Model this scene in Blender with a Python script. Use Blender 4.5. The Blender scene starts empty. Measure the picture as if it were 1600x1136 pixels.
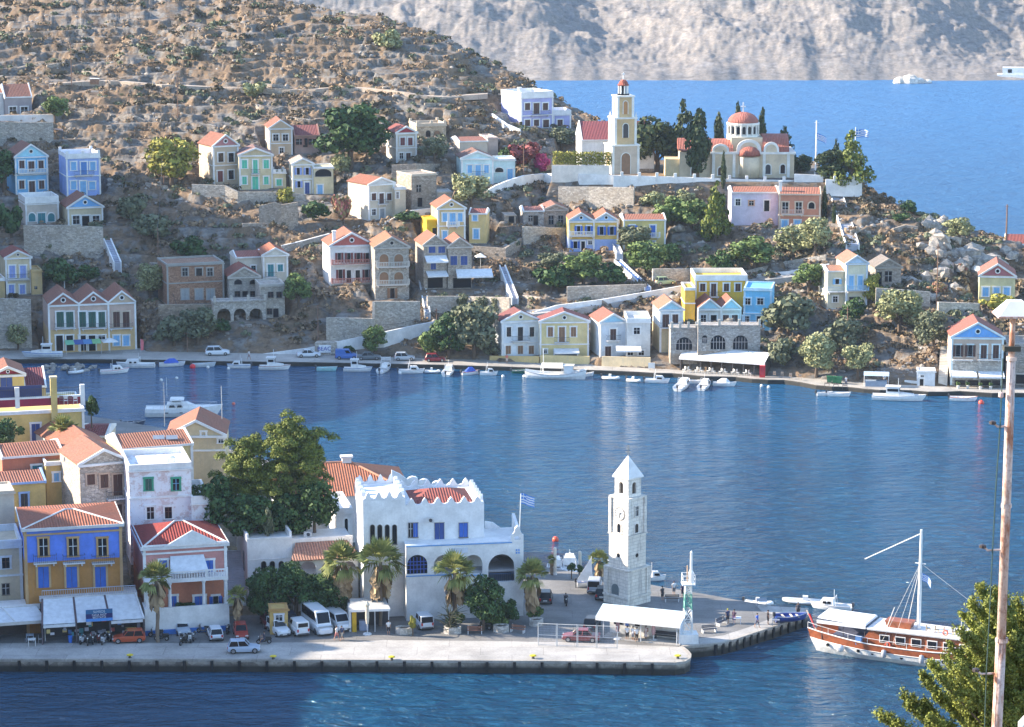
import bpy, math, random
import numpy as np
from mathutils import Vector, Matrix
R = math.radians
random.seed(7)
SC = bpy.context.scene
# camera, light, exposure
CAMH, F, PITCH = 91.0, 4200.0, R(10.55)
W0, H0 = 1600.0, 1136.0
cam = bpy.data.cameras.new('camera'); cam.sensor_width = 36; cam.lens = F / W0 * 36
cam.clip_start = 0.5; cam.clip_end = 6000
camo = bpy.data.objects.new('camera', cam); SC.collection.objects.link(camo)
camo.location = (0, 0, CAMH); camo.rotation_euler = (R(90) - PITCH, 0, 0)
SC.camera = camo
SC.render.resolution_x, SC.render.resolution_y = 1024, 727
SUN_EL, SUN_AZ = R(25), R(278)      # azimuth measured clockwise from +Y (north)
w = bpy.data.worlds.new('World'); SC.world = w; w.use_nodes = True
nt = w.node_tree; bg = nt.nodes['Background']
sky = nt.nodes.new('ShaderNodeTexSky'); sky.sky_type = 'NISHITA'; sky.sun_disc = False
sky.sun_elevation = SUN_EL; sky.sun_rotation = SUN_AZ
sky.air_density = 1.0; sky.dust_density = 0.4; sky.ozone_density = 2.2
nt.links.new(sky.outputs[0], bg.inputs[0]); bg.inputs[1].default_value = 0.15
sl = bpy.data.lights.new('sun', 'SUN'); sl.energy = 4.7; sl.angle = R(0.5); sl.color = (1.0, 0.86, 0.68)
so = bpy.data.objects.new('sun', sl); SC.collection.objects.link(so)
sd = Vector((math.sin(SUN_AZ) * math.cos(SUN_EL), math.cos(SUN_AZ) * math.cos(SUN_EL), math.sin(SUN_EL)))
so.rotation_euler = sd.to_track_quat('Z', 'Y').to_euler(); so.location = (0, 0, 300)
vs = SC.view_settings; vs.view_transform = 'Standard'; vs.look = 'None'; vs.exposure = 1.74; vs.gamma = 1; vs.use_curve_mapping = False
try:
 SC.cycles.max_bounces = 6; SC.cycles.transparent_max_bounces = 6; SC.cycles.volume_bounces = 0
except Exception: pass
# projection helpers (photograph pixels <-> metres)
cP, sP = math.cos(PITCH), math.sin(PITCH)
CAM = Vector((0, 0, CAMH))
def ray(px, py):
 a, b = (px - W0 / 2) / F, (H0 / 2 - py) / F
 return Vector((a, cP + b * sP, -sP + b * cP))
def atD(px, py, D):
 r = ray(px, py); return CAM + r * (D / r.y)
def atZ(px, py, z=0.0):
 r = ray(px, py); return CAM + r * ((z - CAMH) / r.z)
def scale_at(p):
 return F / (p[1] * cP + (CAMH - p[2]) * sP)
def proj(p):
 X, Y, Z = p[0], p[1], p[2] - CAMH
 c = Y * cP - Z * sP; u = Y * sP + Z * cP
 return (W0 / 2 + F * X / c, H0 / 2 - F * u / c)
# mesh builder
COL = SC.collection
class MB:
 def __init__(s): s.v = []; s.f = []
 def poly(s, pts):
  n = len(s.v); s.v += [tuple(p) for p in pts]; s.f.append(tuple(range(n, n + len(pts)))); return s
 def box(s, x0, x1, y0, y1, z0, z1):
  n = len(s.v)
  s.v += [(x0,y0,z0),(x1,y0,z0),(x1,y1,z0),(x0,y1,z0),(x0,y0,z1),(x1,y0,z1),(x1,y1,z1),(x0,y1,z1)]
  s.f += [tuple(n+i for i in q) for q in ((0,3,2,1),(4,5,6,7),(0,1,5,4),(1,2,6,5),(2,3,7,6),(3,0,4,7))]; return s
 def hexa(s, b, t):
  n = len(s.v); s.v += [tuple(p) for p in b] + [tuple(p) for p in t]; k = len(b)
  s.f.append(tuple(n + i for i in reversed(range(k)))); s.f.append(tuple(n + k + i for i in range(k)))
  for i in range(k): j = (i + 1) % k; s.f.append((n+i, n+j, n+k+j, n+k+i))
  return s
 def _pr(s, pts, y0, y1):
  n = len(s.v); k = len(pts)
  s.v += [(x, y0, z) for x, z in pts] + [(x, y1, z) for x, z in pts]
  s.f.append(tuple(n + i for i in range(k))); s.f.append(tuple(n + k + i for i in reversed(range(k))))
  for i in range(k): j = (i + 1) % k; s.f.append((n+j, n+i, n+k+i, n+k+j))
  return s
 def tube(s, path, r, n=6, cap=True):
  path = [Vector(p) for p in path]; rs = r if isinstance(r, (list, tuple)) else [r] * len(path)
  base = len(s.v); m = len(path)
  for i, p in enumerate(path):
   t = (path[min(i + 1, m - 1)] - path[max(i - 1, 0)]).normalized()
   a = Vector((0, 0, 1)) if abs(t.z) < 0.9 else Vector((1, 0, 0))
   u = t.cross(a).normalized(); q = t.cross(u)
   for k in range(n):
    an = 2 * math.pi * k / n
    s.v.append(tuple(p + (u * math.cos(an) + q * math.sin(an)) * rs[i]))
  for i in range(m - 1):
   for k in range(n):
    k2 = (k + 1) % n
    s.f.append((base+i*n+k, base+i*n+k2, base+(i+1)*n+k2, base+(i+1)*n+k))
  if cap:
   s.f.append(tuple(base + k for k in reversed(range(n)))); s.f.append(tuple(base + (m-1)*n + k for k in range(n)))
  return s
 def lathe(s, prof, c=(0, 0, 0), n=12, sx=1, sy=1):   # prof: (r,z)
  base = len(s.v); m = len(prof)
  for r, z in prof:
   for k in range(n):
    an = 2 * math.pi * (k + .5) / n
    s.v.append((c[0] + r * math.cos(an) * sx, c[1] + r * math.sin(an) * sy, c[2] + z))
  for i in range(m - 1):
   for k in range(n):
    k2 = (k + 1) % n
    s.f.append((base+i*n+k, base+i*n+k2, base+(i+1)*n+k2, base+(i+1)*n+k))
  s.f.append(tuple(base + k for k in reversed(range(n)))); s.f.append(tuple(base + (m-1)*n + k for k in range(n)))
  return s
 def ball(s, c, rx, ry=None, rz=None, n=10, m=6):
  ry = ry or rx; rz = rz or rx
  prof = [(max(1e-3, math.sin(math.pi * i / m)), -math.cos(math.pi * i / m) * rz) for i in range(m + 1)]
  return s.lathe(prof, c, n, rx, ry)
 def disc(s, c, r, y0, y1, n=14, sx=1, sz=1):
  return s._pr([(c[0] + r*sx*math.cos(2*math.pi*k/n), c[1] + r*sz*math.sin(2*math.pi*k/n)) for k in range(n)], y0, y1)
 def loft(s, secs, cap=True, close=True):
  base = len(s.v); n = len(secs[0]); m = len(secs)
  for q in secs: s.v += [tuple(p) for p in q]
  for i in range(m - 1):
   for k in range(n if close else n - 1):
    k2 = (k + 1) % n
    s.f.append((base+i*n+k, base+i*n+k2, base+(i+1)*n+k2, base+(i+1)*n+k))
  if cap:
   s.f.append(tuple(base + k for k in reversed(range(n)))); s.f.append(tuple(base + (m-1)*n + k for k in range(n)))
  return s
 def build(s, name, material, parent=None, smooth=False, uv=True, loc=None, rz=0):
  me = bpy.data.meshes.new(name); me.from_pydata(s.v, [], s.f)
  if uv and me.polygons:
   ul = me.uv_layers.new(name='UVMap'); co = [0.0] * (2 * len(me.loops)); vv = s.v; i = 0
   for p in me.polygons:
    n = p.normal
    if abs(n.z) > .995: a = Vector((1, 0, 0)); b = Vector((0, 1, 0))
    else:
     a = Vector((0, 0, 1)).cross(n).normalized(); b = n.cross(a)
    for vi in p.vertices:
     q = vv[vi]; co[i] = q[0]*a.x + q[1]*a.y + q[2]*a.z; co[i+1] = q[0]*b.x + q[1]*b.y + q[2]*b.z; i += 2
   ul.data.foreach_set('uv', co)
  if material: me.materials.append(material)
  if smooth: me.polygons.foreach_set('use_smooth', [True] * len(me.polygons))
  o = bpy.data.objects.new(name, me); COL.objects.link(o)
  if parent: o.parent = parent
  if loc is not None: o.location = loc
  if rz: o.rotation_euler.z = rz
  return o
def tag(o, label=None, cat=None, group=None, kind=None):
 if label: o['label'] = label
 if cat: o['category'] = cat
 if group: o['group'] = group
 if kind: o['kind'] = kind
 return o
def thing(name, loc, rz=0, label=None, cat=None, group=None):
 o = bpy.data.objects.new(name, None); COL.objects.link(o); o.empty_display_size = .3
 o.location = loc; o.rotation_euler = (0, 0, rz); tag(o, label, cat, group); return o
# procedural materials
MC = {}
def newmat(key):
 m = bpy.data.materials.new(key); m.use_nodes = True; nt = m.node_tree
 b = nt.nodes['Principled BSDF']; MC[key] = m; return m, nt, b
def N(nt, t, **k):
 n = nt.nodes.new(t)
 for a, v in k.items():
  if a[0] == '_': n.inputs[a[1:].replace('_', ' ')].default_value = v
  else: setattr(n, a, v)
 return n
def coords(nt, uv=False, rnd=True):
 tc = N(nt, 'ShaderNodeTexCoord')
 if not rnd: return tc.outputs['UV' if uv else 'Object']
 oi = N(nt, 'ShaderNodeObjectInfo'); ml = N(nt, 'ShaderNodeMath', operation='MULTIPLY'); ml.inputs[1].default_value = 97
 nt.links.new(oi.outputs['Random'], ml.inputs[0])
 ad = N(nt, 'ShaderNodeVectorMath', operation='ADD'); nt.links.new(tc.outputs['UV' if uv else 'Object'], ad.inputs[0]); nt.links.new(ml.outputs[0], ad.inputs[1])
 return ad.outputs[0]
def noise(nt, co, sc, det=4, rough=.55, dist=0):
 n = N(nt, 'ShaderNodeTexNoise'); n.inputs['Scale'].default_value = sc; n.inputs['Detail'].default_value = det
 n.inputs['Roughness'].default_value = rough; n.inputs['Distortion'].default_value = dist
 if co is not None: nt.links.new(co, n.inputs['Vector'])
 return n.outputs[0]
def ramp(nt, fac, stops):
 r = N(nt, 'ShaderNodeValToRGB'); e = r.color_ramp.elements
 while len(e) < len(stops): e.new(.5)
 for i, (p, c) in enumerate(stops):
  e[i].position = p; e[i].color = (c, c, c, 1) if isinstance(c, (int, float)) else (c[0], c[1], c[2], 1)
 nt.links.new(fac, r.inputs[0]); return r.outputs[0]
def mix(nt, fac, a, b, mode='MIX'):
 m = N(nt, 'ShaderNodeMix', data_type='RGBA', blend_type=mode)
 for sock, v in ((0, fac), (6, a), (7, b)):
  if hasattr(v, 'is_linked'): nt.links.new(v, m.inputs[sock])
  elif isinstance(v, (int, float)): m.inputs[sock].default_value = v if sock == 0 else (v, v, v, 1)
  else: m.inputs[sock].default_value = (v[0], v[1], v[2], 1)
 return m.outputs[2]
def bump(nt, b, h, strength=.3, dist=.05):
 bn = N(nt, 'ShaderNodeBump'); bn.inputs['Strength'].default_value = strength; bn.inputs['Distance'].default_value = dist
 nt.links.new(h, bn.inputs['Height']); nt.links.new(bn.outputs[0], b.inputs['Normal'])
def scl(c, k): return tuple(min(1, x * k) for x in c)
def plaster(c, dirt=.5):
 key = 'plaster_%.2f_%.2f_%.2f' % c
 if key in MC: return MC[key]
 g = sum(c)/3; c = tuple(min(.84, max(.02, g + (x-g)*1.22)*1.08) for x in c)
 m, nt, b = newmat(key); co = coords(nt)
 big = noise(nt, co, .45, 5, .65); fine = noise(nt, co, 5, 3)
 mp = N(nt, 'ShaderNodeMapping'); mp.inputs['Scale'].default_value = (2.2, 2.2, .25); nt.links.new(co, mp.inputs['Vector'])
 stk = noise(nt, mp.outputs[0], 1.2, 4, .6)
 grey = sum(c) / 3
 dc = tuple(.55 * x + .25 * grey for x in c)
 col = mix(nt, ramp(nt, big, [(.36, 0), (.66, 1)]), c, scl(c, .74))
 col = mix(nt, ramp(nt, stk, [(.52, 0), (.78, dirt * 1.5)]), col, dc)
 col = mix(nt, .5, col, mix(nt, 1.0, col, ramp(nt, fine, [(.3, .82), (.7, 1.0)]), 'MULTIPLY'))
 nt.links.new(col, b.inputs['Base Color']); b.inputs['Roughness'].default_value = .85
 bump(nt, b, fine, .25, .03); return m
def peeling():
 m, nt, b = newmat('peeling_plaster'); co = coords(nt); big = noise(nt, co, .55, 7, .72); z = noise(nt, co, 2.4, 6, .75)
 col = mix(nt, ramp(nt, big, [(.50, 0), (.56, .75)]), (.74,.75,.78), (.55,.42,.40)); col = mix(nt, ramp(nt, z, [(.58, 0), (.64, .8)]), col, (.42,.33,.30))
 nt.links.new(col, b.inputs['Base Color']); b.inputs['Roughness'].default_value = .9; bump(nt, b, z, .3, .04); return m
def plain(c, rough=.6, metal=0, var=.12, key=None):
 key = key or 'paint_%.2f_%.2f_%.2f_%.1f_%d' % (c + (rough, metal))
 if key in MC: return MC[key]
 m, nt, b = newmat(key); co = coords(nt); nz = noise(nt, co, 1.8, 4)
 col = mix(nt, ramp(nt, nz, [(.35, 0), (.7, 1)]), c, scl(c, 1 - var * 1.6))
 nt.links.new(col, b.inputs['Base Color']); b.inputs['Roughness'].default_value = rough; b.inputs['Metallic'].default_value = metal
 return m
def stone(c=(.36, .31, .26), sc=2.3, key=None, mort=.55):
 key = key or 'stone_%.2f_%.2f_%.2f' % c
 if key in MC: return MC[key]
 m, nt, b = newmat(key); co = coords(nt)
 mp = N(nt, 'ShaderNodeMapping'); mp.inputs['Scale'].default_value = (1, 1, 1.7); nt.links.new(co, mp.inputs['Vector'])
 v = N(nt, 'ShaderNodeTexVoronoi'); v.inputs['Scale'].default_value = sc; nt.links.new(mp.outputs[0], v.inputs['Vector'])
 e = N(nt, 'ShaderNodeTexVoronoi', feature='DISTANCE_TO_EDGE'); e.inputs['Scale'].default_value = sc; nt.links.new(mp.outputs[0], e.inputs['Vector'])
 sep = N(nt, 'ShaderNodeSeparateColor'); nt.links.new(v.outputs['Color'], sep.inputs[0])
 col = mix(nt, sep.outputs[0], scl(c, .62), scl(c, 1.35))
 col = mix(nt, ramp(nt, noise(nt, co, .5, 4), [(.35, 0), (.7, .6)]), col, (c[0] * .8, c[1] * .72, c[2] * .6))
 col = mix(nt, ramp(nt, e.outputs[0], [(.0, .75), (.09, 0)]), col, scl(c, mort))
 nt.links.new(col, b.inputs['Base Color']); b.inputs['Roughness'].default_value = .9
 bump(nt, b, ramp(nt, e.outputs[0], [(0, 0), (.15, 1)]), .6, .08); return m
def ashlar(c=(.62, .58, .52), key='ashlar'):
 if key in MC: return MC[key]
 m, nt, b = newmat(key); co = coords(nt, uv=True, rnd=False)
 br = N(nt, 'ShaderNodeTexBrick'); br.inputs['Scale'].default_value = 1; br.inputs['Brick Width'].default_value = 1.1; br.inputs['Row Height'].default_value = .42
 br.inputs['Mortar Size'].default_value = .025; br.inputs['Color1'].default_value = (*c, 1); br.inputs['Color2'].default_value = (*scl(c, .84), 1); br.inputs['Mortar'].default_value = (*scl(c, .6), 1)
 nt.links.new(co, br.inputs['Vector'])
 ob = coords(nt, rnd=False)
 mp = N(nt, 'ShaderNodeMapping'); mp.inputs['Scale'].default_value = (1.4, 1.4, .22); nt.links.new(ob, mp.inputs['Vector'])
 col = mix(nt, ramp(nt, noise(nt, mp.outputs[0], 1.1, 6, .7), [(.5, 0), (.68, .75)]), br.outputs[0], (.26, .24, .23))
 col = mix(nt, ramp(nt, noise(nt, ob, 2.5, 4), [(.5, 0), (.8, .4)]), col, (.45, .38, .3))
 nt.links.new(col, b.inputs['Base Color']); b.inputs['Roughness'].default_value = .85
 bump(nt, b, br.outputs[1], .4, -.05); return m
def tiles(c=(.42, .12, .055), key=None):
 key = key or 'tiles_%.2f_%.2f' % (c[0], c[1])
 if key in MC: return MC[key]
 c = (c[0]*.80, c[1]*.66, c[2]*.62); m, nt, b = newmat(key); uv = coords(nt, uv=True, rnd=False); co = coords(nt)
 wv = N(nt, 'ShaderNodeTexWave', wave_type='BANDS', bands_direction='X', wave_profile='SIN'); wv.inputs['Scale'].default_value = .95
 nt.links.new(uv, wv.inputs['Vector'])
 w2 = N(nt, 'ShaderNodeTexWave', wave_type='BANDS', bands_direction='Y', wave_profile='SAW'); w2.inputs['Scale'].default_value = .8; nt.links.new(uv, w2.inputs['Vector'])
 nz = noise(nt, co, 3.5, 4, .7)
 col = mix(nt, ramp(nt, nz, [(.3, 0), (.75, 1)]), scl(c, .7), (min(1, c[0]*1.35), c[1]*1.7, c[2]*1.9))
 col = mix(nt, ramp(nt, noise(nt, co, .6, 4), [(.45, 0), (.75, .5)]), col, (c[0]*.62, c[1]*1.1, c[2]*1.4))
 col = mix(nt, ramp(nt, wv.outputs[1], [(.0, .55), (.45, 0)]), col, scl(c, .35))
 nt.links.new(col, b.inputs['Base Color']); b.inputs['Roughness'].default_value = .85
 ad = N(nt, 'ShaderNodeMath', operation='ADD'); nt.links.new(wv.outputs[1], ad.inputs[0])
 m2 = N(nt, 'ShaderNodeMath', operation='MULTIPLY'); m2.inputs[1].default_value = .5; nt.links.new(w2.outputs[1], m2.inputs[0]); nt.links.new(m2.outputs[0], ad.inputs[1])
 bump(nt, b, ad.outputs[0], .9, .12); return m
def glass():
 if 'glass_dark' in MC: return MC['glass_dark']
 m, nt, b = newmat('glass_dark'); b.inputs['Base Color'].default_value = (.010, .012, .018, 1); b.inputs['Roughness'].default_value = .16; b.inputs['Specular IOR Level'].default_value = .3; return m
def leafmat(c, c2, key, hue=.5):
 if key in MC: return MC[key]
 m, nt, b = newmat(key); g = N(nt, 'ShaderNodeNewGeometry'); co = coords(nt)
 col = mix(nt, g.outputs['Random Per Island'], c, c2)
 col = mix(nt, ramp(nt, noise(nt, co, 1.3, 3), [(.42, 0), (.68, .7)]), col, scl(c2, 1.25))
 nt.links.new(col, b.inputs['Base Color']); b.inputs['Roughness'].default_value = .65
 b.inputs['Specular IOR Level'].default_value = .25
 return m
WHITE = (.80, .79, .77); TILE = (.36, .15, .095)
# vectorised gradient noise
_rs = np.random.RandomState(3); _perm = _rs.permutation(512)
_perm = np.concatenate([_perm, _perm]); _gr = _rs.uniform(0, 2 * np.pi, 1024)
def pn(x, y):
 xi = np.floor(x).astype(int); yi = np.floor(y).astype(int); xf = x - xi; yf = y - yi
 u = xf*xf*xf*(xf*(xf*6-15)+10); v = yf*yf*yf*(yf*(yf*6-15)+10)
 def g(ix, iy, dx, dy):
  a = _gr[_perm[(_perm[ix % 512] + iy) % 512]]; return np.cos(a)*dx + np.sin(a)*dy
 a = g(xi, yi, xf, yf); b = g(xi+1, yi, xf-1, yf); c = g(xi, yi+1, xf, yf-1); d = g(xi+1, yi+1, xf-1, yf-1)
 return (a*(1-u)+b*u)*(1-v) + (c*(1-u)+d*u)*v
def fbm(x, y, oct=5, gain=.5, lac=2.03, ridged=False):
 t = 0; a = 1.0
 for i in range(oct):
  n = pn(x + i*17.3, y - i*9.1)
  if ridged: n = .5 - np.abs(n) * 1.6
  t = t + a*n; a *= gain; x = x*lac; y = y*lac
 return t
def grid_mesh(name, X, Y, Z, material, smooth=False):
 nr, nc = X.shape
 V = np.stack([X, Y, Z], -1).reshape(-1, 3)
 idx = np.arange(nr*nc).reshape(nr, nc)
 Fq = np.stack([idx[:-1,:-1], idx[:-1,1:], idx[1:,1:], idx[1:,:-1]], -1).reshape(-1, 4)
 me = bpy.data.meshes.new(name); me.vertices.add(len(V)); me.vertices.foreach_set('co', V.ravel())
 me.loops.add(Fq.size); me.loops.foreach_set('vertex_index', Fq.ravel().astype(np.int32))
 me.polygons.add(len(Fq)); me.polygons.foreach_set('loop_start', np.arange(0, Fq.size, 4, dtype=np.int32))
 me.polygons.foreach_set('loop_total', np.full(len(Fq), 4, dtype=np.int32))
 if smooth: me.polygons.foreach_set('use_smooth', np.ones(len(Fq), dtype=bool))
 me.update(calc_edges=True); me.validate(); me.materials.append(material)
 o = bpy.data.objects.new(name, me); COL.objects.link(o); return o
# the far hillside, defined by its quay line and its ridge
QZ = .8
T_back = [(-900,548),(0,548),(200,549),(300,550),(480,554),(700,561),(800,563),(900,568),(1000,575),(1100,580),(1200,586),(1300,594),(1400,602),(1500,604),(1600,606),(2100,606)]
T_edge = [(-900,561),(0,561),(150,561),(250,562),(330,564),(500,566),(700,570),(800,573),(900,577),(980,580),(1100,586),(1220,594),(1300,604),(1400,609),(1460,611),(1600,615),(2100,617)]
T_ridge = [(-900,730,-70),(0,720,-50),(200,700,-35),(300,690,-22),(430,675,0),(500,668,12),(580,660,25),(650,650,45),(700,645,62),(730,642,80),(770,638,100),(820,632,125),(850,628,145),(905,622,172),(960,610,195),(1000,596,222),(1040,584,250),(1290,577,266),(1345,562,290),(1420,548,325),(1480,542,350),(1520,540,366),(1600,538,388),(2100,530,420)]
_bx = [a[0] for a in T_back]; _bD = [atZ(a[0], a[1], QZ).y for a in T_back]
_ex = [a[0] for a in T_edge]; _eD = [atZ(a[0], a[1], QZ).y for a in T_edge]
_rx = [a[0] for a in T_ridge]; _rD = [a[1] for a in T_ridge]; _rz = [atD(a[0], a[2], a[1]).z for a in T_ridge]
def hillz(px, D):
 Db = np.interp(px, _bx, _bD); Dr = np.interp(px, _rx, _rD); zr = np.interp(px, _rx, _rz)
 t = (D - Db) / (Dr - Db); tc = np.clip(t, 0, 1)
 z = QZ + .15 + (zr - QZ - .15) * (tc ** .88)
 z = np.where(D < Db, QZ - .25 + np.clip((D - Db) / 4, -1, 0) * 4, z)
 back = np.clip(D - Dr, 0, None)
 return np.where(D > Dr, zr - back * .34 - back**2*.002, z)
def hit(px, py):
 """first point of the smooth hillside along the sight line of a photograph pixel"""
 Db = float(np.interp(px, _bx, _bD)); Dr = float(np.interp(px, _rx, _rD))
 prev = None
 for D in np.arange(Db, Dr + 3, .5):
  z = atD(px, py, D).z - float(hillz(px, D))
  if z <= 0: return atD(px, py, D)
 return atD(px, py, Dr)
PADS = []   # (cx, cy, ux, uy, halfwidth, y0, y1, z) flattened building plots
# building kit
def frame_of(xc, yb, D=None, Z=None, phi=8):
 """base point and axes of a facade whose bottom centre shows at pixel (xc, yb); phi turns it to show its left side"""
 if Z is not None: p = atZ(xc, yb, Z)
 elif D is not None: p = atD(xc, yb, D)
 else: p = hit(xc, yb)
 yaw = -math.atan2(p.x, p.y) + R(phi)
 u = Vector((math.cos(yaw), math.sin(yaw), 0)); n = Vector((math.sin(yaw), -math.cos(yaw), 0))
 return p, yaw, u, n
class Fac:
 def __init__(s, xc, yb, D=None, Z=None, phi=8):
  s.p, s.yaw, s.u, s.n = frame_of(xc, yb, D, Z, phi)
 def uv(s, px, py, off=0.0):
  r = ray(px, py); t = ((s.p + s.n * off - CAM).dot(s.n)) / r.dot(s.n); h = CAM + r * t
  return (h - s.p).dot(s.u), h.z - s.p.z
 def rect(s, x0, x1, y0, y1, off=0.0):
  xm, ym = (x0 + x1) / 2, (y0 + y1) / 2
  return s.uv(x0, ym, off)[0], s.uv(x1, ym, off)[0], s.uv(xm, y1, off)[1], s.uv(xm, y0, off)[1]
def archpts(u0, u1, v0, v1, n=8, k=1.0):
 r = (u1 - u0) / 2; c = (u0 + u1) / 2; h = min(r * k, (v1 - v0) * .6)
 return [(u0, v0), (u1, v0)] + [(c + r * math.cos(math.pi * i / n), v1 - h + h * math.sin(math.pi * i / n)) for i in range(n + 1)]
SHUT = {'br': (.075,.03,.022), 'rd': (.17,.04,.04), 'bl': (.07,.22,.55), 'lb': (.18,.42,.70), 'tl': (.03,.20,.24), 'gn': (.10,.50,.34),
  'dk': (.05,.045,.05), 'lv': (.25,.33,.66), 'wo': (.24,.13,.07), 'dg': (.02,.09,.07), 'nb': (.03,.07,.25), 'rb': (.035,.13,.50), 'wh': (.7,.72,.74), 'gr': (.3,.32,.33), 'or': (.45,.22,.08)}
def opening(root, kind, u0, u1, v0, v1, col='dk', trim=WHITE, y=0.0, tw=.24, label=None):
 """window or door: raised surround > pane or shutters"""
 door = kind in 'dD'
 arch = kind in 'aA'
 f = MB(); t = tw if trim else .05
 tc = trim or (.2, .18, .16)
 if arch:
  n = 8; r = (u1-u0)/2; c = (u0+u1)/2; h = min(r, (v1-v0)*.6)
  inn = [(c + r*math.cos(math.pi*i/n), v1-h + h*math.sin(math.pi*i/n)) for i in range(n+1)]
  out = [(c + (r+t)*math.cos(math.pi*i/n), v1-h + (h+t)*math.sin(math.pi*i/n)) for i in range(n+1)]
  for i in range(n): f._pr([inn[i], out[i], out[i+1], inn[i+1]], y-.1, y+.02)
  f.box(u0-t, u0, y-.1, y+.02, v0, v1-h); f.box(u1, u1+t, y-.1, y+.02, v0, v1-h); f.box(u0-t-.04, u1+t+.04, y-.14, y+.02, v0-.1, v0)
 else:
  f.box(u0-t, u0, y-.1, y+.02, v0, v1); f.box(u1, u1+t, y-.1, y+.02, v0, v1); f.box(u0-t-.05, u1+t+.05, y-.13, y+.02, v1, v1+t)
  if not door: f.box(u0-t-.05, u1+t+.05, y-.15, y+.02, v0-.1, v0)
 fr = f.build('door' if door else 'window', plaster(tc) if trim else plain(tc), root)
 if label: fr['label'] = label
 if arch: MB()._pr(archpts(u0, u1, v0, v1), y-.025, y+.01).build('pane', glass() if kind == 'a' else plain(SHUT[col]), fr)
 else:
  c = (u0+u1)/2
  if kind in 'sd':
   m = MB(); m.box(u0, c-.02, y-.06, y+.01, v0, v1); m.box(c+.02, u1, y-.06, y+.01, v0, v1)
   m.build('door_leaf' if door else 'shutter', plain(SHUT[col]), fr)
  else:
   MB().box(u0, u1, y-.02, y+.01, v0, v1).build('pane', glass(), fr)
   if kind == 'w':
    m = MB(); m.box(c-.04, c+.04, y-.05, y-.022, v0, v1); m.box(u0, u1, y-.045, y-.022, (v0+v1)/2+.1, (v0+v1)/2+.17); m.build('glazing_bar', plain(SHUT[col] if col != 'dk' else (.5,.5,.5)), fr)
   if kind == 'o':
    w2 = (u1-u0)*.48
    for a, b_ in ((u0-t-w2*.75, u0-t*.2), (u1+t*.2, u1+t+w2*.75)): MB().box(a, b_, y-.16, y-.12, v0, v1).build('shutter', plain(SHUT[col]), fr)
 return fr
def balcony(root, u0, u1, v, d=.9, y=0.0, h=.95, style='iron', col=None, slab=None):
 s = MB().box(u0, u1, y-d, y, v-.14, v)
 for k in (u0+.25, u1-.4): s._pr([(k, v-.5), (k+.15, v-.5), (k+.15, v-.14), (k, v-.14)], y-d*.55, y)
 b = s.build('balcony', plaster(slab or (.7,.69,.68)), root)
 r = MB(); yy = y-d+.03
 if style == 'iron':
  c = col or (.06,.065,.08)
  r.box(u0, u1, yy-.025, yy+.025, v+h-.05, v+h); r.box(u0, u1, yy-.02, yy+.02, v+.1, v+.14)
  n = max(4, int((u1-u0)/.22))
  for i in range(n+1): q = u0 + (u1-u0)*i/n; r.box(q-.014, q+.014, yy-.014, yy+.014, v, v+h)
  for q in (u0, u1): r.box(q-.02, q+.02, yy, y, v+h-.05, v+h); r.box(q-.015, q+.015, yy, y, v+.35, v+.39)
 else:
  c = col or WHITE
  r.box(u0, u1, yy-.06, yy+.06, v+h-.12, v+h); r.box(u0, u1, yy-.05, yy+.05, v, v+.14)
  n = max(3, int((u1-u0)/.3))
  for i in range(n+1): q = u0 + (u1-u0)*i/n; r.box(q-.06, q+.06, yy-.05, yy+.05, v, v+h)
  for q in (u0, u1): r.box(q-.14, q+.14, yy-.12, yy+.12, v, v+h+.12)
 r.build('railing', plain(c), b); return b
def gable_parts(root, u0, u1, ve, va, dep, rc, trim, ped, y=0.0, oc=True, ov=.25, wallm=None, oy=.0):
 """tympanum, raking cornice and the two roof slopes over one facade bay"""
 c = (u0+u1)/2; hw = (u1-u0)/2; sl = (va-ve)/hw
 m = MB()
 e = ov
 for sgn in (-1, 1):
  A = (c + sgn*(hw+e), ve - sl*e); B = (c, va)
  q = [(A[0], A[1]), (B[0], B[1]), (B[0], B[1]+.16), (A[0], A[1]+.16)]
  if sgn > 0: q = q[::-1]
  m._pr(q, y-.12+oy, y+dep+.2)
 roof = m.build('roof', rc, root)
 t = MB(); tk = .26
 for sgn in (-1, 1):
  A = (c + sgn*(hw+e+.05), ve - sl*(e+.05)); B = (c, va)
  q = [(A[0], A[1]-.12), (B[0], B[1]-.12), (B[0], B[1]+.24), (A[0], A[1]+.24)]
  if sgn > 0: q = q[::-1]
  t._pr(q, y-.32, y-.122+oy)
 t.box(u0-e, u1+e, y-.3, y-.003, ve-.34, ve-.06)
 t.build('cornice', plaster(trim), root)
 if ped:
  MB()._pr([(u0+.35, ve+.03), (u1-.35, ve+.03), (c, va-.28)], y-.05, y-.003).build('pediment', plaster(ped) if isinstance(ped, tuple) else ped, root)
 if oc:
  v = ve + (va-ve)*.42; r = min(.32, (va-ve)*.17)
  o = MB().disc((c, v), r*1.6, y-.12, y-.04, 12).build('round_window', plaster(trim), root)
  MB().disc((c, v), r, y-.14, y-.118, 12).build('pane', glass(), o)
 return roof
HOUSES = []
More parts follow.
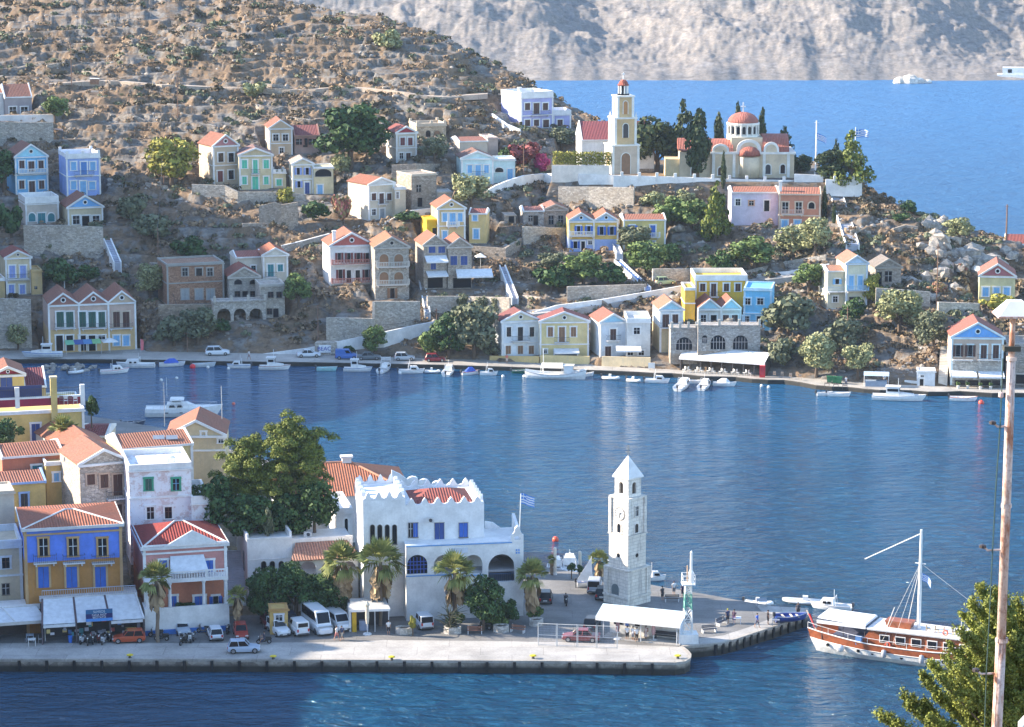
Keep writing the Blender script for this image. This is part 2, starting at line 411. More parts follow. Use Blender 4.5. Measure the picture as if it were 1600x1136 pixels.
def house(label, x0, x1, yb, ye, ya=None, wall=WHITE, roof='gable', rc=TILE, trim=WHITE, dep=8, D=None, Z=None, phi=8, rows=(), ped=None, oc=None,
          bands=(), found=5, fm=None, pil=True, bal=(), wallm=None, cat='house', name='house', low=None, bays=None, par=.5, chim=(), group=None, rf=None, pad=True, awn=(), fphi=None):
 HOUSES.append(dict(label=label, x0=x0, x1=x1, yb=yb, ye=ye, ya=ya, wall=wall, roof=roof, rc=rc, trim=trim, dep=dep, D=D, Z=Z, phi=phi, rows=rows, ped=ped, oc=oc,
  bands=bands, found=found, fm=fm, pil=pil, bal=bal, wallm=wallm, cat=cat, name=name, low=low, bays=bays, par=par, chim=chim, group=group, pad=pad, awn=awn))
 h = HOUSES[-1]; f = Fac((x0+x1)/2, yb, D, Z, phi); h['f'] = f
 u0, u1, v0, v1 = f.rect(x0, x1, ye, yb); h['u'] = (u0, u1); h['ve'] = v1
 if pad and D is None and Z is None: PADS.append((f.p.x, f.p.y, f.u.x, f.u.y, (u0+u1)/2, (u1-u0)/2+.6, -1.2, dep+.5, f.p.z))
 return h
def build_house(h):
 f = h['f']; u0, u1 = h['u']; ve = h['ve']; dep = h['dep']; tr = h['trim']
 wm = h['wallm'] or plaster(h['wall'])
 root = thing(h['name'], f.p, f.yaw, h['label'], h['cat'], h['group']); h['root'] = root
 rcm = tiles(h['rc'])
 va = f.uv((h['x0']+h['x1'])/2, h['ya'], -dep/2 if h['roof'] in ('side', 'hip') else 0)[1] if h['ya'] else ve
 if h['roof'] in ('side', 'hip'): va = max(va, ve + .7)
 bays = [(u0, u1)] if not h['bays'] else []
 if h['bays']:
  xs = [h['x0']] + list(h['bays']) + [h['x1']]
  us = [f.uv(x, h['ye'])[0] for x in xs]; us[0], us[-1] = u0, u1; bays = list(zip(us[:-1], us[1:]))
 rt = h['roof']
 b = MB()
 if rt == 'gable':
  for a, c in bays: b._pr([(a, -.0), (c, -.0), (c, ve), ((a+c)/2, va), (a, ve)], 0, dep)
 else: b.box(u0, u1, 0, dep, 0, ve)
 b.build('wall', wm, root)
 if h['low']:      # differently painted lower storey: (pixel y, colour)
  vl = f.uv((h['x0']+h['x1'])/2, h['low'][0])[1]
  MB().box(u0-.03, u1+.03, -.035, dep+.03, 0, vl).build('ground_floor_wall', h['low'][1] if not isinstance(h['low'][1], tuple) else plaster(h['low'][1]), root)
 if h['found']: MB().box(u0-.05, u1+.05, -.06, dep+.05, -h['found'], -.004).build('foundation', h['fm'] or stone(), root)
 yo = -.04 if h['low'] else 0
 if rt == 'gable':
  pc = h['ped'] if isinstance(h['ped'], list) else [h['ped']]*len(bays)
  for i, (a, c) in enumerate(bays):
   gable_parts(root, a, c, ve, va, dep, rcm, tr or h['wall'], pc[i], oc=(h['oc'] if h['oc'] is not None else True), oy=.0, ov=.25 if len(bays) == 1 else .0)
 elif rt == 'side':
  vr = va; m = MB(); mid = dep/2
  m.hexa([(u0+.1,-.25,ve-.02),(u1-.1,-.25,ve-.02),(u1-.1,mid,vr-.15),(u0+.1,mid,vr-.15)], [(u0+.1,-.25,ve+.12),(u1-.1,-.25,ve+.12),(u1-.1,mid,vr),(u0+.1,mid,vr)])
  m.hexa([(u0+.1,mid,vr-.15),(u1-.1,mid,vr-.15),(u1-.1,dep+.2,ve-.02),(u0+.1,dep+.2,ve-.02)], [(u0+.1,mid,vr),(u1-.1,mid,vr),(u1-.1,dep+.2,ve+.12),(u0+.1,dep+.2,ve+.12)])
  m.build('roof', rcm, root)
  g = MB()
  for q in (u0-.1, u1-.15):
   n = len(g.v); A = [(0-.2, ve-.1), (dep+.2, ve-.1), (mid, vr-.1)]; B = [(0-.2, ve+.3), (mid, vr+.3), (dep+.2, ve+.3)]
   pts = [(-.25, ve-.2), (dep+.25, ve-.2), (dep+.25, ve+.15), (mid, vr+.22), (-.25, ve+.15)]
   g.hexa([(q, y, z) for y, z in pts], [(q+.25, y, z) for y, z in pts])
  g.box(u0+.15, u1-.15, -.3, -.255, ve-.12, ve+.16)
  g.build('gable_wall', plaster(tr or h['wall']), root)
 elif rt == 'hip':
  e = .25; m = MB(); rl = max(.5, ((u1-u0)-dep)/2); c = (u0+u1)/2; mid = dep/2
  A = [(u0-e,-e,ve),(u1+e,-e,ve),(u1+e,dep+e,ve),(u0-e,dep+e,ve)]; r1 = (c-rl, mid, va); r2 = (c+rl, mid, va)
  m.poly([A[0],A[1],r2,r1]); m.poly([A[1],A[2],r2]); m.poly([A[2],A[3],r1,r2]); m.poly([A[3],A[0],r1]); m.poly(A[::-1])
  m.build('roof', rcm, root)
  rg = MB();
  for a_, b_ in ((A[0], r1), (A[1], r2), (r1, r2)): rg.tube([a_, b_], .13, 5)
  rg.box(u0-e-.08, u1+e+.08, -e-.1, -e, ve-.3, ve+.05); rg.box(u0-e-.1, u0-e, -e, dep+e, ve-.3, ve+.05); rg.box(u1+e, u1+e+.1, -e, dep+e, ve-.3, ve+.05)
  rg.build('ridge_trim', plaster((.66,.66,.66)), root)
 else:
  p = h['par']; t = MB()
  t.box(u0-.06, u1+.06, -.12, .18, ve, ve+p); t.box(u0-.06, u0+.2, .18, dep+.06, ve, ve+p); t.box(u1-.2, u1+.06, .18, dep+.06, ve, ve+p); t.box(u0+.2, u1-.2, dep-.2, dep+.06, ve, ve+p)
  t.box(u0-.2, u1+.2, -.22, -.003, ve-.2, ve-.02)
  if rt == 'castle':
   for q in (u0, u1-.55, (u0+u1)/2-.25): t.box(q, q+.55, -.14, .22, ve+p, ve+p+.55)
   for q in (u0, u1-.55): t.box(q, q+.55, dep-.5, dep, ve+p, ve+p+.55)
  t.build('parapet', plaster(tr or h['wall']), root)
 if h['pil'] and tr:
  w_ = .34
  es = sorted(set([u0] + [c for a, c in bays] )) if rt == 'gable' else [u0, u1]
  vt = ve - (.34 if rt == 'gable' else .2)
  for i, e in enumerate(es):
   a = e - .04 if i == 0 else (e - w_ + .04 if i == len(es)-1 else e - w_/2)
   MB().box(a, a+w_, -.09, .12, 0, vt-.003).build('pilaster', plaster(tr), root)
 if h['bands']:
  t = MB()
  for y_ in h['bands']:
   v = f.uv((h['x0']+h['x1'])/2, y_)[1]; t.box(u0-.1, u1+.1, -.14, -.002, v-.11, v+.11); t.box(u0-.1, u0-.002, 0, dep, v-.11, v+.11)
  t.build('string_course', plaster(tr or WHITE), root)
 for row in h['rows']:
  kind, y0, y1, w_, xs = row[:5]; col = row[5] if len(row) > 5 else 'dk'; tm = row[6] if len(row) > 6 else tr
  if h['D'] is None and h['Z'] is None: w_ = w_*1.16
  for x in xs:
   a, c, v0, v1 = f.rect(x-w_/2, x+w_/2, y0, y1)
   if kind in 'dD' and v0 < .3: v0 = .02
   opening(root, kind, a, c, v0, v1, col, tm, y=yo)
 for bb in h['bal']:
  y_, xa, xb = bb[:3]; v = f.uv((xa+xb)/2, y_)[1]; a = f.uv(xa, y_)[0]; c = f.uv(xb, y_)[0]
  balcony(root, a, c, v, y=yo, style=bb[3] if len(bb) > 3 else 'iron', col=bb[4] if len(bb) > 4 else None)
 for cx, cy in h['chim']:
  a, v = f.uv(cx, cy); t = MB().box(a-.3, a+.3, 1.2, 1.8, ve-.2, v-.25).box(a-.4, a+.4, 1.1, 1.9, v-.2, v); t.build('chimney', plaster(WHITE), root)
 for aw in h['awn']:
  xa, xb, y0, y1 = aw[:4]; c = aw[4] if len(aw) > 4 else (.72,.74,.76)
  a, b_, _, v1 = f.rect(xa, xb, y0, y1); reach = 2.2; v0 = f.uv((xa+xb)/2, y1, reach)[1]
  m = MB(); m.hexa([(a,-reach,v0-.04),(b_,-reach,v0-.04),(b_,-.12,v1-.04),(a,-.12,v1-.04)], [(a,-reach,v0),(b_,-reach,v0),(b_,-.12,v1),(a,-.12,v1)])
  m.box(a, b_, -reach-.03, -reach, v0-.28, v0)
  o = m.build('awning', plain(c, .8), root)
  r = MB();
  for q in (a+.05, b_-.1): r.box(q, q+.05, -reach+.02, -.1, v0-.06-.05, v0-.06)
  r.build('awning_arm', plain((.5,.5,.52), .4), o)
 return root
# colours of render, from the photograph (surface colours, not lit values)
CREAM=(.60,.52,.38); BEIGE=(.55,.46,.36); YEL=(.66,.49,.20); BYEL=(.74,.48,.07); PALE=(.68,.66,.60); PINKB=(.52,.40,.34); LBLUE=(.30,.55,.80)
OCH=(.58,.43,.24); GREYS=(.36,.34,.31)
def H(*a, **k): return house(*a, **k)
# far hillside, from the top row down ------------------------------------------------
H('grey walled house with a tiled roof above the white terrace at the far left', 8,50,180,152,131,(.36,.33,.34),'side',(.40,.17,.12),dep=7,rows=[('w',167,179,9,(20,38),'wh')],found=0,phi=10,pil=False)
H('white low annex with red tiled roof at the left photo edge beside the grey house', -22,7,182,146,134,WHITE,'side',(.40,.17,.12),dep=7,found=2,phi=10,pil=False)
H('sky blue house with pediment and brown red shutters on both floors', 24,75,303,244,226,(.25,.50,.80),rows=[('s',251,263,7,(34,64),'br'),('d',252,268,8,(49,),'br'),('s',282,295,7,(34,65),'br'),('d',283,303,8,(50,),'br')],ped=(.40,.66,.86),bands=(273,),bal=((270,28,73,'block'),),phi=12,dep=9)
H('lavender blue house with white castle like corners on its parapet', 104,157,306,246,None,(.34,.44,.78),'castle',rows=[('s',253,266,7,(115,145),'lb'),('d',253,273,8,(131,),'bl'),('s',283,296,7,(115,),'lb'),('d',283,305,8,(130,),'lb'),('s',284,296,8,(144,),'lb')],bands=(275,),bal=((273,116,146),),phi=10,dep=9,par=.9)
H('beige house with maroon frieze and teal arched windows above the stone wall', 40,92,350,316,None,(.56,.50,.44),'flat',rows=[('A',333,346,9,(50,80),'tl'),('d',333,350,10,(65,),'tl')],phi=10,dep=8,par=1.2,found=3,bands=(319,))
H('cream house with blue pediment facing the terrace with white umbrellas', 106,161,353,323,306,CREAM,rows=[('w',337,350,9,(119,150)),('D',337,353,10,(134,))],ped=(.22,.42,.68),phi=10,dep=9,found=3)
H('cream cottage with lavender shutters and balcony at the left photo edge', 9,49,459,402,392,CREAM,rows=[('s',415,434,8,(19,36),'lv'),('s',445,459,7,(18,35),'lv')],bands=(438,),bal=((435,11,45),),phi=8,found=4,rc=(.38,.10,.07))
H('plain ochre annex on the right of the lavender shuttered cottage', 49.5,66,460,424,None,OCH,'flat',dep=6,par=.3,rows=[('w',447,452,4,(56,))],phi=8,found=4,pil=False,trim=OCH)
H('plain ochre house end cut by the left photo edge', -25,8,466,438,None,OCH,'flat',dep=6,par=.4,rows=[('s',446,458,7,(-8,),'lv')],phi=8,found=4,pil=False)
H('long waterfront house with three brown pediments and a restaurant below', 76,213,555,474,457,PINKB,bays=(123,169),rows=[('s',487,511,10,(94,109),'dg'),('s',487,511,9,(129,159),'dg'),('d',487,511,10,(144,),'dg'),('s',487,511,9,(182,197),'br',(.55,.46,.38)),('D',524,548,9,(93,109,129,144)),('w',524,530,9,(159,)),('s',524,540,8,(182,197),'lb')],ped=[(.32,.17,.14),(.32,.17,.14),(.50,.40,.30)],low=(513,(.60,.44,.26)),bal=((512,85,118),(512,127,166),(512,171,207)),phi=6,dep=11,found=2,rc=(.43,.18,.11))
H('beige house with maroon pediment on the rocks left of the green shuttered house', 333,373,288,227,211,BEIGE,rows=[('w',239,253,7,(345,361),'br'),('d',267,284,7,(344,),'rd'),('w',266,280,7,(361,),'br')],ped=(.40,.20,.20),bands=(258,),phi=22,dep=8,found=5)
H('cream house with mint green shutters and a small green balcony door', 374,426,296,242,232,(.62,.55,.38),rows=[('s',250,263,7,(382,416),'gn'),('d',250,271,6,(399,),'gn'),('s',276,288,6,(382,416),'gn'),('d',276,295,8,(399,),'gn')],phi=4,dep=8,bal=((271,392,406),),oc=False,ped=(.52,.44,.30),found=5,rc=(.30,.18,.16))
H('low cream annex with a mint shutter beside the green shuttered house', 427,447,293,270,None,(.62,.55,.38),'castle',rows=[('s',280,290,7,(436,),'gn')],phi=4,dep=5,par=.2,found=4,pil=False)
H('tan house with plain pediment beside the red roofed veranda', 421,457,245,200,188,(.58,.46,.34),rows=[('w',210,220,7,(431,446)),('w',231,240,5,(440,))],phi=6,dep=9,bands=(224,),oc=False,found=4)
H('low house with a dark red roof and veranda left of the big dark tree', 460,499,240,212,195,(.42,.30,.26),'side',(.33,.11,.10),dep=7,rows=[('w',217,226,10,(468,488)),('D',216,230,6,(477,))],phi=6,found=4,pil=False,trim=(.40,.24,.20))
H('small cream house with curved parapet and pale blue open shutters', 457,490,303,256,248,(.62,.55,.42),rows=[('o',262,273,4,(466,480),'lv'),('o',283,293,4,(467,),'lv'),('d',285,303,6,(480,),'nb')],phi=6,dep=7,bands=(280,),oc=False,ped=(.62,.55,.42),found=4,rc=(.5,.42,.36))
H('yellowish annex with an arched terrace opening and blue door', 490.5,521,303,262,None,(.60,.53,.36),'flat',rows=[('a',264,276,22,(505,),'dk',(.55,.5,.4)),('d',289,303,7,(500,),'lb')],phi=6,dep=6,par=.2,found=4,pil=False)
H('narrow tall beige house with maroon pediment and shutters', 619,651,256,207,198,(.60,.55,.48),rows=[('s',215,227,6,(629,641),'rd'),('w',239,248,5,(627,)),('d',239,256,6,(638,),'br')],ped=(.30,.06,.07),bands=(231,),oc=False,phi=18,dep=7,found=4,rc=(.36,.11,.09))
H('roofless tan stone shell with two arched doorways below the dry slope', 651,697,214,196,None,(.5,.4,.3),'castle',wallm=stone((.50,.40,.29),1.6),rows=[('a',204,214,6,(669,),'dk',None),('A',204,214,9,(683,),'wo',None)],phi=14,dep=7,par=.5,found=3,pil=False,trim=(.55,.47,.38))
H('beige barn like house with a strip of pinkish tiled roof', 718,762,246,221,213,(.58,.50,.42),'side',(.40,.17,.13),dep=8,phi=14,found=3,pil=False)
H('plain grey beige block joined to the barn like house', 762.5,778,246,216,None,(.46,.38,.34),'flat',dep=8,phi=14,found=3,pil=False,par=.2,trim=(.46,.38,.34))
H('pale aqua house with light blue shutters and small balcony', 721,771,290,247,237,(.62,.76,.80),rows=[('s',258,270,6,(734,760),'lb'),('d',258,275,7,(747,),'lb'),('s',281,289,6,(759,),'lb')],phi=8,dep=8,bal=((274,738,757),),oc=False,found=6,fm=plaster((.62,.76,.80)),rc=(.30,.16,.12))
H('pale aqua annex with blue door next to the bougainvillea terrace', 771.5,805,286,250,None,(.62,.76,.80),'flat',rows=[('a',262,269,11,(780,)),('d',264,281,7,(797,),'lb')],phi=8,dep=6,par=.3,found=4,pil=False)
H('lilac mansion with white side wall and chimney high above the town', 814,864,200,152,None,(.42,.43,.66),'flat',rows=[('s',161,172,7,(824,852),'br'),('d',161,178,8,(838,),'br'),('s',187,197,7,(824,838),'br'),('d',187,200,8,(853,),'br')],bands=(180,),bal=((179,829,857),),phi=30,dep=9,par=1.3,chim=((817,137),),found=5,fm=plaster(WHITE))
H('single storey lilac wing on the right of the lilac mansion', 864.5,892,200,179,None,(.42,.43,.66),'flat',rows=[('s',187,197,7,(875,),'br')],phi=12,dep=7,par=1.0,found=5,fm=plaster(WHITE))
H('cream house with a wide sunlit side wall above the white winding path', 576,616,342,287,278,(.60,.55,.46),rows=[('s',302,313,6,(584,608),'br'),('d',302,318,6,(596,),'br'),('w',327,336,5,(584,)),('d',326,342,6,(597,),'gr')],phi=32,dep=8,bal=((318,589,604),),oc=False,ped=(.60,.60,.60),found=5,fm=plaster((.6,.6,.6)),rc=(.44,.18,.11))
H('plain cream annex with one narrow window behind the white path', 617,634,340,295,None,(.60,.52,.40),'flat',rows=[('w',300,310,3,(621,))],phi=20,dep=5,par=.3,found=4,pil=False)
H('square roofless stone house with a sunlit left wall', 643,682,328,273,None,(.4,.35,.3),'flat',wallm=stone((.38,.33,.28),1.9),rows=[('w',289,300,6,(654,),'dk',None),('D',309,323,6,(656,),'dk',None)],phi=26,dep=7,par=.25,found=3,pil=False,trim=(.55,.48,.4))
H('low white stone hut beside the roofless stone house', 684,706,328,300,None,(.6,.58,.55),'flat',wallm=stone((.55,.52,.48),1.9),rows=[('w',309,315,5,(696,),'dk',None)],phi=10,dep=5,par=.1,found=3,pil=False,trim=(.5,.48,.45))
H('yellow house with light blue shutters and white trimmed pediment', 684,727,380,325,312,(.64,.50,.30),rows=[('s',333,346,6,(695,719),'lb'),('d',333,351,8,(707,),'lb'),('s',361,374,6,(695,),'lb')],phi=10,dep=8,bands=(353,),bal=((353,698,716,'block'),),found=4,rc=(.44,.18,.11))
H('bright yellow side wing with an open porch left of the yellow house', 667,683,379,344,None,BYEL,'flat',rows=[('D',356,374,6,(679,))],phi=12,dep=6,par=.2,found=4,pil=False,trim=BYEL)
H('yellow wing with a tiled roof and loggia right of the yellow house', 733,760,380,334,327,(.66,.50,.26),'side',(.34,.12,.10),rows=[('s',336,345,6,(742,),'lb'),('s',358,373,7,(744,),'lb')],phi=-6,dep=6,found=4,pil=False)
H('low stone outbuilding with a tiled roof behind the ruined cottage', 818,850,352,330,322,(.4,.36,.34),'side',(.42,.18,.15),wallm=stone((.42,.39,.36),2),rows=[('w',337,345,5,(829,),'dk',None),('D',337,350,6,(837,),'dk',None)],phi=8,dep=6,found=5,pil=False)
H('pinkish stone cottage with a low gable beside the yellow and blue house', 850,886,353,327,320,(.5,.4,.34),wallm=stone((.48,.38,.31),2.2),rows=[('w',337,350,6,(861,876),'dk',None)],ped=None,phi=8,dep=7,found=7,pil=False,oc=False,rc=(.4,.2,.15),trim=(.5,.42,.36))
H('small square stone hut with one door left of the stone cottage', 788,806,351,336,None,(.5,.4,.34),'flat',wallm=stone((.50,.42,.36),2),rows=[('D',337,350,7,(799,),'br',None)],phi=8,dep=4,par=.1,found=3,pil=False,trim=(.5,.42,.36))
H('yellow double house with two blue pediments and blue ground floor', 888,966,392,345,333,YEL,bays=(928,),rows=[('o',353,366,4.5,(904,920),'rb'),('o',354,367,5,(940,956),'rb'),('o',377,388,5,(899,),'rb'),('D',377,394,5,(911,),'rb'),('w',376,382,5,(922,),'wh')],ped=(.36,.52,.74),phi=4,dep=8,found=4,low=(374,(.36,.46,.74)),bal=((368,890,928,'block'),),fm=plaster((.3,.42,.72)),rc=(.44,.18,.11))
H('yellow house with a long tiled ridge right of the double house', 974,1040,390,344,334,(.62,.52,.25),'side',(.44,.18,.11),rows=[('o',352,363,6,(988,),'rb'),('s',352,370,7,(1020,),'rb'),('s',377,392,7,(1019,),'rb')],phi=6,dep=8,found=4,bal=((370,1012,1030,'block'),))
H('brick red and white house with two long balconies of posts', 516,584,445,383,364,WHITE,rows=[('o',395,410,4.5,(530,545,560,574),'rd'),('o',421,438,5,(532,),'rd'),('D',422,441,6,(545,559)),('o',421,438,5,(573,),'rd')],ped=(.42,.15,.13),phi=10,dep=9,bal=((412,518,582,'block',(.50,.22,.18)),(441,518,582,'block',(.50,.22,.18))),found=7,chim=((524,362),),rc=(.46,.19,.12))
H('grey stone house with brown arched shutters on two balcony floors', 586,639,468,386,371,(.4,.38,.34),wallm=stone((.40,.37,.33),2.6),rows=[('A',397,415,12,(600,623),'wo',(.42,.4,.36)),('A',425,443,12,(600,623),'wo',(.42,.4,.36)),('o',450,466,6,(613,),'wo',(.42,.4,.36))],ped=stone((.38,.36,.32),2.6),phi=8,dep=9,bal=((416,588,638,'block',(.5,.48,.44)),(444,588,638,'block',(.5,.48,.44))),found=6,pil=False,trim=(.48,.45,.41),rc=(.50,.22,.12))
H('twin gabled stone house with white awnings left gable', 662,699,450,382,368,(.4,.36,.32),wallm=stone((.42,.37,.32),2.6),rows=[('s',385,395,9,(675,690),'nb',(.45,.4,.36)),('d',411,421,7,(677,),'nb',(.45,.4,.36)),('D',434,448,20,(680,),'nb',None)],ped=stone((.40,.36,.31),2.6),phi=12,dep=8,awn=((663,697,399,409),(665,697,423,431)),found=5,pil=False,oc=False,rc=(.43,.18,.11),trim=(.52,.48,.44))
H('twin gabled stone house with dark blue shutters right gable', 700,737,450,385,372,(.4,.36,.32),wallm=stone((.42,.37,.32),2.6),rows=[('s',400,414,9,(709,725),'nb',(.45,.4,.36)),('D',434,448,24,(722,),'nb',None)],ped=stone((.40,.36,.31),2.6),phi=8,dep=8,awn=((712,768,420,432),),found=5,pil=False,oc=False,rc=(.43,.18,.11),trim=(.52,.48,.44))
H('unfinished red brick house in a grey concrete frame', 261,350,474,413,None,(.34,.2,.14),'flat',wallm=stone((.36,.21,.14),3.4,'brickwork'),rows=[('w',419,431,7,(289,328),'gr',(.36,.34,.32)),('D',419,431,8,(311,),'dk',(.36,.34,.32)),('s',452,468,9,(289,311,329),'gr',(.36,.34,.32))],phi=12,dep=9,par=.35,bands=(441,),found=4,trim=(.34,.33,.31))
H('grey stone house with a red tiled gable above the arcade terrace', 358,406,470,432,418,(.42,.4,.37),wallm=stone((.44,.41,.37),2.4),rows=[('a',437,444,10,(372,396),'dk',None),('w',455,464,7,(371,395),'br',None),('D',455,471,7,(383,),'br',None)],ped=stone((.42,.39,.35),2.4),phi=8,dep=8,found=2,pil=False,oc=False,trim=(.5,.47,.43),rc=(.38,.12,.08))
H('flat roofed stone wing with four small dark windows', 406.5,445,496,446,None,(.42,.4,.37),'flat',wallm=stone((.44,.41,.37),2.4),rows=[('w',456,465,7,(423,436),'br',None),('w',482,491,7,(421,),'br',None),('D',482,496,7,(431,),'br',None)],phi=8,dep=7,par=.3,found=4,pil=False,trim=(.5,.47,.43))
H('cream house with turquoise door and shutter above the stone house', 411,450,440,398,388,(.60,.56,.48),rows=[('s',413,424,7,(438,),'tl'),('d',413,432,8,(423,),'tl')],phi=8,dep=8,bal=((432,414,432),),oc=False,ped=(.60,.58,.52),found=5,rc=(.50,.18,.10))
H('cream wing with a strip of red tiled roof beside the turquoise door house', 369,410,436,402,391,(.60,.56,.48),'side',(.44,.16,.12),rows=[('w',415,424,6,(396,),'tl')],phi=10,dep=7,found=5,pil=False)
H('white waterfront house with a cream pediment and brown half shutters', 784,843,557,501,487,(.70,.74,.80),rows=[('w',511,526,6,(795,831),'br'),('D',511,532,7,(813,),'br'),('s',540,553,7,(794,813,830),'wo')],bands=(536,),ped=(.66,.60,.44),bal=((532,799,826),),phi=14,dep=5,found=2,rc=(.30,.11,.10))
H('yellow waterfront house with wooden door joined to the white one', 843.5,920,557,502,488,(.68,.58,.34),rows=[('s',511,526,7,(860,896),'wo'),('d',511,534,8,(878,),'wo'),('w',546,552,4,(852,)),('D',548,560,30,(884,))],ped=(.66,.60,.44),bands=(538,),bal=((534,866,889),),phi=4,dep=5,found=2,awn=((865,904,544,551),),rc=(.33,.11,.09))
H('white flat roofed building behind the white and yellow waterfront houses', 799,917,505,481,None,WHITE,'flat',dep=8,D=512,phi=10,par=.4,rows=[('w',490,494,4,(845,)),('s',489,493,7,(861,),'or')],found=4,pil=False,chim=((876,466),))
H('pale waterfront house with light blue pediment and a brown balcony door', 938,979,557,503,491,(.64,.68,.72),rows=[('s',514,531,8,(958,),'br'),('d',541,558,8,(950,),'br')],ped=(.40,.62,.80),bal=((531,947,968),),phi=14,dep=8,found=3,oc=False,rc=(.42,.17,.12))
H('pale flat roofed wing with roof terrace and white awning below', 979.5,1016,557,503,None,(.66,.66,.64),'flat',rows=[('w',512,522,8,(995,),'dk'),('w',548,555,7,(967+18,1002),'dk')],phi=4,dep=8,found=3,par=.7,awn=((962,1001,540,548),),pil=False)
H('small house with two dark windows and a cyan washed gable', 1031,1067,550,483,471,(.62,.68,.74),rows=[('s',491,504,8,(1055,),'br'),('d',491,511,9,(1040,),'br')],ped=(.42,.64,.76),low=(512,(.60,.50,.34)),bal=((511,1030,1067),),phi=10,dep=8,found=3,oc=False,rc=(.55,.25,.16))
H('big ochre yellow house with flat roof and four white framed windows', 1086,1167,476,437,None,(.72,.48,.13),'flat',rows=[('s',443,455,7,(1098,1135,1153),'br'),('d',443,463,7,(1115,),'br')],bal=((463,1106,1123),),phi=6,dep=9,par=.9,found=6,fm=plaster((.72,.48,.13)))
H('ochre side block with a terrace wall left of the ochre house', 1070,1086,505,452,None,(.72,.48,.13),'flat',phi=6,dep=7,par=.3,found=4,fm=plaster((.70,.50,.2)),pil=False,bands=(474,))
H('white twin gabled house with cyan pediments over the stone arches', 1091,1158,508,482,468,(.62,.60,.56),bays=(1127,),rows=[('w',492,505,7,(1099,)),('D',492,508,8,(1115,)),('s',492,505,8,(1134,1148),'br')],ped=(.42,.64,.76),phi=8,dep=7,found=2,oc=False,rc=(.45,.17,.11))
H('bright sky blue cube house with small dark grid windows', 1162,1205,520,453,None,(.22,.50,.80),'flat',rows=[('w',466,476,8,(1168,1188)),('w',494,504,8,(1166,)),('D',494,512,8,(1187,))],phi=-4,dep=8,par=.35,bands=(490,),found=4,trim=(.45,.62,.78))
H('white and lilac house with long tiled roof below the church wall', 1143,1216,352,301,291,(.62,.60,.70),'side',(.47,.19,.12),rows=[('w',311,321,6,(1153,)),('w',314,321,6,(1174,),'dk',(.6,.4,.3)),('D',313,330,7,(1198,))],phi=6,dep=8,found=4,pil=False)
H('terracotta house with white balcony and pale blue lower shutters', 1217,1282,358,304,292,(.48,.24,.17),'side',(.47,.19,.12),rows=[('w',316,333,8,(1227,1248),'wh'),('a',316,326,8,(1268,)),('s',344,358,8,(1226,1246),'lb',(.6,.66,.7))],phi=2,dep=8,found=4,bal=((334,1221,1255,'block',(.55,.4,.35)),),bands=(337,),chim=((1220,284),),trim=(.62,.52,.42))
H('tall pale yellow house with light blue balcony doors and shutters', 1322,1355,480,411,400,(.64,.62,.50),rows=[('s',431,452,6,(1330,1344),'lb'),('D',464,480,12,(1334,),'dk',None)],ped=(.50,.62,.78),bal=((453,1322,1355,'block',(.3,.5,.7)),),phi=14,dep=8,found=4,rc=(.50,.25,.17),oc=False,trim=(.62,.68,.74))
H('lower wing with a sloping tiled roof left of the tall pale house', 1293,1321,482,424,415,(.64,.60,.48),'side',(.55,.28,.18),rows=[('o',436,444,5,(1308,),'lb'),('w',463,472,6,(1305,),'dk')],bands=(456,),phi=14,dep=7,found=5,bal=((455,1293,1321,'iron',(.2,.4,.65)),),pil=False,fm=plaster((.62,.66,.70)))
H('roofless stone ruin with an empty gable and window holes', 1368,1408,447,417,405,(.36,.33,.3),wallm=stone((.36,.33,.30),2.2),rows=[('D',425,446,6,(1374,),'dk',None),('w',424,440,9,(1388,),'dk',None)],phi=14,dep=6,pil=False,oc=False,found=4,rc=(.3,.27,.24),trim=(.38,.35,.31))
H('pale yellow house with maroon pediment and three blue shutters', 1530,1586,474,431,413,(.60,.56,.36),rows=[('s',449,463,8,(1540,1557,1573),'lb')],ped=(.40,.17,.18),phi=2,dep=9,found=4,rc=(.46,.18,.13),pil=False)
H('waterfront house with a bright blue pediment at the right', 1486,1567,602,527,505,(.56,.44,.36),rows=[('o',539,557,6,(1497,1516),'br'),('s',539,560,8,(1537,1556),'br'),('D',594,606,14,(1500,1520,1540,1558),'nb',None)],ped=(.22,.42,.76),low=(563,stone((.46,.43,.39),2.2)),bal=((561,1488,1520),(561,1527,1563)),phi=6,dep=9,found=2,awn=((1486,1525,579,588),(1528,1568,580,589)),trim=(.70,.80,.84),rc=(.40,.15,.11))
H('dark stone building at the right photo edge beside the blue pediment house', 1572,1640,600,540,None,(.3,.28,.26),'flat',wallm=stone((.32,.29,.26),2.2),rows=[('w',570,580,7,(1578,)),('D',585,604,12,(1594,),'nb')],phi=4,dep=8,par=.4,found=3,pil=False,trim=(.4,.37,.34))
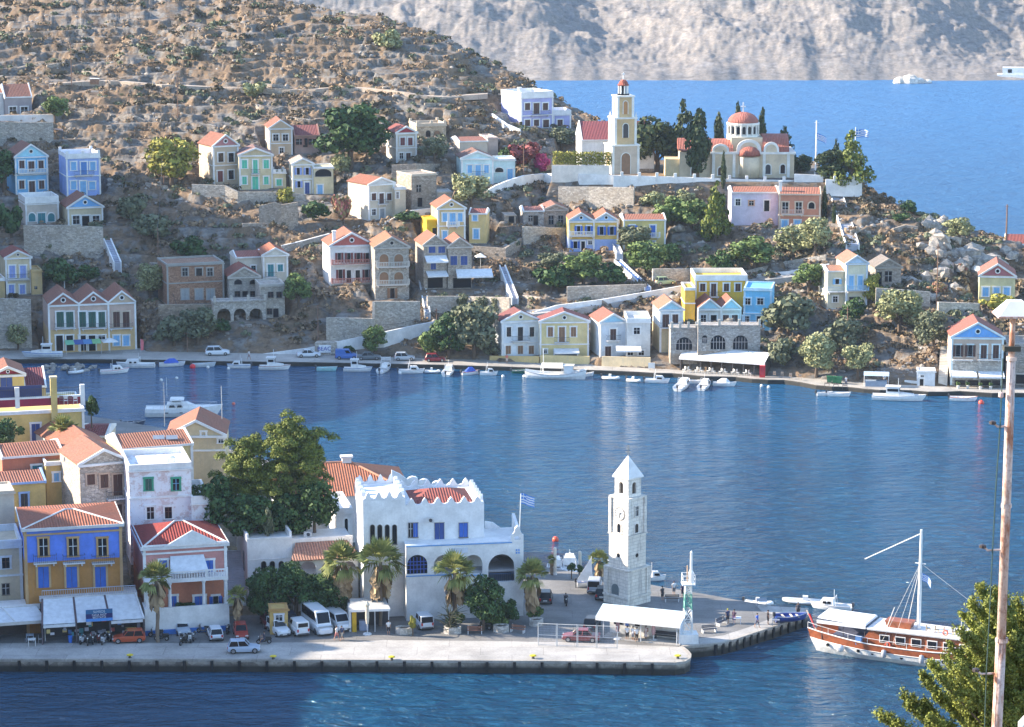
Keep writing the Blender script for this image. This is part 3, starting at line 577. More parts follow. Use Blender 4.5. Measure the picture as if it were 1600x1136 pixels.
# terrain surfaces
def rockmat(key='hillside_rock', scale=1.0, pale=(.255,.24,.222), grass=(.225,.16,.105), dark=(.085,.06,.04), bs=.9):
 m, nt, b = newmat(key); co = coords(nt, rnd=False)
 mp = N(nt, 'ShaderNodeMapping'); mp.inputs['Scale'].default_value = (.45*scale, .45*scale, 1.7*scale); nt.links.new(co, mp.inputs['Vector'])
 n1 = noise(nt, mp.outputs[0], .55, 8, .68, .3); n2 = noise(nt, co, .06*scale, 4, .6); n3 = noise(nt, co, .9*scale, 5, .7); n4 = noise(nt, co, .22*scale, 6, .72)
 rock = mix(nt, ramp(nt, n1, [(.36, 0), (.50, .6), (.62, 1)]), scl(pale, .38), pale)
 rock = mix(nt, ramp(nt, n3, [(.3, .5), (.6, 0)]), rock, scl(pale, .45))
 s = N(nt, 'ShaderNodeMath', operation='ADD'); nt.links.new(n4, s.inputs[0]);
 s2 = N(nt, 'ShaderNodeMath', operation='MULTIPLY'); s2.inputs[1].default_value = .5; nt.links.new(n2, s2.inputs[0]); nt.links.new(s2.outputs[0], s.inputs[1])
 gf = ramp(nt, s.outputs[0], [(.67, 0), (.79, .92)])
 grs = mix(nt, ramp(nt, n3, [(.35, 0), (.7, 1)]), scl(grass, .62), (grass[0]*1.15, grass[1]*1.12, grass[2]*1.1))
 col = mix(nt, gf, rock, grs)
 n5 = noise(nt, co, .35*scale, 6, .75)
 col = mix(nt, ramp(nt, n5, [(.54, 0), (.62, .85)]), col, dark)
 nt.links.new(col, b.inputs['Base Color']); b.inputs['Roughness'].default_value = .95; b.inputs['Specular IOR Level'].default_value = .1
 bump(nt, b, n1, bs, .5/scale); return m
def apply_pads(X, Y, Z, pads, soft=2.2, ssoft=1.2):
 for cx, cy, ux, uy, uc, hw, y0, y1, z in pads:
  dx, dy = X - cx, Y - cy
  u = dx*ux + dy*uy - uc; v = -dx*uy + dy*ux
  du = np.clip(np.abs(u) - hw, 0, None); dv = np.maximum(np.clip(y0 - v, 0, None), np.clip(v - y1, 0, None))
  wt = np.clip(1 - np.maximum(du/ssoft, dv/soft), 0, 1)
  Z = Z*(1-wt) + (z - .12)*wt
 return Z
def extra_pad(x0, x1, yb, dep, D=None, Z=None, front=1.0):
 f = Fac((x0+x1)/2, yb, D, Z, 0); u0, u1, _, _ = f.rect(x0, x1, yb-2, yb)
 PADS.append((f.p.x, f.p.y, f.u.x, f.u.y, (u0+u1)/2, (u1-u0)/2, -front, dep, f.p.z)); return f
# church terrace, terraces under gardens
PLAZA = extra_pad(862, 1292, 282, 40, D=556)
# columns in photograph px, rows in distance: even coverage of what the lens sees
cols = np.concatenate([np.arange(-420, -20, 14), np.arange(-20, 1622, 2.0), np.arange(1622, 1980, 14)])
rows = np.concatenate([np.arange(452, 470, 1.0), np.arange(470, 600, .42), np.arange(600, 662, .5), np.arange(662, 830, 4.0)])
P, Dg = np.meshgrid(cols, rows)
Zb = hillz(P, Dg)
Xg = (P - W0/2)/F*(Dg*cP + (CAMH - Zb)*sP)
Db = np.interp(P, _bx, _bD); Dr = np.interp(P, _rx, _rD)
inl = np.clip((Dg - Db)/10, 0, 1)
n_a = fbm(Xg/26, Dg/30, 4); n_b = fbm(Xg/6.5, Dg/4.5 + 50, 4, .55, ridged=True); n_c = fbm(Xg/1.9 + 9, Dg/1.3, 3, .6)
n_d = fbm(Xg/.9, Dg/.8 + 7, 2, .6)
n_e = fbm(Xg/13, Dg/9 - 30, 3, .5, ridged=True)
Z = Zb + inl*(n_a*2.6 + n_e*1.3 + n_b*.45 + n_c*.38 + n_d*.2)
step = 1.9; q = Z/step + n_a*1.2; fr = q - np.floor(q); led = (np.floor(q) + np.clip((fr-.25)/.35, 0, 1))*step - n_a*1.2*step
lw = np.clip(.55 + n_e*.6, 0, .85)*inl; Z = Z*(1-lw) + led*lw
sil = np.exp(-((Dg - Dr)/9)**2); Z = Z*(1 - .6*sil) + (Zb + n_c*.7 + n_b*.3)*.6*sil
Z = apply_pads(Xg, Dg, Z, PADS)
hill = grid_mesh('hillside', Xg, Dg, Z, rockmat()); tag(hill, kind='structure')
def hitg(px, py):
 j = int(np.clip(np.searchsorted(cols, px), 1, len(cols)-1)); col = Z[:, j]
 r = ray(px, py); zz = CAMH + r.z/r.y*rows
 below = np.where((col >= zz) & (rows > float(np.interp(px, _bx, _bD)) - 2))[0]
 i = int(below[0]) if len(below) else len(rows)-1
 return Vector((r.x/r.y*rows[i], rows[i], col[i]))
# west shoulder of the valley (outside the frame, shades the lower town)
xs = np.arange(-330, -78, 4.0); ys = np.arange(200, 800, 4.0); XX, YY = np.meshgrid(xs, ys)
edge = np.interp(YY, [200, 330, 420, 500, 600, 800], [-88, -90, -104, -118, -140, -190])
top = np.interp(YY, [200, 318, 332, 350, 380, 420, 480, 560, 640, 800], [51, 51, 45, 34, 36, 60, 82, 92, 80, 90])
tt = np.clip((edge - XX)/np.interp(YY, [322, 362], [45, 90]), 0, 1); ZW = -3 + (top + 3)*np.sin(tt*np.pi/2)**.8 + fbm(XX/20, YY/20, 4)*5*tt
tag(grid_mesh('west_hill', XX, YY, ZW, MC['hillside_rock']), kind='structure')
# the mountain across the strait
cx = np.concatenate([np.arange(-600, 300, 20), np.arange(300, 1640, 2.2), np.arange(1640, 2300, 20)]); dy = np.concatenate([[1128, 1134], np.arange(1138, 1420, 1.6), np.arange(1420, 2300, 12)])
P2, D2 = np.meshgrid(cx, dy); X2 = (P2 - 800)/F*(D2*cP + 80*sP)
shore = 1147 + fbm(X2/60, X2*0 + 4, 4)*14
t2 = np.clip(D2 - shore, -12, None)
ra = fbm(X2/95 + D2/70, D2/60 - X2/240, 5, .5, ridged=True); rb = fbm(X2/13, D2/15, 4, .62)
Z2 = t2*.36 + np.clip(t2/55, 0, 1)*(ra*8 + rb*.5) + np.clip(t2/8, 0, 1)*(rb*.5 + 1.2) + np.clip(t2/30, 0, 1)*fbm(X2/4, D2/5, 3, .6)*.7
gul = np.exp(-((X2 - 205 - (D2-1147)*.35)/42)**2) + .8*np.exp(-((X2 - 60 + (D2-1147)*.2)/30)**2); Z2 = Z2 - gul*np.clip(t2/60, 0, 1)*16
Z2 = np.where(t2 < 0, t2*.5, Z2)
tag(grid_mesh('mountain', X2, D2, Z2, rockmat('mountain_rock', .8, (.30,.28,.27), (.275,.25,.23), (.22,.21,.2), bs=.2)), kind='structure')
# the sea
def seamat():
 m, nt, b = newmat('sea_water'); co = coords(nt, rnd=False)
 b.inputs['IOR'].default_value = 1.5
 g = N(nt, 'ShaderNodeNewGeometry'); sx = N(nt, 'ShaderNodeSeparateXYZ'); nt.links.new(g.outputs['Position'], sx.inputs[0])
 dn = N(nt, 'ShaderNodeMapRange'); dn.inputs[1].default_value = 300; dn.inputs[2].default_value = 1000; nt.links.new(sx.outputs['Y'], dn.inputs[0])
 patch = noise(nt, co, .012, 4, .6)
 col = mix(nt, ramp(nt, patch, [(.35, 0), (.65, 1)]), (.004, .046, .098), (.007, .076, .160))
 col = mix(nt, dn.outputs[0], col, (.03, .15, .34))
 fm_ = N(nt, 'ShaderNodeMapping'); fm_.inputs['Scale'].default_value = (.10, .05, 1); nt.links.new(co, fm_.inputs['Vector'])   # whitecaps on the open strait
 fo = ramp(nt, noise(nt, fm_.outputs[0], 2.2, 6, .75), [(.70, 0), (.74, 1)]); mf = N(nt, 'ShaderNodeMath', operation='MULTIPLY'); nt.links.new(fo, mf.inputs[0]); nt.links.new(dn.outputs[0], mf.inputs[1])
 col = mix(nt, mf.outputs[0], col, (.65, .70, .75)); nt.links.new(col, b.inputs['Base Color'])
 rr = N(nt, 'ShaderNodeMapRange'); rr.inputs[1].default_value = 480; rr.inputs[2].default_value = 640; rr.inputs[3].default_value = .08; rr.inputs[4].default_value = .42; nt.links.new(sx.outputs['Y'], rr.inputs[0]); nt.links.new(rr.outputs[0], b.inputs['Roughness'])
 mp = N(nt, 'ShaderNodeMapping'); mp.inputs['Scale'].default_value = (.55, 1.25, 1); mp.inputs['Rotation'].default_value = (0, 0, R(-8)); nt.links.new(co, mp.inputs['Vector'])
 w1 = noise(nt, mp.outputs[0], .55, 5, .62, .4); w2 = noise(nt, mp.outputs[0], .09, 3, .5)
 ml = N(nt, 'ShaderNodeMath', operation='MULTIPLY_ADD'); ml.inputs[1].default_value = 1.6; nt.links.new(w2, ml.inputs[0]); nt.links.new(w1, ml.inputs[2])

 calm = N(nt, 'ShaderNodeMapRange'); calm.inputs[1].default_value = 400; calm.inputs[2].default_value = 470; calm.inputs[3].default_value = 1.0; calm.inputs[4].default_value = .42; nt.links.new(sx.outputs['Y'], calm.inputs[0])
 out = N(nt, 'ShaderNodeMapRange'); out.inputs[1].default_value = 560; out.inputs[2].default_value = 600; out.inputs[3].default_value = 0; out.inputs[4].default_value = .55; nt.links.new(sx.outputs['Y'], out.inputs[0])
 ad = N(nt, 'ShaderNodeMath', operation='ADD'); nt.links.new(calm.outputs[0], ad.inputs[0]); nt.links.new(out.outputs[0], ad.inputs[1])
 bn = N(nt, 'ShaderNodeBump'); bn.inputs['Distance'].default_value = 1.9; nt.links.new(ad.outputs[0], bn.inputs['Strength'])
 nt.links.new(ml.outputs[0], bn.inputs['Height']); nt.links.new(bn.outputs[0], b.inputs['Normal']); return m
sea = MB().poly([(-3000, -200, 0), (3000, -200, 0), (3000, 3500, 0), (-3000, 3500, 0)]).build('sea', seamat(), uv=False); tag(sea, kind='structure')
# far quay and its road
def conc(key='quay_concrete', c=(.46,.43,.39)):
 if key in MC: return MC[key]
 m, nt, b = newmat(key); co = coords(nt, rnd=False); n1 = noise(nt, co, .25, 6, .65); n2 = noise(nt, co, 4, 4)
 col = mix(nt, ramp(nt, n1, [(.35, 0), (.68, 1)]), scl(c, .72), scl(c, 1.12)); col = mix(nt, .6, col, mix(nt, 1, col, ramp(nt, n2, [(.3, .7), (.65, 1)]), 'MULTIPLY'))
 br = N(nt, 'ShaderNodeTexBrick'); br.offset = .5; br.inputs['Scale'].default_value = 1; br.inputs['Brick Width'].default_value = 7.3; br.inputs['Row Height'].default_value = 3.1; br.inputs['Mortar Size'].default_value = .04
 br.inputs['Color1'].default_value = (1, 1, 1, 1); br.inputs['Color2'].default_value = (.86, .87, .88, 1); br.inputs['Mortar'].default_value = (.66, .66, .66, 1); nt.links.new(co, br.inputs['Vector'])
 mp = N(nt, 'ShaderNodeMapping'); mp.inputs['Scale'].default_value = (.35, 1.6, 1); nt.links.new(co, mp.inputs['Vector'])
 col = mix(nt, 1, col, br.outputs[0], 'MULTIPLY'); col = mix(nt, ramp(nt, noise(nt, mp.outputs[0], .8, 5, .7), [(.56, 0), (.70, .55)]), col, scl(c, .45))
 nt.links.new(col, b.inputs['Base Color']); b.inputs['Roughness'].default_value = .85; bump(nt, b, n2, .3, .03); return m
def quaystone(key='quay_stone'):
 if key in MC: return MC[key]
 m, nt, b = newmat(key); co = coords(nt, rnd=False); g = N(nt, 'ShaderNodeNewGeometry'); sx = N(nt, 'ShaderNodeSeparateXYZ'); nt.links.new(g.outputs['Position'], sx.inputs[0])
 mp = N(nt, 'ShaderNodeMapping'); mp.inputs['Scale'].default_value = (1, 1, 1.4); nt.links.new(co, mp.inputs['Vector'])
 v = N(nt, 'ShaderNodeTexVoronoi'); v.inputs['Scale'].default_value = 1.1; nt.links.new(mp.outputs[0], v.inputs['Vector'])
 sp = N(nt, 'ShaderNodeSeparateColor'); nt.links.new(v.outputs['Color'], sp.inputs[0])
 c = mix(nt, sp.outputs[0], (.20, .17, .14), (.42, .37, .31)); c = mix(nt, ramp(nt, noise(nt, co, .6, 6, .7), [(.42, 0), (.6, .8)]), c, (.10, .085, .07))
 mr = N(nt, 'ShaderNodeMapRange'); mr.inputs[1].default_value = 1.0; mr.inputs[2].default_value = .6; nt.links.new(sx.outputs['Z'], mr.inputs[0])
 c = mix(nt, mr.outputs[0], c, (.025, .025, .022))   # weed and wet stone at the waterline
 nt.links.new(c, b.inputs['Base Color']); b.inputs['Roughness'].default_value = .8; bump(nt, b, sp.outputs[0], .6, .1); return m
def slab(name, pts, z, zb, topmat, sidemat):
 """ground sheet with a real edge down to zb"""
 t = MB().poly([(x, y, z) for x, y in pts]).build(name, topmat, uv=True); tag(t, kind='structure')
 sd_ = MB(); n = len(pts)
 for i in range(n):
  a, b_ = pts[i], pts[(i+1) % n]; sd_.poly([(a[0], a[1], zb), (b_[0], b_[1], zb), (b_[0], b_[1], z), (a[0], a[1], z)])
 w_ = sd_.build(name + '_wall', sidemat, uv=True); tag(w_, kind='structure'); return t
ed = [atZ(x, y, QZ) for x, y in T_edge];
fine = []
for x in range(-900, 2101, 25):
 y = float(np.interp(x, [a[0] for a in T_edge], [a[1] for a in T_edge])); p = atZ(x, y + (1.0*math.sin(x*.07)+.6*math.sin(x*.23) if x > 1000 else 0), QZ); fine.append((p.x, p.y))
bk = []
for x in range(2100, -901, -50):
 y = float(np.interp(x, _bx, [a[1] for a in T_back])); p = atZ(x, y, QZ); bk.append((p.x, p.y + 3.5))
slab('far_quay', fine + bk, QZ, -1, conc(), quaystone())
# near harbour promontory
NZ = 1.5
def npt(x, y, z=NZ): p = atZ(x, y, z); return (p.x, p.y)
outl = [(-500,1029),(0,1030),(300,1030),(600,1031),(900,1033),(1055,1035),(1070,1033),(1078,1028),(1079,1022),(1074,1016),(1066,1010),(1072,1008.8),(1100,1007),(1128,1004),(1150,998),(1180,988),(1220,975),(1262,960),(1262,950),(1210,947),(1160,939),(1100,928),(1040,918),(980,906),(900,894),(840,884),(800,872),(760,848),(690,800),(560,752),(440,726),(352,700),(345,684),(250,668),(140,650),(100,640),(-60,632),(-500,610)]
slab('harbour_square', [npt(*q) for q in outl], NZ, -1, conc('paving', (.22,.215,.21)), quaystone())
strip = [(-500,1029.2),(0,1030.2),(300,1030.2),(600,1031.2),(900,1033.2),(1054,1034.8),(1068,1032.6),(1076,1028),(1077,1022),(1072,1016),(1064,1011),(900,1004),(780,1002),(600,1000),(560,1003),(300,1005),(-500,1005)]
tag(MB().poly([(*npt(*q), NZ + .006) for q in strip]).build('quay_apron', conc('apron_concrete', (.46,.44,.415))), kind='structure')
ap2 = [(1068,1010.3),(1100,1007.3),(1128,1004.3),(1150,998.2),(1180,988.2),(1220,975.2),(1261,960.2),(1261,950.5),(1211,947.5),(1180,944),(1190,955),(1215,962),(1170,980),(1130,993),(1090,998),(1060,1000)]
tag(MB().poly([(*npt(*q), NZ + .005) for q in ap2]).build('pier_edge_paving', conc('apron_concrete')), kind='structure')
# rounded stone coping of the quay
m = MB()
cop = [npt(*q) for q in outl[:19]]
for a, b_ in zip(cop[:-1], cop[1:]):
 d = Vector((b_[0]-a[0], b_[1]-a[1], 0)).normalized(); nn = Vector((d.y, -d.x, 0))
 m.hexa([(a[0]+nn.x*.1, a[1]+nn.y*.1, NZ-.3), (b_[0]+nn.x*.1, b_[1]+nn.y*.1, NZ-.3), (b_[0]-nn.x*.35, b_[1]-nn.y*.35, NZ-.3), (a[0]-nn.x*.35, a[1]-nn.y*.35, NZ-.3)],
           [(a[0]+nn.x*.1, a[1]+nn.y*.1, NZ+.03), (b_[0]+nn.x*.1, b_[1]+nn.y*.1, NZ+.03), (b_[0]-nn.x*.35, b_[1]-nn.y*.35, NZ+.03), (a[0]-nn.x*.35, a[1]-nn.y*.35, NZ+.03)])
tag(m.build('quay_coping', conc('coping', (.46,.42,.37))), kind='structure')
# knoll behind the first row of buildings
KX, KY = np.meshgrid(np.arange(-110, 14, 1.6), np.arange(312, 392, 1.6))
kz = NZ - .4 + 9.0*np.exp(-(((KX + 62)/42)**2)**1.4)*np.clip((KY - 312)/22, 0, 1)*np.clip((388 - KY)/22, 0, 1)*np.clip((-2 - KX)/16, 0, 1) + fbm(KX/5, KY/5, 3)*.2 - .1
kz = np.where((KX > -24) | (KY > 366), -3, kz)
tag(grid_mesh('knoll', KX, KY, kz, rockmat('knoll_ground', 1, (.30,.28,.25), (.2,.17,.11), (.05,.06,.03))), kind='structure')
# hazy air
hm = bpy.data.materials.new('haze_air'); hm.use_nodes = True; hn = hm.node_tree; hn.nodes.remove(hn.nodes['Principled BSDF'])
pv = hn.nodes.new('ShaderNodeVolumePrincipled'); pv.inputs['Density'].default_value = .00005; pv.inputs['Color'].default_value = (.60, .77, 1.0, 1); pv.inputs['Anisotropy'].default_value = 0.0
hn.links.new(pv.outputs[0], hn.nodes['Material Output'].inputs['Volume'])
hz_ = MB().box(-1400, 1400, -120, 2400, -14, 560).build('haze', hm, uv=False); tag(hz_, 'thin bluish sea haze over the whole bay', 'haze', kind='stuff')
# rubber fenders hung on the quay walls
def fender(x, y, n):
 p = atZ(x, y, NZ); o = MB().box(-.16, .16, -.2, .12, -1.35, -.12).build('quay_fender', plain((.012,.012,.014), .8), loc=p, rz=n); tag(o, 'black rubber fender hanging on the quay wall', 'fender', 'black rubber fenders along the quay walls')
for x, y in ((1118,1005.5),(1129,1003.7),(1140,1000.8),(1151,997.5),(1162,994),(1173,990.5),(1184,986.9),(1196,983),(1208,979),(1220,975),(1232,971),(1244,966.5),(1254,963)): fender(x, y, .9)
for x in range(30, 1060, 43): fender(x, float(np.interp(x, [0,600,900,1055], [1030.3,1031.3,1033.3,1035.3])), 0)
# arcades, strips of wall
def arcade(root, name, mat_, u0, u1, v0, v1, arches, y0=0.0, y1=.45, n=10):
 """wall with real arched openings: arches = [(a, b, sill, crown)]"""
 m = MB(); cur = u0
 for a, b, vs, vt in sorted(arches):
  if a > cur: m.box(cur, a, y0, y1, v0, v1)
  if vs > v0: m.box(a, b, y0, y1, v0, vs)
  r = (b-a)/2; c = (a+b)/2; h = min(r, (vt-vs)*.6)
  for i in range(n):
   xa, xb = c - r*math.cos(math.pi*i/n), c - r*math.cos(math.pi*(i+1)/n)
   za, zb = vt-h+h*math.sin(math.pi*i/n), vt-h+h*math.sin(math.pi*(i+1)/n)
   m._pr([(xa, za), (xb, zb), (xb, v1), (xa, v1)], y0, y1)
  cur = b
 if cur < u1: m.box(cur, u1, y0, y1, v0, v1)
 return m.build(name, mat_, root)
def wall_strip(label, pts, mat_, th=.5, cap=None, name='stone_wall', cat='wall', deep=2.0, pillars=0, D=None, group=None):
 """free standing or retaining wall following the ground; pts = [(px, top px y, base px y)]"""
 P3 = []
 for q in pts:
  x, yt, yb = q[:3]; d = q[3] if len(q) > 3 else D
  b = atD(x, yb, d) if d else hitg(x, yb)
  r = ray(x, yt); t = b.y / r.y; top = CAMH + r.z*t
  P3.append((b, max(top, b.z + .3)))
 o3 = P3[0][0]; root = thing(name, o3, 0, label, cat, group); m = MB(); c = MB()
 for (a, ta), (b, tb) in zip(P3[:-1], P3[1:]):
  d = Vector((b.x-a.x, b.y-a.y, 0)).normalized(); nn = Vector((-d.y, d.x, 0))*th; A = a - o3; B = b - o3
  za, zb = A.z - deep, B.z - deep; ta -= o3.z; tb -= o3.z
  bot = [(A.x, A.y, za), (B.x, B.y, zb), (B.x+nn.x, B.y+nn.y, zb), (A.x+nn.x, A.y+nn.y, za)]
  m.hexa(bot, [(A.x, A.y, ta), (B.x, B.y, tb), (B.x+nn.x, B.y+nn.y, tb), (A.x+nn.x, A.y+nn.y, ta)])
  if cap:
   e = nn.normalized()*.06
   q = lambda z: [(A.x-e.x, A.y-e.y, ta+z), (B.x-e.x, B.y-e.y, tb+z), (B.x+nn.x+e.x, B.y+nn.y+e.y, tb+z), (A.x+nn.x+e.x, A.y+nn.y+e.y, ta+z)]
   c.hexa(q(.004), q(.16))
  if pillars:
   k = max(1, int((B-A).length/pillars))
   for i in range(k):
    s = A.lerp(B, (i+.5)/k); t = ta + (tb-ta)*(i+.5)/k;
    MB().box(s.x-.3, s.x+.3, s.y-.1, s.y+.5, t-1.0, t+.75).build('wall_pillar', mat_, root)
 m.build('wall', mat_, root)
 if cap: c.build('coping', cap, root)
 return root
W_ = plaster(WHITE); WR = plaster((.74,.74,.74))
# church of the headland
f = Fac(1150, 277, D=562, phi=4); ch = thing('church', f.p, f.yaw, 'domed church in cream and white with pink tiled dome on the headland', 'church')
wallc = plaster((.62,.53,.40)); whit = plaster((.80,.77,.73)); rt = tiles((.50,.17,.12));
def U(x, y=250, o=0): return f.uv(x, y, o)[0]
def V(y, x=1150, o=0): return f.uv(x, y, o)[1]
ve = V(241)
MB().box(U(1112), U(1241), 0, 11, -1, ve).build('wall', wallc, ch); MB().box(U(1062), U(1112)-.01, .6, 9, -1, V(238)).build('side_aisle', wallc, ch)
MB().box(U(1040), U(1062)-.01, 1.5, 8, -1, V(250)).build('porch', plaster((.66,.55,.36)), ch)
MB().box(U(1110), U(1243), -.25, 11.2, ve, ve+.45).build('cornice', whit, ch)
for x in (1147, 1194, 1232, 1115): MB().box(U(x)-.3, U(x)+.3, -.12, -.003, 0, ve).build('pilaster', whit, ch)
m = MB(); v0 = V(236); m.hexa([(U(1060),.3,v0),(U(1112)-.02,.3,v0),(U(1112)-.02,9.2,v0),(U(1060),9.2,v0)], [(U(1060),4.0,v0+2.2),(U(1112)-.02,4.0,v0+2.2),(U(1112)-.02,5.4,v0+2.2),(U(1060),5.4,v0+2.2)]); m.build('aisle_roof', rt, ch)
def archgable(xc, w_, ytop, y, col, nm, inner=None):
 c = U(xc); r = U(xc+w_/2) - c; h = V(ytop) - ve - .45; n = 12
 pts = [(c-r, ve+.45), (c+r, ve+.45)] + [(c+r*math.cos(math.pi*i/n), ve+.45+h*.25+h*.75*math.sin(math.pi*i/n)) for i in range(n+1)]
 o = MB()._pr(pts, y, y+.5).build(nm, col, ch)
 if inner: MB()._pr([(c+(x-c)*.72, ve+.45+(z-ve-.45)*.78) for x, z in pts], y-.06, y-.003).build('arch_panel', inner, ch)
archgable(1126, 26, 225, 0, whit, 'arched_gable', wallc); archgable(1170, 38, 218, 0, whit, 'arched_gable', wallc); archgable(1205, 24, 222, 0, whit, 'arched_gable', wallc)
# apse with half dome, red vault to the right
ap = MB().lathe([(U(1178)-U(1162), 0), (U(1178)-U(1162), V(245)), ], (U(1171), 0, -0.5+.5), 16).build('apse', wallc, ch, smooth=True)
MB().lathe([(2.4, 0), (2.1, .9), (1.3, 1.7), (.05, 2.0)], (U(1171), .2, V(243)), 16).build('apse_roof', rt, ch, smooth=True)
vv = MB(); n = 10; secs = []
for x in (U(1192), U(1233)): secs.append([(x, 5.2 - 5.0*math.cos(math.pi*i/n), ve+.46+3.4*math.sin(math.pi*i/n)) for i in range(n+1)])
vv.loft(secs, close=True).build('vault_roof', rt, ch)
secs = []
for x in (U(1090), U(1146)): secs.append([(x, 5.2 - 4.6*math.cos(math.pi*i/n), ve+.46+2.3*math.sin(math.pi*i/n)) for i in range(n+1)])
MB().loft(secs).build('vault_roof', rt, ch)
cx, cy = U(1163), 5.2; MB().box(U(1143), U(1192)-.02, 1.6, 8.8, ve+.46, V(215, o=-1.6)).build('crossing', wallc, ch)
dr = (U(1187)-U(1138))/2; zd = V(215, o=-1.6); zt = V(194, o=-5)
MB().lathe([(dr*1.04, zd-.6), (dr*1.04, zd+.3), (dr*.94, zd+.3), (dr*.94, zt)], (cx, cy, 0), 24).build('drum', whit, ch)
MB().lathe([(dr*1.06, zt), (dr*1.06, zt+.4)], (cx, cy, 0), 24).build('drum_cornice', whit, ch)
for k in range(16):
 a = 2*math.pi*k/16; x, y = cx+dr*.95*math.cos(a), cy+dr*.95*math.sin(a); o = MB()
 o._pr(archpts(-.32, .32, 0, zt-zd-.9, 6), -.05, .1); w_ = o.build('window', glass(), ch); w_.location = (x, y, zd+.6); w_.rotation_euler.z = a + math.pi/2
 c_ = MB().tube([(cx+dr*1.0*math.cos(a+.196), cy+dr*1.0*math.sin(a+.196), zd+.2), (cx+dr*1.0*math.cos(a+.196), cy+dr*1.0*math.sin(a+.196), zt)], .17, 6).build('column', whit, ch)
hd = V(175, o=-5) - zt - .4
MB().lathe([(dr*.98*math.cos(math.pi/2*i/9)+.01, zt+.4+hd*math.sin(math.pi/2*i/9)) for i in range(10)], (cx, cy, 0), 24).build('dome', tiles((.56,.20,.15)), ch, smooth=True)
zc = zt+.4+hd; t = MB(); t.box(cx-.12, cx+.12, cy-.12, cy+.12, zc-.1, V(160, o=-5)); t.box(cx-.5, cx+.5, cy-.1, cy+.1, zc+1.0, zc+1.25); t.build('cross', W_, ch)
for kind, x, y0, y1, w_, col in (('A',1159,257,271,6,'dk'),('a',1173,255,272,11,'dk'),('A',1200,257,272,8,'dk'),('a',1223,257,271,7,'dk')):
 a, b, c, d = f.rect(x-w_/2, x+w_/2, y0, y1); opening(ch, kind, a, b, c, d, col, (.78,.76,.72))
for x, w_ in ((1085, 9), (1126, 8)):
 a, b, c, d = f.rect(x-w_/2, x+w_/2, 261, 274); opening(ch, 'A', a, b, c, d, 'br', (.78,.76,.72), y=.58 if x < 1112 else -.0)
# bell tower
f = Fac(977, 272, D=559, phi=16); bt = thing('bell_tower', f.p, f.yaw, 'tiered ochre and white bell tower with a small red dome', 'bell tower')
och = plaster((.56,.42,.26)); lil = plaster((.52,.44,.36))
def tier(x0, x1, yt, yb, q, panel, nm, arch_=None, ac='wo'):
 a, b, z0, z1 = f.rect(x0, x1, yt, yb); w_ = b-a; c = (a+b)/2; y0 = 2.6 - w_/2
 MB().box(a, b, y0, y0+w_, z0, z1-.3).build(nm, panel, bt)
 t = MB(); t.box(a-.2, b+.2, y0-.2, y0+w_+.2, z1-.3, z1); t.build('tier_cornice', whit, bt)
 for px_ in (a-.05, b-.45): MB().box(px_, px_+.5, y0-.1, y0+w_+.08, z0, z1-.303).build('pilaster', whit, bt)
 if arch_:
  aw, h0, h1 = arch_; zz0 = z0+(z1-z0)*h0; zz1 = z0+(z1-z0)*h1
  o = MB()._pr(archpts(c-aw/2-.15, c+aw/2+.15, zz0, zz1+.15), y0-.12, y0-.003).build('arch_surround', whit, bt)
  MB()._pr(archpts(c-aw/2, c+aw/2, zz0, zz1), y0-.15, y0-.122).build('pane', plain(SHUT[ac]), o)
  o = MB().box(a-.12, a-.003, y0+w_*.3, y0+w_*.7, zz0, zz1).build('arch_surround', och, bt)
 return c, 2.6, z1, w_
tier(956, 998, 226, 272, 0, lil, 'base_tier', (1.9, 0, .72), 'wo')
tier(961, 995, 184, 226, 0, och, 'middle_tier', (1.1, .25, .78), 'dk')
c, y_, z1, w_ = tier(966, 992, 150, 184, 0, och, 'upper_tier', (.9, .15, .75), 'or')
for sx in (-1, 1):
 for sy in (-1, 1): MB().lathe([(.22,0),(.22,.5),(.1,.7),(.02,1.2)], (c+sx*(w_/2+.25)*1.1, y_+sy*w_*.55, z1-4.6), 6).build('finial', whit, bt)
zt = f.uv(980, 135)[1]
MB().lathe([(w_*.36, z1), (w_*.36, z1+.3), (w_*.15, z1+.3), (w_*.15, zt)], (c, y_, 0), 12).build('lantern_core', glass(), bt)
for k in range(8):
 a = math.pi*2*k/8; MB().tube([(c+w_*.27*math.cos(a), y_+w_*.27*math.sin(a), z1+.2), (c+w_*.27*math.cos(a), y_+w_*.27*math.sin(a), zt)], .16, 6).build('column', whit, bt)
MB().lathe([(w_*.34, zt), (w_*.34, zt+.2), (w_*.29, zt+.25), (w_*.25, zt+.7), (w_*.15, zt+1.1), (.05, zt+1.25)], (c, y_, 0), 14).build('dome', tiles((.50,.13,.08)), bt, smooth=True)
m = MB(); m.box(c-.08, c+.08, y_-.08, y_+.08, zt+1.2, zt+2.7); m.box(c-.35, c+.35, y_-.07, y_+.07, zt+2.3, zt+2.5); m.build('cross', W_, bt)
H('long white hall with a wide dark red roof behind the bell tower', 909,1022,264,219,189,WHITE,'side',(.30,.07,.08),dep=14,D=573,phi=6,pil=False,found=4)
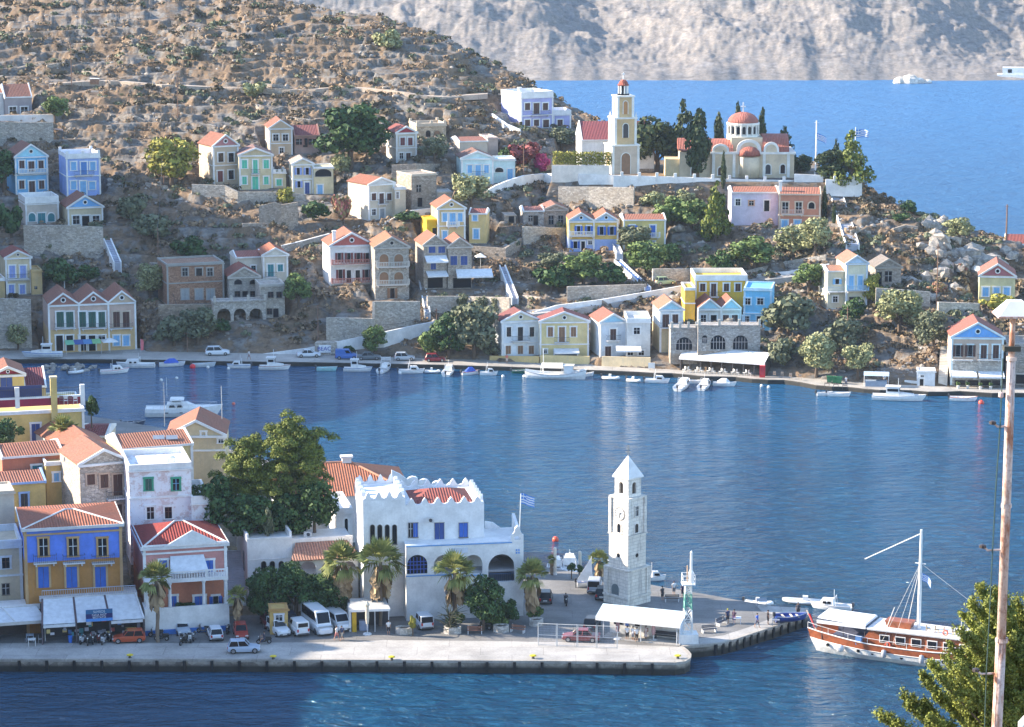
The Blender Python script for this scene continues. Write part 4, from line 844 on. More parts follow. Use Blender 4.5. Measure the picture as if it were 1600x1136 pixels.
# arcaded terraces on the hillside
def terrace_arcade(label, x0, x1, yt, yb, arches, col, deep, dep=4, below=None, phi=8, D=None, trim=None, glazed=None, name='arcaded_terrace'):
 f = Fac((x0+x1)/2, yb, D, None, phi); r = thing(name, f.p, f.yaw, label, 'terrace'); u0, u1, v0, v1 = f.rect(x0, x1, yt, yb)
 A = []
 for x, w_, a0, a1 in arches:
  a, b, s, t = f.rect(x-w_/2, x+w_/2, a0, a1); A.append((a, b, max(s, .0), t))
 arcade(r, 'arcade_wall', col, u0, u1, 0, v1-.2, A)
 MB().box(u0, u1, dep-.3, dep, 0, v1-.2).build('back_wall', plaster((.25,.24,.22)), r); MB().box(u0-.15, u1+.15, -.2, dep, v1-.2+.003, v1).build('terrace_floor', col, r)
 MB().box(u0, u0+.3, .452, dep-.302, 0, v1-.2).box(u1-.3, u1, .452, dep-.302, 0, v1-.2).build('side_wall', col, r)
 for x in np.linspace(u0+.2, u1-.2, 4 if u1-u0 < 12 else 6): MB().box(x-.22, x+.22, -.15, .25, v1+.003, v1+1.05).build('parapet_pillar', plaster(trim or (.5,.47,.42)), r)
 rl = MB(); rl.box(u0, u1, 0, .06, v1+.8, v1+.86); rl.box(u0, u1, .01, .05, v1+.35, v1+.39); rl.build('railing', plain((.1,.1,.11)), r)
 MB().box(u0-.02, u1+.02, -.03, dep, -deep, -.003).build('foundation', below or stone(), r)
 if glazed:
  for a, b, s, t in A:
   g = MB()._pr(archpts(a, b, s, t), .2, .24).build('glazed_screen', glass(), r); k = MB()
   for i in range(1, 5): q = a + (b-a)*i/5; k.box(q-.04, q+.04, .13, .197, s, t-.4)
   k.box(a, b, .14, .19, s+(t-s)*.5, s+(t-s)*.5+.08); k.build('glazing_bar', plain(glazed), g)
 return r
terrace_arcade('stone terrace with three dark arches above a tall brown wall', 334, 416, 470, 503, [(350,21,482,502),(375,19,482,502),(400,21,482,502)], stone((.44,.41,.37),2.4), 5.5, dep=4, below=stone((.36,.29,.22),1.8), D=503)
terrace_arcade('grey stone terrace with one wide arched window below the cyan gabled cottage', 1048, 1090, 512, 552, [(1069,25,527,547)], stone((.40,.38,.36),2.6,'stone_grey'), 2, dep=3.5, glazed=(.45,.4,.38), D=478.5, phi=6)
terrace_arcade('grey stone terrace with two arched windows below the twin gabled house', 1090.6, 1188, 508, 548, [(1101,8,524,536),(1122,23,524,546),(1157,23,524,546)], stone((.40,.38,.36),2.6,'stone_grey'), 2, dep=3.5, glazed=(.45,.4,.38), D=477, phi=6)
# walls and terraces of the hillside
DS = stone(); PS = stone((.46,.42,.37),2.2); WC = W_
PATHS = [
 ('long whitewashed wall climbing to the church terrace', [(762,297,306),(775,290,302),(800,280,294),(820,274,292),(850,271,292),(905,272,293),(958,274,294)], WC, dict(th=.5,name='white_wall')),
 ('white churchyard wall with a row of square pillars', [(958,274,292,555),(1040,276,291,555),(1100,278,292,555),(1180,281,294,555),(1240,282,294,555)], WC, dict(th=.5,pillars=2.9,name='white_wall')),
 ('white stepped wall on the right of the churchyard by the flagpole', [(1241,272,294,554),(1286,274,294,554)], WC, dict(th=.5,name='white_wall')),
 ('low white wall with pillars at the end of the headland', [(1290,280,291,552),(1347,283,293,552)], WC, dict(th=.4,pillars=3.2,name='white_wall')),
 ('plain white wall in front of the lilac mansion garden', [(862,203,214),(895,203,216)], WC, dict(th=.4,name='white_wall')),
 ('sloping white wall from the dry slope to the lilac mansion', [(768,178,184),(790,193,203),(812,202,214)], WC, dict(th=.4,name='white_wall')),
 ('beige wall under the clipped hedge below the church hall', [(862,258,270,556.5),(952,259,271,556.5)], plaster((.72,.68,.62)), dict(th=.4,name='white_wall')),
 ('long grey stone retaining wall below the churchyard', [(872,292,322),(920,292,322),(990,293,322)], PS, dict(cap=None)),
 ('stone retaining wall under the maroon frieze house and its terrace', [(38,352,398),(100,352,400),(162,355,400)], PS, dict(deep=3)),
 ('white parapet wall of the grey house terrace at the far left', [(-40,181,192),(84,179,191)], WC, dict(th=.4,name='white_wall')),
 ('tall stone retaining wall below the white parapet at the far left', [(-40,191,224),(84,191,222)], PS, {}),
 ('winding white parapet between the cream house and the stone house', [(560,352,357),(600,348,354),(640,331,337),(682,324,329)], WC, dict(th=.35,name='white_wall')),
 ('thin white topped wall climbing behind the red and white house', [(440,385,392),(478,376,384),(515,366,376)], PS, dict(cap=W_,th=.4)),
 ('stone retaining wall below the grey stone house', [(510,496,540),(586,498,528),(586.5,471,524),(657,471,512)], PS, {}),
 ('white parapet of the ramp rising from the quay to the upper road', [(395,556,558),(480,544,556),(526,534,552),(600,519,545),(655,507,528),(682,502,513)], WC, dict(th=.4,name='white_wall')),
 ('white parapet of the coast road above the waterfront houses', [(800,498,504),(870,477,490),(940,468,480),(1000,458,470),(1068,446,458)], WC, dict(th=.4,name='white_wall')),
 ('stone garden wall with hanging plants below the twin gabled houses', [(668,463,486),(720,463,488),(796,465,488)], PS, {}),
 ('stone retaining wall under the brick house', [(248,476,500),(332,476,502)], stone((.36,.29,.22),1.8), {}),
 ('stone wall under the cream and mint shuttered houses', [(300,288,312),(352,290,316),(372,300,322),(426,300,318),(478,304,320)], PS, {}),
 ('low stone wall below the narrow beige house and the dark tree', [(612,258,282),(650,256,280),(712,256,276)], DS, {}),
 ('pale stone wall under the garden of the yellow double house', [(886,448,472),(950,446,470),(1010,444,462)], PS, {}),
 ('stone wall of the parking bay beside the upper road', [(1020,420,448),(1082,420,446)], PS, {}),
 ('curved stone wall of the upper road below the olive trees', [(1130,432,442),(1180,420,430),(1230,408,418),(1290,398,408)], PS, dict(th=.5)),
 ('long white edged wall of the road above the sky blue cube', [(1168,430,440),(1230,424,434),(1295,412,424)], WR, dict(th=.4)),
 ('pale stone terrace wall left of the maroon pediment house', [(1466,472,492),(1530,474,494)], stone((.58,.52,.44),2.2), {}),
 ('lower stone wall of the ruin with small square openings', [(1368,450,482),(1453,456,480)], PS, {}),
 ('stone wall of the lower left quarter beside the quay', [(-40,465,545),(50,468,545)], PS, dict(deep=3)),
 ('ochre terrace wall of the white waterfront house', [(765,556,569),(842,557,570)], plaster((.66,.50,.26)), dict(th=.4,name='terrace_wall')),
 ('yellow terrace wall of the yellow waterfront house', [(844,555,571),(921,557,573)], plaster((.70,.56,.32)), dict(th=.4,name='terrace_wall')),
 ('beige terrace wall with a small door below the pale waterfront house', [(940,557,577),(1016,559,578)], plaster((.66,.55,.38)), dict(th=.4,name='terrace_wall')),
 ('stone corner wall carrying the beach sign', [(492,536,558),(526,535,558)], PS, dict(th=2.5)),
 ('stone wall by the yellow house on the middle slope', [(728,384,398),(790,388,402),(815,372,386)], DS, {}),
 ('ruined stone wall left of the cottage pair', [(818,354,384),(884,356,386)], PS, {}),
 ('broken stone wall of the roofless ruin under the mint shutters', [(405,322,356),(430,316,356),(440,320,352),(466,316,354)], DS, {}),
 ('dry stone wall along the hillside path', [(300,134,138),(380,136,140),(470,140,144),(560,138,142)], stone((.42,.36,.3),2), dict(th=.3,deep=.6)),
]
for lab, pts, mt, kw in PATHS: wall_strip(lab, pts, mt, **kw)
# stairways
def stairs(label, x0, y0, x1, y1, wpx, n, mat_, Z0=None, Z1=None, D0=None, D1=None, name='stairway', side=True):
 a = atZ(x0, y0, Z0) if Z0 is not None else (atD(x0, y0, D0) if D0 else hitg(x0, y0)); b = atZ(x1, y1, Z1) if Z1 is not None else (atD(x1, y1, D1) if D1 else hitg(x1, y1))
 a.z += 1.2; b.z += 1.0; d = b - a; L = Vector((d.x, d.y, 0)).length; yaw = math.atan2(d.y, d.x); w_ = wpx/scale_at(a); r = thing(name, a, yaw, label, 'stairs'); m = MB()
 for i in range(n): m.box(L*i/n, L*(i+1)/n+.05 if i < n-1 else L, -w_/2, w_/2, d.z*i/n-3, d.z*(i+1)/n - .001*i)
 m.build('steps', mat_, r)
 if side:
  for s in (-1, 1):
   q = s*(w_/2+.12); k = MB(); k.hexa([(0,q-.12,-3),(L,q-.12,d.z-3),(L,q+.12,d.z-3),(0,q+.12,-3)], [(0,q-.12,.4),(L,q-.12,d.z+.4),(L,q+.12,d.z+.4),(0,q+.12,.4)]); k.build('side_wall', W_, r)
 return r
stairs('long white walled stairway running down from the churchyard to the road', 1332, 396, 1303, 302, 18, 34, plaster((.38,.40,.45)))
stairs('short white stairway on the rocks left of the brick house', 184, 424, 168, 386, 9, 14, plaster((.4,.42,.48)))
stairs('narrow stairway between the stone house and the twin gabled house', 668, 500, 657, 440, 6, 18, plaster((.4,.42,.46)))
stairs('stone steps climbing the rocks above the waterfront houses', 805, 478, 785, 425, 7, 18, plaster((.4,.4,.44)))
stairs('blue walled steps below the yellow double house', 1012, 462, 965, 418, 8, 14, plaster((.28,.40,.66)))
stairs('small white steps beside the yellow double house', 968, 412, 962, 392, 7, 8, plaster((.55,.58,.64)))
# hillside paths as narrow sheets hugging the ground
def path_sheet(name, pts, wpx, mat_):
 m = MB(); L = []
 for i in range(len(pts)-1):
  for k in range(6):
   t = k/6; L.append((pts[i][0]+(pts[i+1][0]-pts[i][0])*t, pts[i][1]+(pts[i+1][1]-pts[i][1])*t))
 L.append(pts[-1]); A = [hitg(x, y) for x, y in L]; Q = []
 for i, p in enumerate(A): a = A[max(i-2, 0)]; b = A[min(i+2, len(A)-1)]; z = sum(q.z for q in A[max(i-2,0):i+3])/len(A[max(i-2,0):i+3]); y = sum(q.y for q in A[max(i-2,0):i+3])/len(A[max(i-2,0):i+3]); Q.append((p.x, y, z))
 for a, b in zip(Q[:-1], Q[1:]):
  m.hexa([(a[0],a[1]-wpx,a[2]-.8),(b[0],b[1]-wpx,b[2]-.8),(b[0],b[1]+wpx,b[2]-.8),(a[0],a[1]+wpx,a[2]-.8)], [(a[0],a[1]-wpx,a[2]+.35),(b[0],b[1]-wpx,b[2]+.35),(b[0],b[1]+wpx,b[2]+.35),(a[0],a[1]+wpx,a[2]+.35)])
 tag(m.build(name, mat_), kind='structure')
dirt = conc('path_dirt', (.52,.42,.33))
path_sheet('hillside_path', [(78,134),(120,130),(200,131),(280,137),(380,141),(470,144),(540,137),(620,148),(690,154),(762,150)], 1.3, dirt)
path_sheet('upper_road', [(690,508),(760,505),(830,492),(900,482),(980,470),(1060,456),(1120,447),(1200,438),(1290,426)], 2.6, conc('road_concrete', (.44,.43,.42)))
# wall sign for the beach
def text_obj(body, size, mat_, name, parent=None, loc=(0,0,0), rot=(R(90),0,0), ext=.01):
 c = bpy.data.curves.new(name, 'FONT'); c.body = body; c.size = size; c.extrude = ext; c.align_x = 'CENTER'; c.align_y = 'CENTER'; o = bpy.data.objects.new(name, c); COL.objects.link(o)
 bpy.context.view_layer.update(); me = bpy.data.meshes.new_from_object(o); bpy.data.objects.remove(o); me.materials.clear(); me.materials.append(mat_)
 o = bpy.data.objects.new(name, me); COL.objects.link(o); o.location = loc; o.rotation_euler = rot; o.parent = parent; return o
b0 = hitg(509, 558); f = Fac(509, 553, D=b0.y-.35, phi=2); sg = thing('beach_sign', f.p, f.yaw, 'white BEACH sign with blue letters on the stone corner wall', 'sign')
u0, u1, v0, v1 = f.rect(498, 522, 539, 551); MB().box(u0, u1, -.06, .0, v0, v1).build('sign_board', plain((.75,.77,.8), .6), sg)
text_obj('BEACH', 1.05, plain((.02,.05,.35), .5), 'lettering', sg, ((u0+u1)/2, -.075, (v0+v1)/2))
# far things across the strait
def small_block(label, x0, x1, yt, yb, D, dep=6, name='white_building'):
 f = Fac((x0+x1)/2, yb, D, None, 0); r = thing(name, f.p, f.yaw, label, 'building'); u0, u1, v0, v1 = f.rect(x0, x1, yt, yb);
 MB().box(u0, u1, 0, dep, -3, v1*.6).build('wall', W_, r); MB().box(u0+(u1-u0)*.1, u0+(u1-u0)*.55, .3, dep-1, v1*.6+.003, v1).build('upper_wall', W_, r)
 MB().box(u0+(u1-u0)*.2, u0+(u1-u0)*.28, -.03+.3, .31, v1*.68, v1*.9).build('window', glass(), r)
 return r
small_block('white buildings on the far shore at the right photo edge', 1558, 1640, 106, 132, 1150)
r_ = MB();
for dx, sz in ((-3, 3.2), (1, 4.4), (5, 2.6), (8.5,1.8)): r_.ball((dx, 0, .4), sz, sz*.9, sz*.75, 9, 6)
tag(r_.build('pale_rock', stone((.6,.57,.53), .5, 'pale_rock'), loc=atZ(1418, 130, 0)), 'pale white rock on the waterline of the far mountain', 'rock')
H('low building with a dark red roof on the shore beyond the headland', 1572,1640,392,382,366,(.5,.45,.4),'side',(.34,.09,.09),dep=8,D=627,phi=4,pil=False,found=3)
# low dry stone terraces on the open slope
rs = np.random.RandomState(77); k = 0
for _ in range(300):
 x, y = rs.uniform(60, 1430), rs.uniform(60, 520); a = hitg(x, y)
 if k >= 44: break
 if any(abs((a.x-c[0])*c[2]+(a.y-c[1])*c[3]-c[4]) < c[5]+7 and -4 < -(a.x-c[0])*c[3]+(a.y-c[1])*c[2] < 12 for c in PADS) or a.z < 4: continue
 w_ = rs.uniform(9, 24); t = hitg(x-w_, y); e = hitg(x+w_, y)
 if max(abs(t.z-a.z), abs(e.z-a.z)) > 3: continue
 k += 1; h_ = rs.uniform(3, 8); s = rs.uniform(-3, 3); wall_strip('low dry stone terrace wall on the open hillside', [(x-w_, y-h_+s, y+s), (x, y-h_+rs.uniform(-1,1), y), (x+w_, y-h_-s, y-s)], stone((.36,.32,.28),1.7), group='low dry stone terrace walls', th=.5)
# near buildings
H('big yellow house with maroon and white cornice bands and roof terrace', -60,132,700,645,None,(.60,.47,.22),'flat',D=352,rows=[('d',662,690,13,(56,),'nb')],phi=4,dep=12,par=.25,bands=(632,),found=9,fm=plaster((.5,.42,.3)),trim=(.78,.78,.80))
H('small yellow attic house with maroon pediment on the roof terrace', -12,38,620,585,574,(.60,.47,.22),D=360,rows=[('s',590,612,18,(10,),'nb',None)],ped=(.22,.03,.05),phi=4,dep=7,found=2,pil=False)
H('low attic wing under a dark maroon roof on the roof terrace', 38.5,72,620,604,574,(.5,.38,.2),'side',(.22,.05,.07),D=362,phi=4,dep=9,found=2,pil=False)
H('terracotta walled house under a long red tiled roof', 4,100,770,712,690,(.46,.20,.14),'side',(.40,.16,.10),D=332,phi=10,dep=8,rows=[('s',727,738,15,(58,),'tl')],pil=False,found=2)
H('ochre house with a dark brown door under a low tiled roof', -12,72,815,755,735,(.60,.46,.22),'side',(.38,.16,.11),D=326,phi=8,dep=7,rows=[('d',771,800,11,(38,),'dk')],pil=False,found=2,trim=(.35,.48,.75))
H('plain beige house end at the left photo edge above the cafe', -30,23,842,770,None,(.58,.52,.44),'flat',D=319,phi=6,dep=5,par=.2,pil=False,found=4,trim=(.58,.52,.44))
H('ochre house end between the terracotta house and the stone gable house', 72.5,114,800,724,None,(.58,.42,.20),'flat',D=330.5,phi=8,dep=7,par=.3,rows=[('s',739,752,8,(88,),'lb')],pil=False,found=3)
H('stone gabled house with brown shutters and an iron balcony', 126,202,850,722,703,(.5,.45,.4),wallm=stone((.50,.44,.38),2.6,'stone_pink'),D=324,rows=[('s',741,757,12,(142,),'br',(.45,.35,.28)),('s',741,762,12,(163,),'br',(.45,.35,.28)),('d',741,774,14,(184,),'br',(.45,.35,.28)),('s',788,798,12,(142,162),'br',(.45,.35,.28)),('d',788,812,13,(184,),'br',(.45,.35,.28))],ped=None,oc=False,phi=16,dep=9,bal=((777,166,200),),found=3,pil=False,rc=(.44,.20,.13))
H('house with a wide tiled gable roof just behind the stone gable house', 112,178,760,704,688,(.62,.56,.5),D=337,ped=(.6,.5,.42),oc=False,phi=14,dep=10,found=4,pil=False,rc=(.43,.18,.12))
H('house with a bright tiled gable behind the palm top', 92,150,740,690,672,(.66,.62,.58),D=346,oc=False,phi=20,dep=10,found=4,pil=False,rc=(.43,.18,.12))
H('pale house under a dark red roof near the yacht', 122,166,700,682,664,(.58,.52,.42),'side',(.32,.08,.08),D=360,phi=-10,dep=8,found=4,pil=False)
H('yellow house whose tiled roof carries four solar panels', 190,302,780,698,673,(.62,.50,.28),'side',(.43,.18,.11),D=335,rows=[('w',704,713,15,(210,),'dk'),('s',702,713,14,(272,),'rb')],phi=14,dep=8,found=3,pil=True)
H('wide beige house with a low tiled gable at the water behind the pine', 262,352,770,680,658,(.58,.48,.33),D=350,rows=[('w',675,680,6,(318,)),('w',686,692,7,(345,))],bands=(704,),phi=-4,dep=9,oc=False,found=3,ped=(.58,.48,.33),pil=False,rc=(.43,.18,.12))
H('white peeling house with green framed windows and flat roof', 203,300,880,733,None,(.72,.73,.77),'flat',wallm=peeling(),D=320,rows=[('s',748,766,10,(232,),'dg',(.08,.3,.2)),('w',748,766,10,(275,),'lb',(.08,.3,.2)),('w',792,811,11,(235,)),('w',792,810,11,(263,),'br')],phi=6,dep=9,par=.7,bands=(777,),pil=False,found=2)
H('lower white wing with a roof terrace beside the peeling house', 300.5,328,880,786,None,(.72,.73,.77),'flat',wallm=MC['peeling_plaster'],D=320.4,phi=6,dep=9,par=.9,pil=False,found=2,rows=[('w',830,842,4,(318,))])
H('blue and orange brown house with three balconies and hipped tiled roof', 40,192,1000,822,795,(.17,.27,.72),'hip',(.40,.14,.08),D=307.5,rows=[('w',841,869,13,(68,114,160),'wh',(.50,.33,.18)),('d',885,918,17,(68,112,157),'rb',(.50,.36,.22))],low=(875,(.42,.22,.09)),bal=((877,52,88),(877,98,132),(877,143,178)),phi=4,dep=11,found=1,trim=(.50,.34,.20),bands=(832,))
H('beige house with white corner pilasters at the left photo edge', -40,36,1000,855,None,(.56,.50,.40),'flat',D=308.5,rows=[('w',871,888,12,(9,),'br'),('w',912,929,11,(9,),'dk',None)],phi=4,dep=8,par=.8,bands=(900,846),found=1,trim=(.66,.70,.76))
H('pink neoclassical house with white columns and a porch behind the palm', 225,355,978,852,813,(.55,.29,.27),'hip',(.36,.05,.04),Z=1.5,rows=[('s',875,893,12,(255,327),'rb'),('d',875,903,12,(290,),'wh'),('w',931,957,11,(243,),'rb'),('d',931,960,10,(271,),'rb'),('d',931,960,16,(312,),'rb'),('o',931,953,8,(337,),'rb')],low=(908,(.50,.22,.15)),bands=(850,862),phi=7,dep=11,found=1,pil=True)
# porch of the pink house
h = HOUSES[-1]; PINK = h
# white municipal buildings
f = Fac(640, 962, Z=1.5, phi=7); mu = thing('municipal_building', f.p, f.yaw, 'large white town building with blue shutters, arches and pointed battlements', 'building')
MW = plaster((.80,.80,.80)); FU = lambda x, y=880, o=0: f.uv(x, y, o)[0]; FV = lambda y, x=690, o=0: f.uv(x, y, o)[1]
a, b = FU(567, 800), FU(633.5, 800); zt = FV(782, 600)
MB().box(a, b, 0, 9.5, 0, zt).build('tower_block_wall', MW, mu)
def merlons(ax, bx, y, n, z, axis='x', hh=1.1, nm='battlement'):
 m = MB();
 for i in range(n):
  c0 = ax + (bx-ax)*i/n; c1 = ax + (bx-ax)*(i+1)/n; w_ = c1-c0; c = (c0+c1)/2
  pts = [(c0, z), (c1, z), (c1, z+hh*.15), (c+w_*.28, z+hh*.3), (c+w_*.16, z+hh*.72), (c, z+hh), (c-w_*.16, z+hh*.72), (c-w_*.28, z+hh*.3), (c0, z+hh*.15)]
  if axis == 'x': m._pr(pts, y, y+.4)
  else: m.hexa([(y, q[0], q[1]) for q in pts][::-1], [(y+.4, q[0], q[1]) for q in pts][::-1])
 m.build(nm, MW, mu)
merlons(a, b, 0, 4, zt+.003); merlons(.42, 9.1, a, 4, zt+.003, 'y'); merlons(.42, 9.1, b-.4, 4, zt+.003, 'y'); merlons(a, b, 9.1, 4, zt+.003)
c, d = FU(634, 800), FU(757, 800); z2 = FV(791, 690)
MB().box(b+.003, d, .35, 10, 0, z2).build('upper_wall', MW, mu); merlons(b+.01, d, .35, 6, z2+.003, hh=1.0); merlons(.77, 10, d-.4, 6, z2+.003, 'y', 1.0); merlons(b+.01, d, 10, 6, z2+.003, hh=1.0)
m = MB(); e0, e1 = b+.6, d-.6; zz = z2-.2
A = [(e0,.9,zz),(e1,.9,zz),(e1,9.7,zz),(e0,9.7,zz)]; r1 = ((e0+e1)/2-1.2, 5.3, zz+1.25); r2 = ((e0+e1)/2+1.2, 5.3, zz+1.25)
m.poly([A[0],A[1],r2,r1]); m.poly([A[1],A[2],r2]); m.poly([A[2],A[3],r1,r2]); m.poly([A[3],A[0],r1]); m.build('roof', tiles((.34,.09,.07)), mu)
for x in (582, 593.5, 605, 616.5):
 q = f.rect(x-3.2, x+3.2, 820, 850); opening(mu, 'a', *q, 'dk', None)
for k, x, y0, y1, w_ in (('s',649,817,839,7),('s',686.5,817,846,14),('s',724,817,839,13)):
 q = f.rect(x-w_/2, x+w_/2, y0, y1, -.35); opening(mu, k, q[0], q[1], q[2], q[3], 'rb' if x != 686.5 else 'nb', None, y=.35)
q = f.rect(638.5, 645, 817, 839, -.35); opening(mu, 'w', q[0], q[1], q[2], q[3], 'dk', None, y=.35)
# arcade storey standing forward
g0, g1 = b+.01, FU(818, 880); za, zb_ = 0, FV(852, 700); ay = -2.2
def AF(x0, x1, y0, y1): return f.rect(x0, x1, y0, y1, 2.2)
A = [AF(636, 668, 867, 897), AF(678, 710, 867, 897), AF(724, 754, 867, 897), AF(763, 804, 866, 909)]
g0 = FU(634.5, 880, 2.2); g1 = FU(818, 880, 2.2); zb_ = f.uv(700, 852, 2.2)[1]
arcade(mu, 'arcade_wall', MW, g0, g1, 0, zb_, A, ay, ay+.5, 12)
MB().box(g0, g1, 4.5, 4.8, 0, zb_).build('back_wall', plaster((.62,.60,.62)), mu)
MB().box(g0, g1, ay+.503, 4.49, A[0][2]-.3, A[0][2]-.02).build('gallery_floor', plaster((.4,.4,.42)), mu)
MB().box(g0+.003, g0+.4, ay+.503, 4.4, 0, zb_).box(g1-.4, g1, ay+.503, 4.8, 0, zb_).build('side_wall', MW, mu)
MB().box(g0, g1-.003, ay+.2, .34, zb_+.003, zb_+.15).build('gallery_roof', MW, mu); MB().box(d+.01, g1-.003, .35, 4.8, zb_+.003, zb_+.15).build('terrace_floor', MW, mu)
for y_, x0, x1 in ((851, 634.5, 800), (899, 634.5, 722), (899,724,757)):
 q = AF(x0, x1, y_-1, y_+.6); MB().box(q[0], q[1], ay-.08, ay-.003, q[2], q[3]).build('blue_band', plain((.13,.33,.66), .7), mu)
q = A[0]; gl = MB()._pr(archpts(q[0], q[1], q[2], q[3], 12), ay+.25, ay+.3).build('arched_window', glass(), mu); k = MB()
for i in range(1, 6): u = q[0]+(q[1]-q[0])*i/6; k.box(u-.04, u+.04, ay+.17, ay+.247, q[2], q[3]-.35)
for v in (.35, .7, .98): k.box(q[0]+.05, q[1]-.05, ay+.18, ay+.245, q[2]+(q[3]-q[2])*.62*v, q[2]+(q[3]-q[2])*.62*v+.08)
k.build('glazing_bar', plain((.05,.12,.5)), gl)
st = MB(); u0_, u1_, s0, s1 = A[3]
st.hexa([(u0_-1,2.2,s0),(u1_+.2,2.2,s0),(u1_+.2,3.2,s0),(u0_-1,3.2,s0)], [(u0_-1,2.2,s1+.2),(u1_+.2,2.2,s0+.6),(u1_+.2,3.2,s0+.6),(u0_-1,3.2,s1+.2)]); st.build('outer_stair', plaster((.35,.36,.42)), mu)
rl = MB(); rl.box(u0_, u1_, ay+.2, ay+.24, s0+.95, s0+1.0)
for i in range(14): u = u0_+(u1_-u0_)*i/13; rl.box(u-.015, u+.015, ay+.2, ay+.23, s0, s0+.95)
rl.build('railing', plain((.1,.2,.4)), mu)
pl = AF(706, 731, 856, 864); MB().box(pl[0], pl[1], ay-.07, ay-.003, pl[2], pl[3]).build('wall_plaque', plaster((.62,.66,.74)), mu)
fl = AF(806, 812, 858, 865); m = MB().box(fl[0], fl[1], ay-.04, ay-.003, fl[2], fl[3]); o = m.build('flag_panel', plain((.1,.3,.7)), mu); cxx=(fl[0]+fl[1])/2; czz=(fl[2]+fl[3])/2
MB().box(cxx-.04, cxx+.04, ay-.06, ay-.043, fl[2], fl[3]).box(fl[0], fl[1], ay-.062, ay-.043, czz-.04, czz+.04).build('flag_cross', W_, o)
# curled parapets and bell arch at the right corner
Q = [f.uv(x, y, -4.4) for x, y in ((758,852),(800,852),(800,846),(792,836),(782,825),(771,817),(758,815))]; MB()._pr(Q, 4.45, 4.8).build('sloping_parapet', MW, mu)
m = MB(); m.hexa([(g1-.36,-1.5,zb_+.16),(g1-.003,-1.5,zb_+.16),(g1-.003,4.4,zb_+.16),(g1-.36,4.4,zb_+.16)], [(g1-.36,-1.5,zb_+.5),(g1-.003,-1.5,zb_+.5),(g1-.003,4.4,zb_+2.0),(g1-.36,4.4,zb_+2.0)]); m.build('sloping_parapet', MW, mu)
q = AF(799, 818, 823, 852); arcade(mu, 'bell_arch', MW, q[0], q[1], zb_+.01, q[3]-1.0, [(q[0]+.35, q[1]-.35, zb_+.35, q[3]-1.15)], ay, ay+.4, 8)
n = 8; cc = (q[0]+q[1])/2; MB()._pr([(q[0]+.1, q[3]-.997), (q[1]-.1, q[3]-.997), (cc+.35, q[3]-.6), (cc+.3, q[3]-.2), (cc, q[3]+.1), (cc-.3, q[3]-.2), (cc-.35, q[3]-.6)], ay, ay+.4).build('scroll_top', MW, mu)
pp = f.uv(813, 772, 2.2); MB().tube([(cc+.3, ay+.2, q[3]-.3), (cc+.45, ay+.2, pp[1])], .06, 6).build('flagpole', W_, mu)
FLAGS = []
def flag(root, x, y, z, L, Hh, seed=0, droop=.25, name='flag'):
 """blue and white striped flag with cross, rippling along x"""
 nx, nz = 24, 9;
 def pt(u, v): return (x+u*L*.95, y+math.sin(u*7+seed+v)*.10*L*u, z-v*Hh-droop*L*u*u+math.sin(u*6+seed)*.04*L)
 mw, mb = MB(), MB()
 for j in range(nz):
  for i in range(nx):
   u0, u1, v0, v1 = i/nx, (i+1)/nx, j/nz, (j+1)/nz
   canton = u0 < .37 and j < 5
   blue = (j % 2 == 0) if not canton else not (j == 2 or .148 <= u0 <= .20)
   (mb if blue else mw).poly([pt(u0,v0), pt(u1,v0), pt(u1,v1), pt(u0,v1)])
 o = mw.build(name, plain((.78,.79,.82), .7), root); mb.build('blue_stripes', plain((.06,.22,.62), .7), o); return o
flag(mu, cc+.46, ay+.2, pp[1], 1.75, 1.3, 1, .35)
# lower front pieces: flat block with three arched windows, tiled porch, left part of the complex
f2 = Fac(425, 950, Z=1.5, phi=9); lb = thing('white_annex', f2.p, f2.yaw, 'flat roofed white annex with three narrow arched windows left of the town building', 'building')
u0, u1, v0, v1 = f2.rect(387, 457, 843, 950); dp = 8.5
MB().box(u0, u1, 0, dp, -.5, v1).build('wall', MW, lb)
p = MB(); p.box(u0-.08, u1, -.08, .15, v1+.003, v1+.25); p.box(u0-.08, u0+.2, .152, dp, v1+.003, v1+.8); p.box(u1-.3, u1, .152, dp, v1+.003, v1+.8); p.box(u0+.2, u1-.3, dp-.3, dp, v1+.003, v1+1.1); p.build('parapet', MW, lb)
for x in (412, 425.5, 439.5): q = f2.rect(x-3.6, x+3.6, 877, 899); opening(lb, 'a', *q, 'dk', None)
q = f2.rect(388, 455, 872.6, 874); MB().box(q[0], q[1], -.06, -.003, q[2], q[3]).build('string_course', MW, lb)
MB().box(u0-.04, u0-.003, 2.5, 3.3, 4.2, 6.6).build('window', glass(), lb)
f3 = Fac(508, 955, Z=1.5, phi=9); pz = thing('tiled_porch', f3.p, f3.yaw, 'white arcade wing under a pinkish tiled roof between annex and town building', 'building')
q = f3.rect(458.5, 560, 873, 955); A = [f3.rect(469, 494, 877, 899), f3.rect(502, 527, 877, 899), f3.rect(533, 556, 877, 899)]
arcade(pz, 'arcade_wall', MW, q[0], q[1], 0, q[3], A, 0, .4, 10); MB().box(q[0], q[1], 3.0, 3.3, 0, q[3]).build('back_wall', plaster((.55,.50,.50)), pz); MB().box(q[0], q[1], .403, 2.99, A[0][2]-.25, A[0][2]-.02).build('gallery_floor', MW, pz)
zr = f3.uv(508, 846, -3)[1]; m = MB(); e = .35
m.hexa([(q[0]-e,-.5,q[3]),(q[1]+e,-.5,q[3]),(q[1]-.8,3.2,zr-.12),(q[0]+.8,3.2,zr-.12)], [(q[0]-e,-.5,q[3]+.12),(q[1]+e,-.5,q[3]+.12),(q[1]-.8,3.2,zr),(q[0]+.8,3.2,zr)]); m.build('roof', tiles((.46,.24,.17), 'tiles_old'), pz)
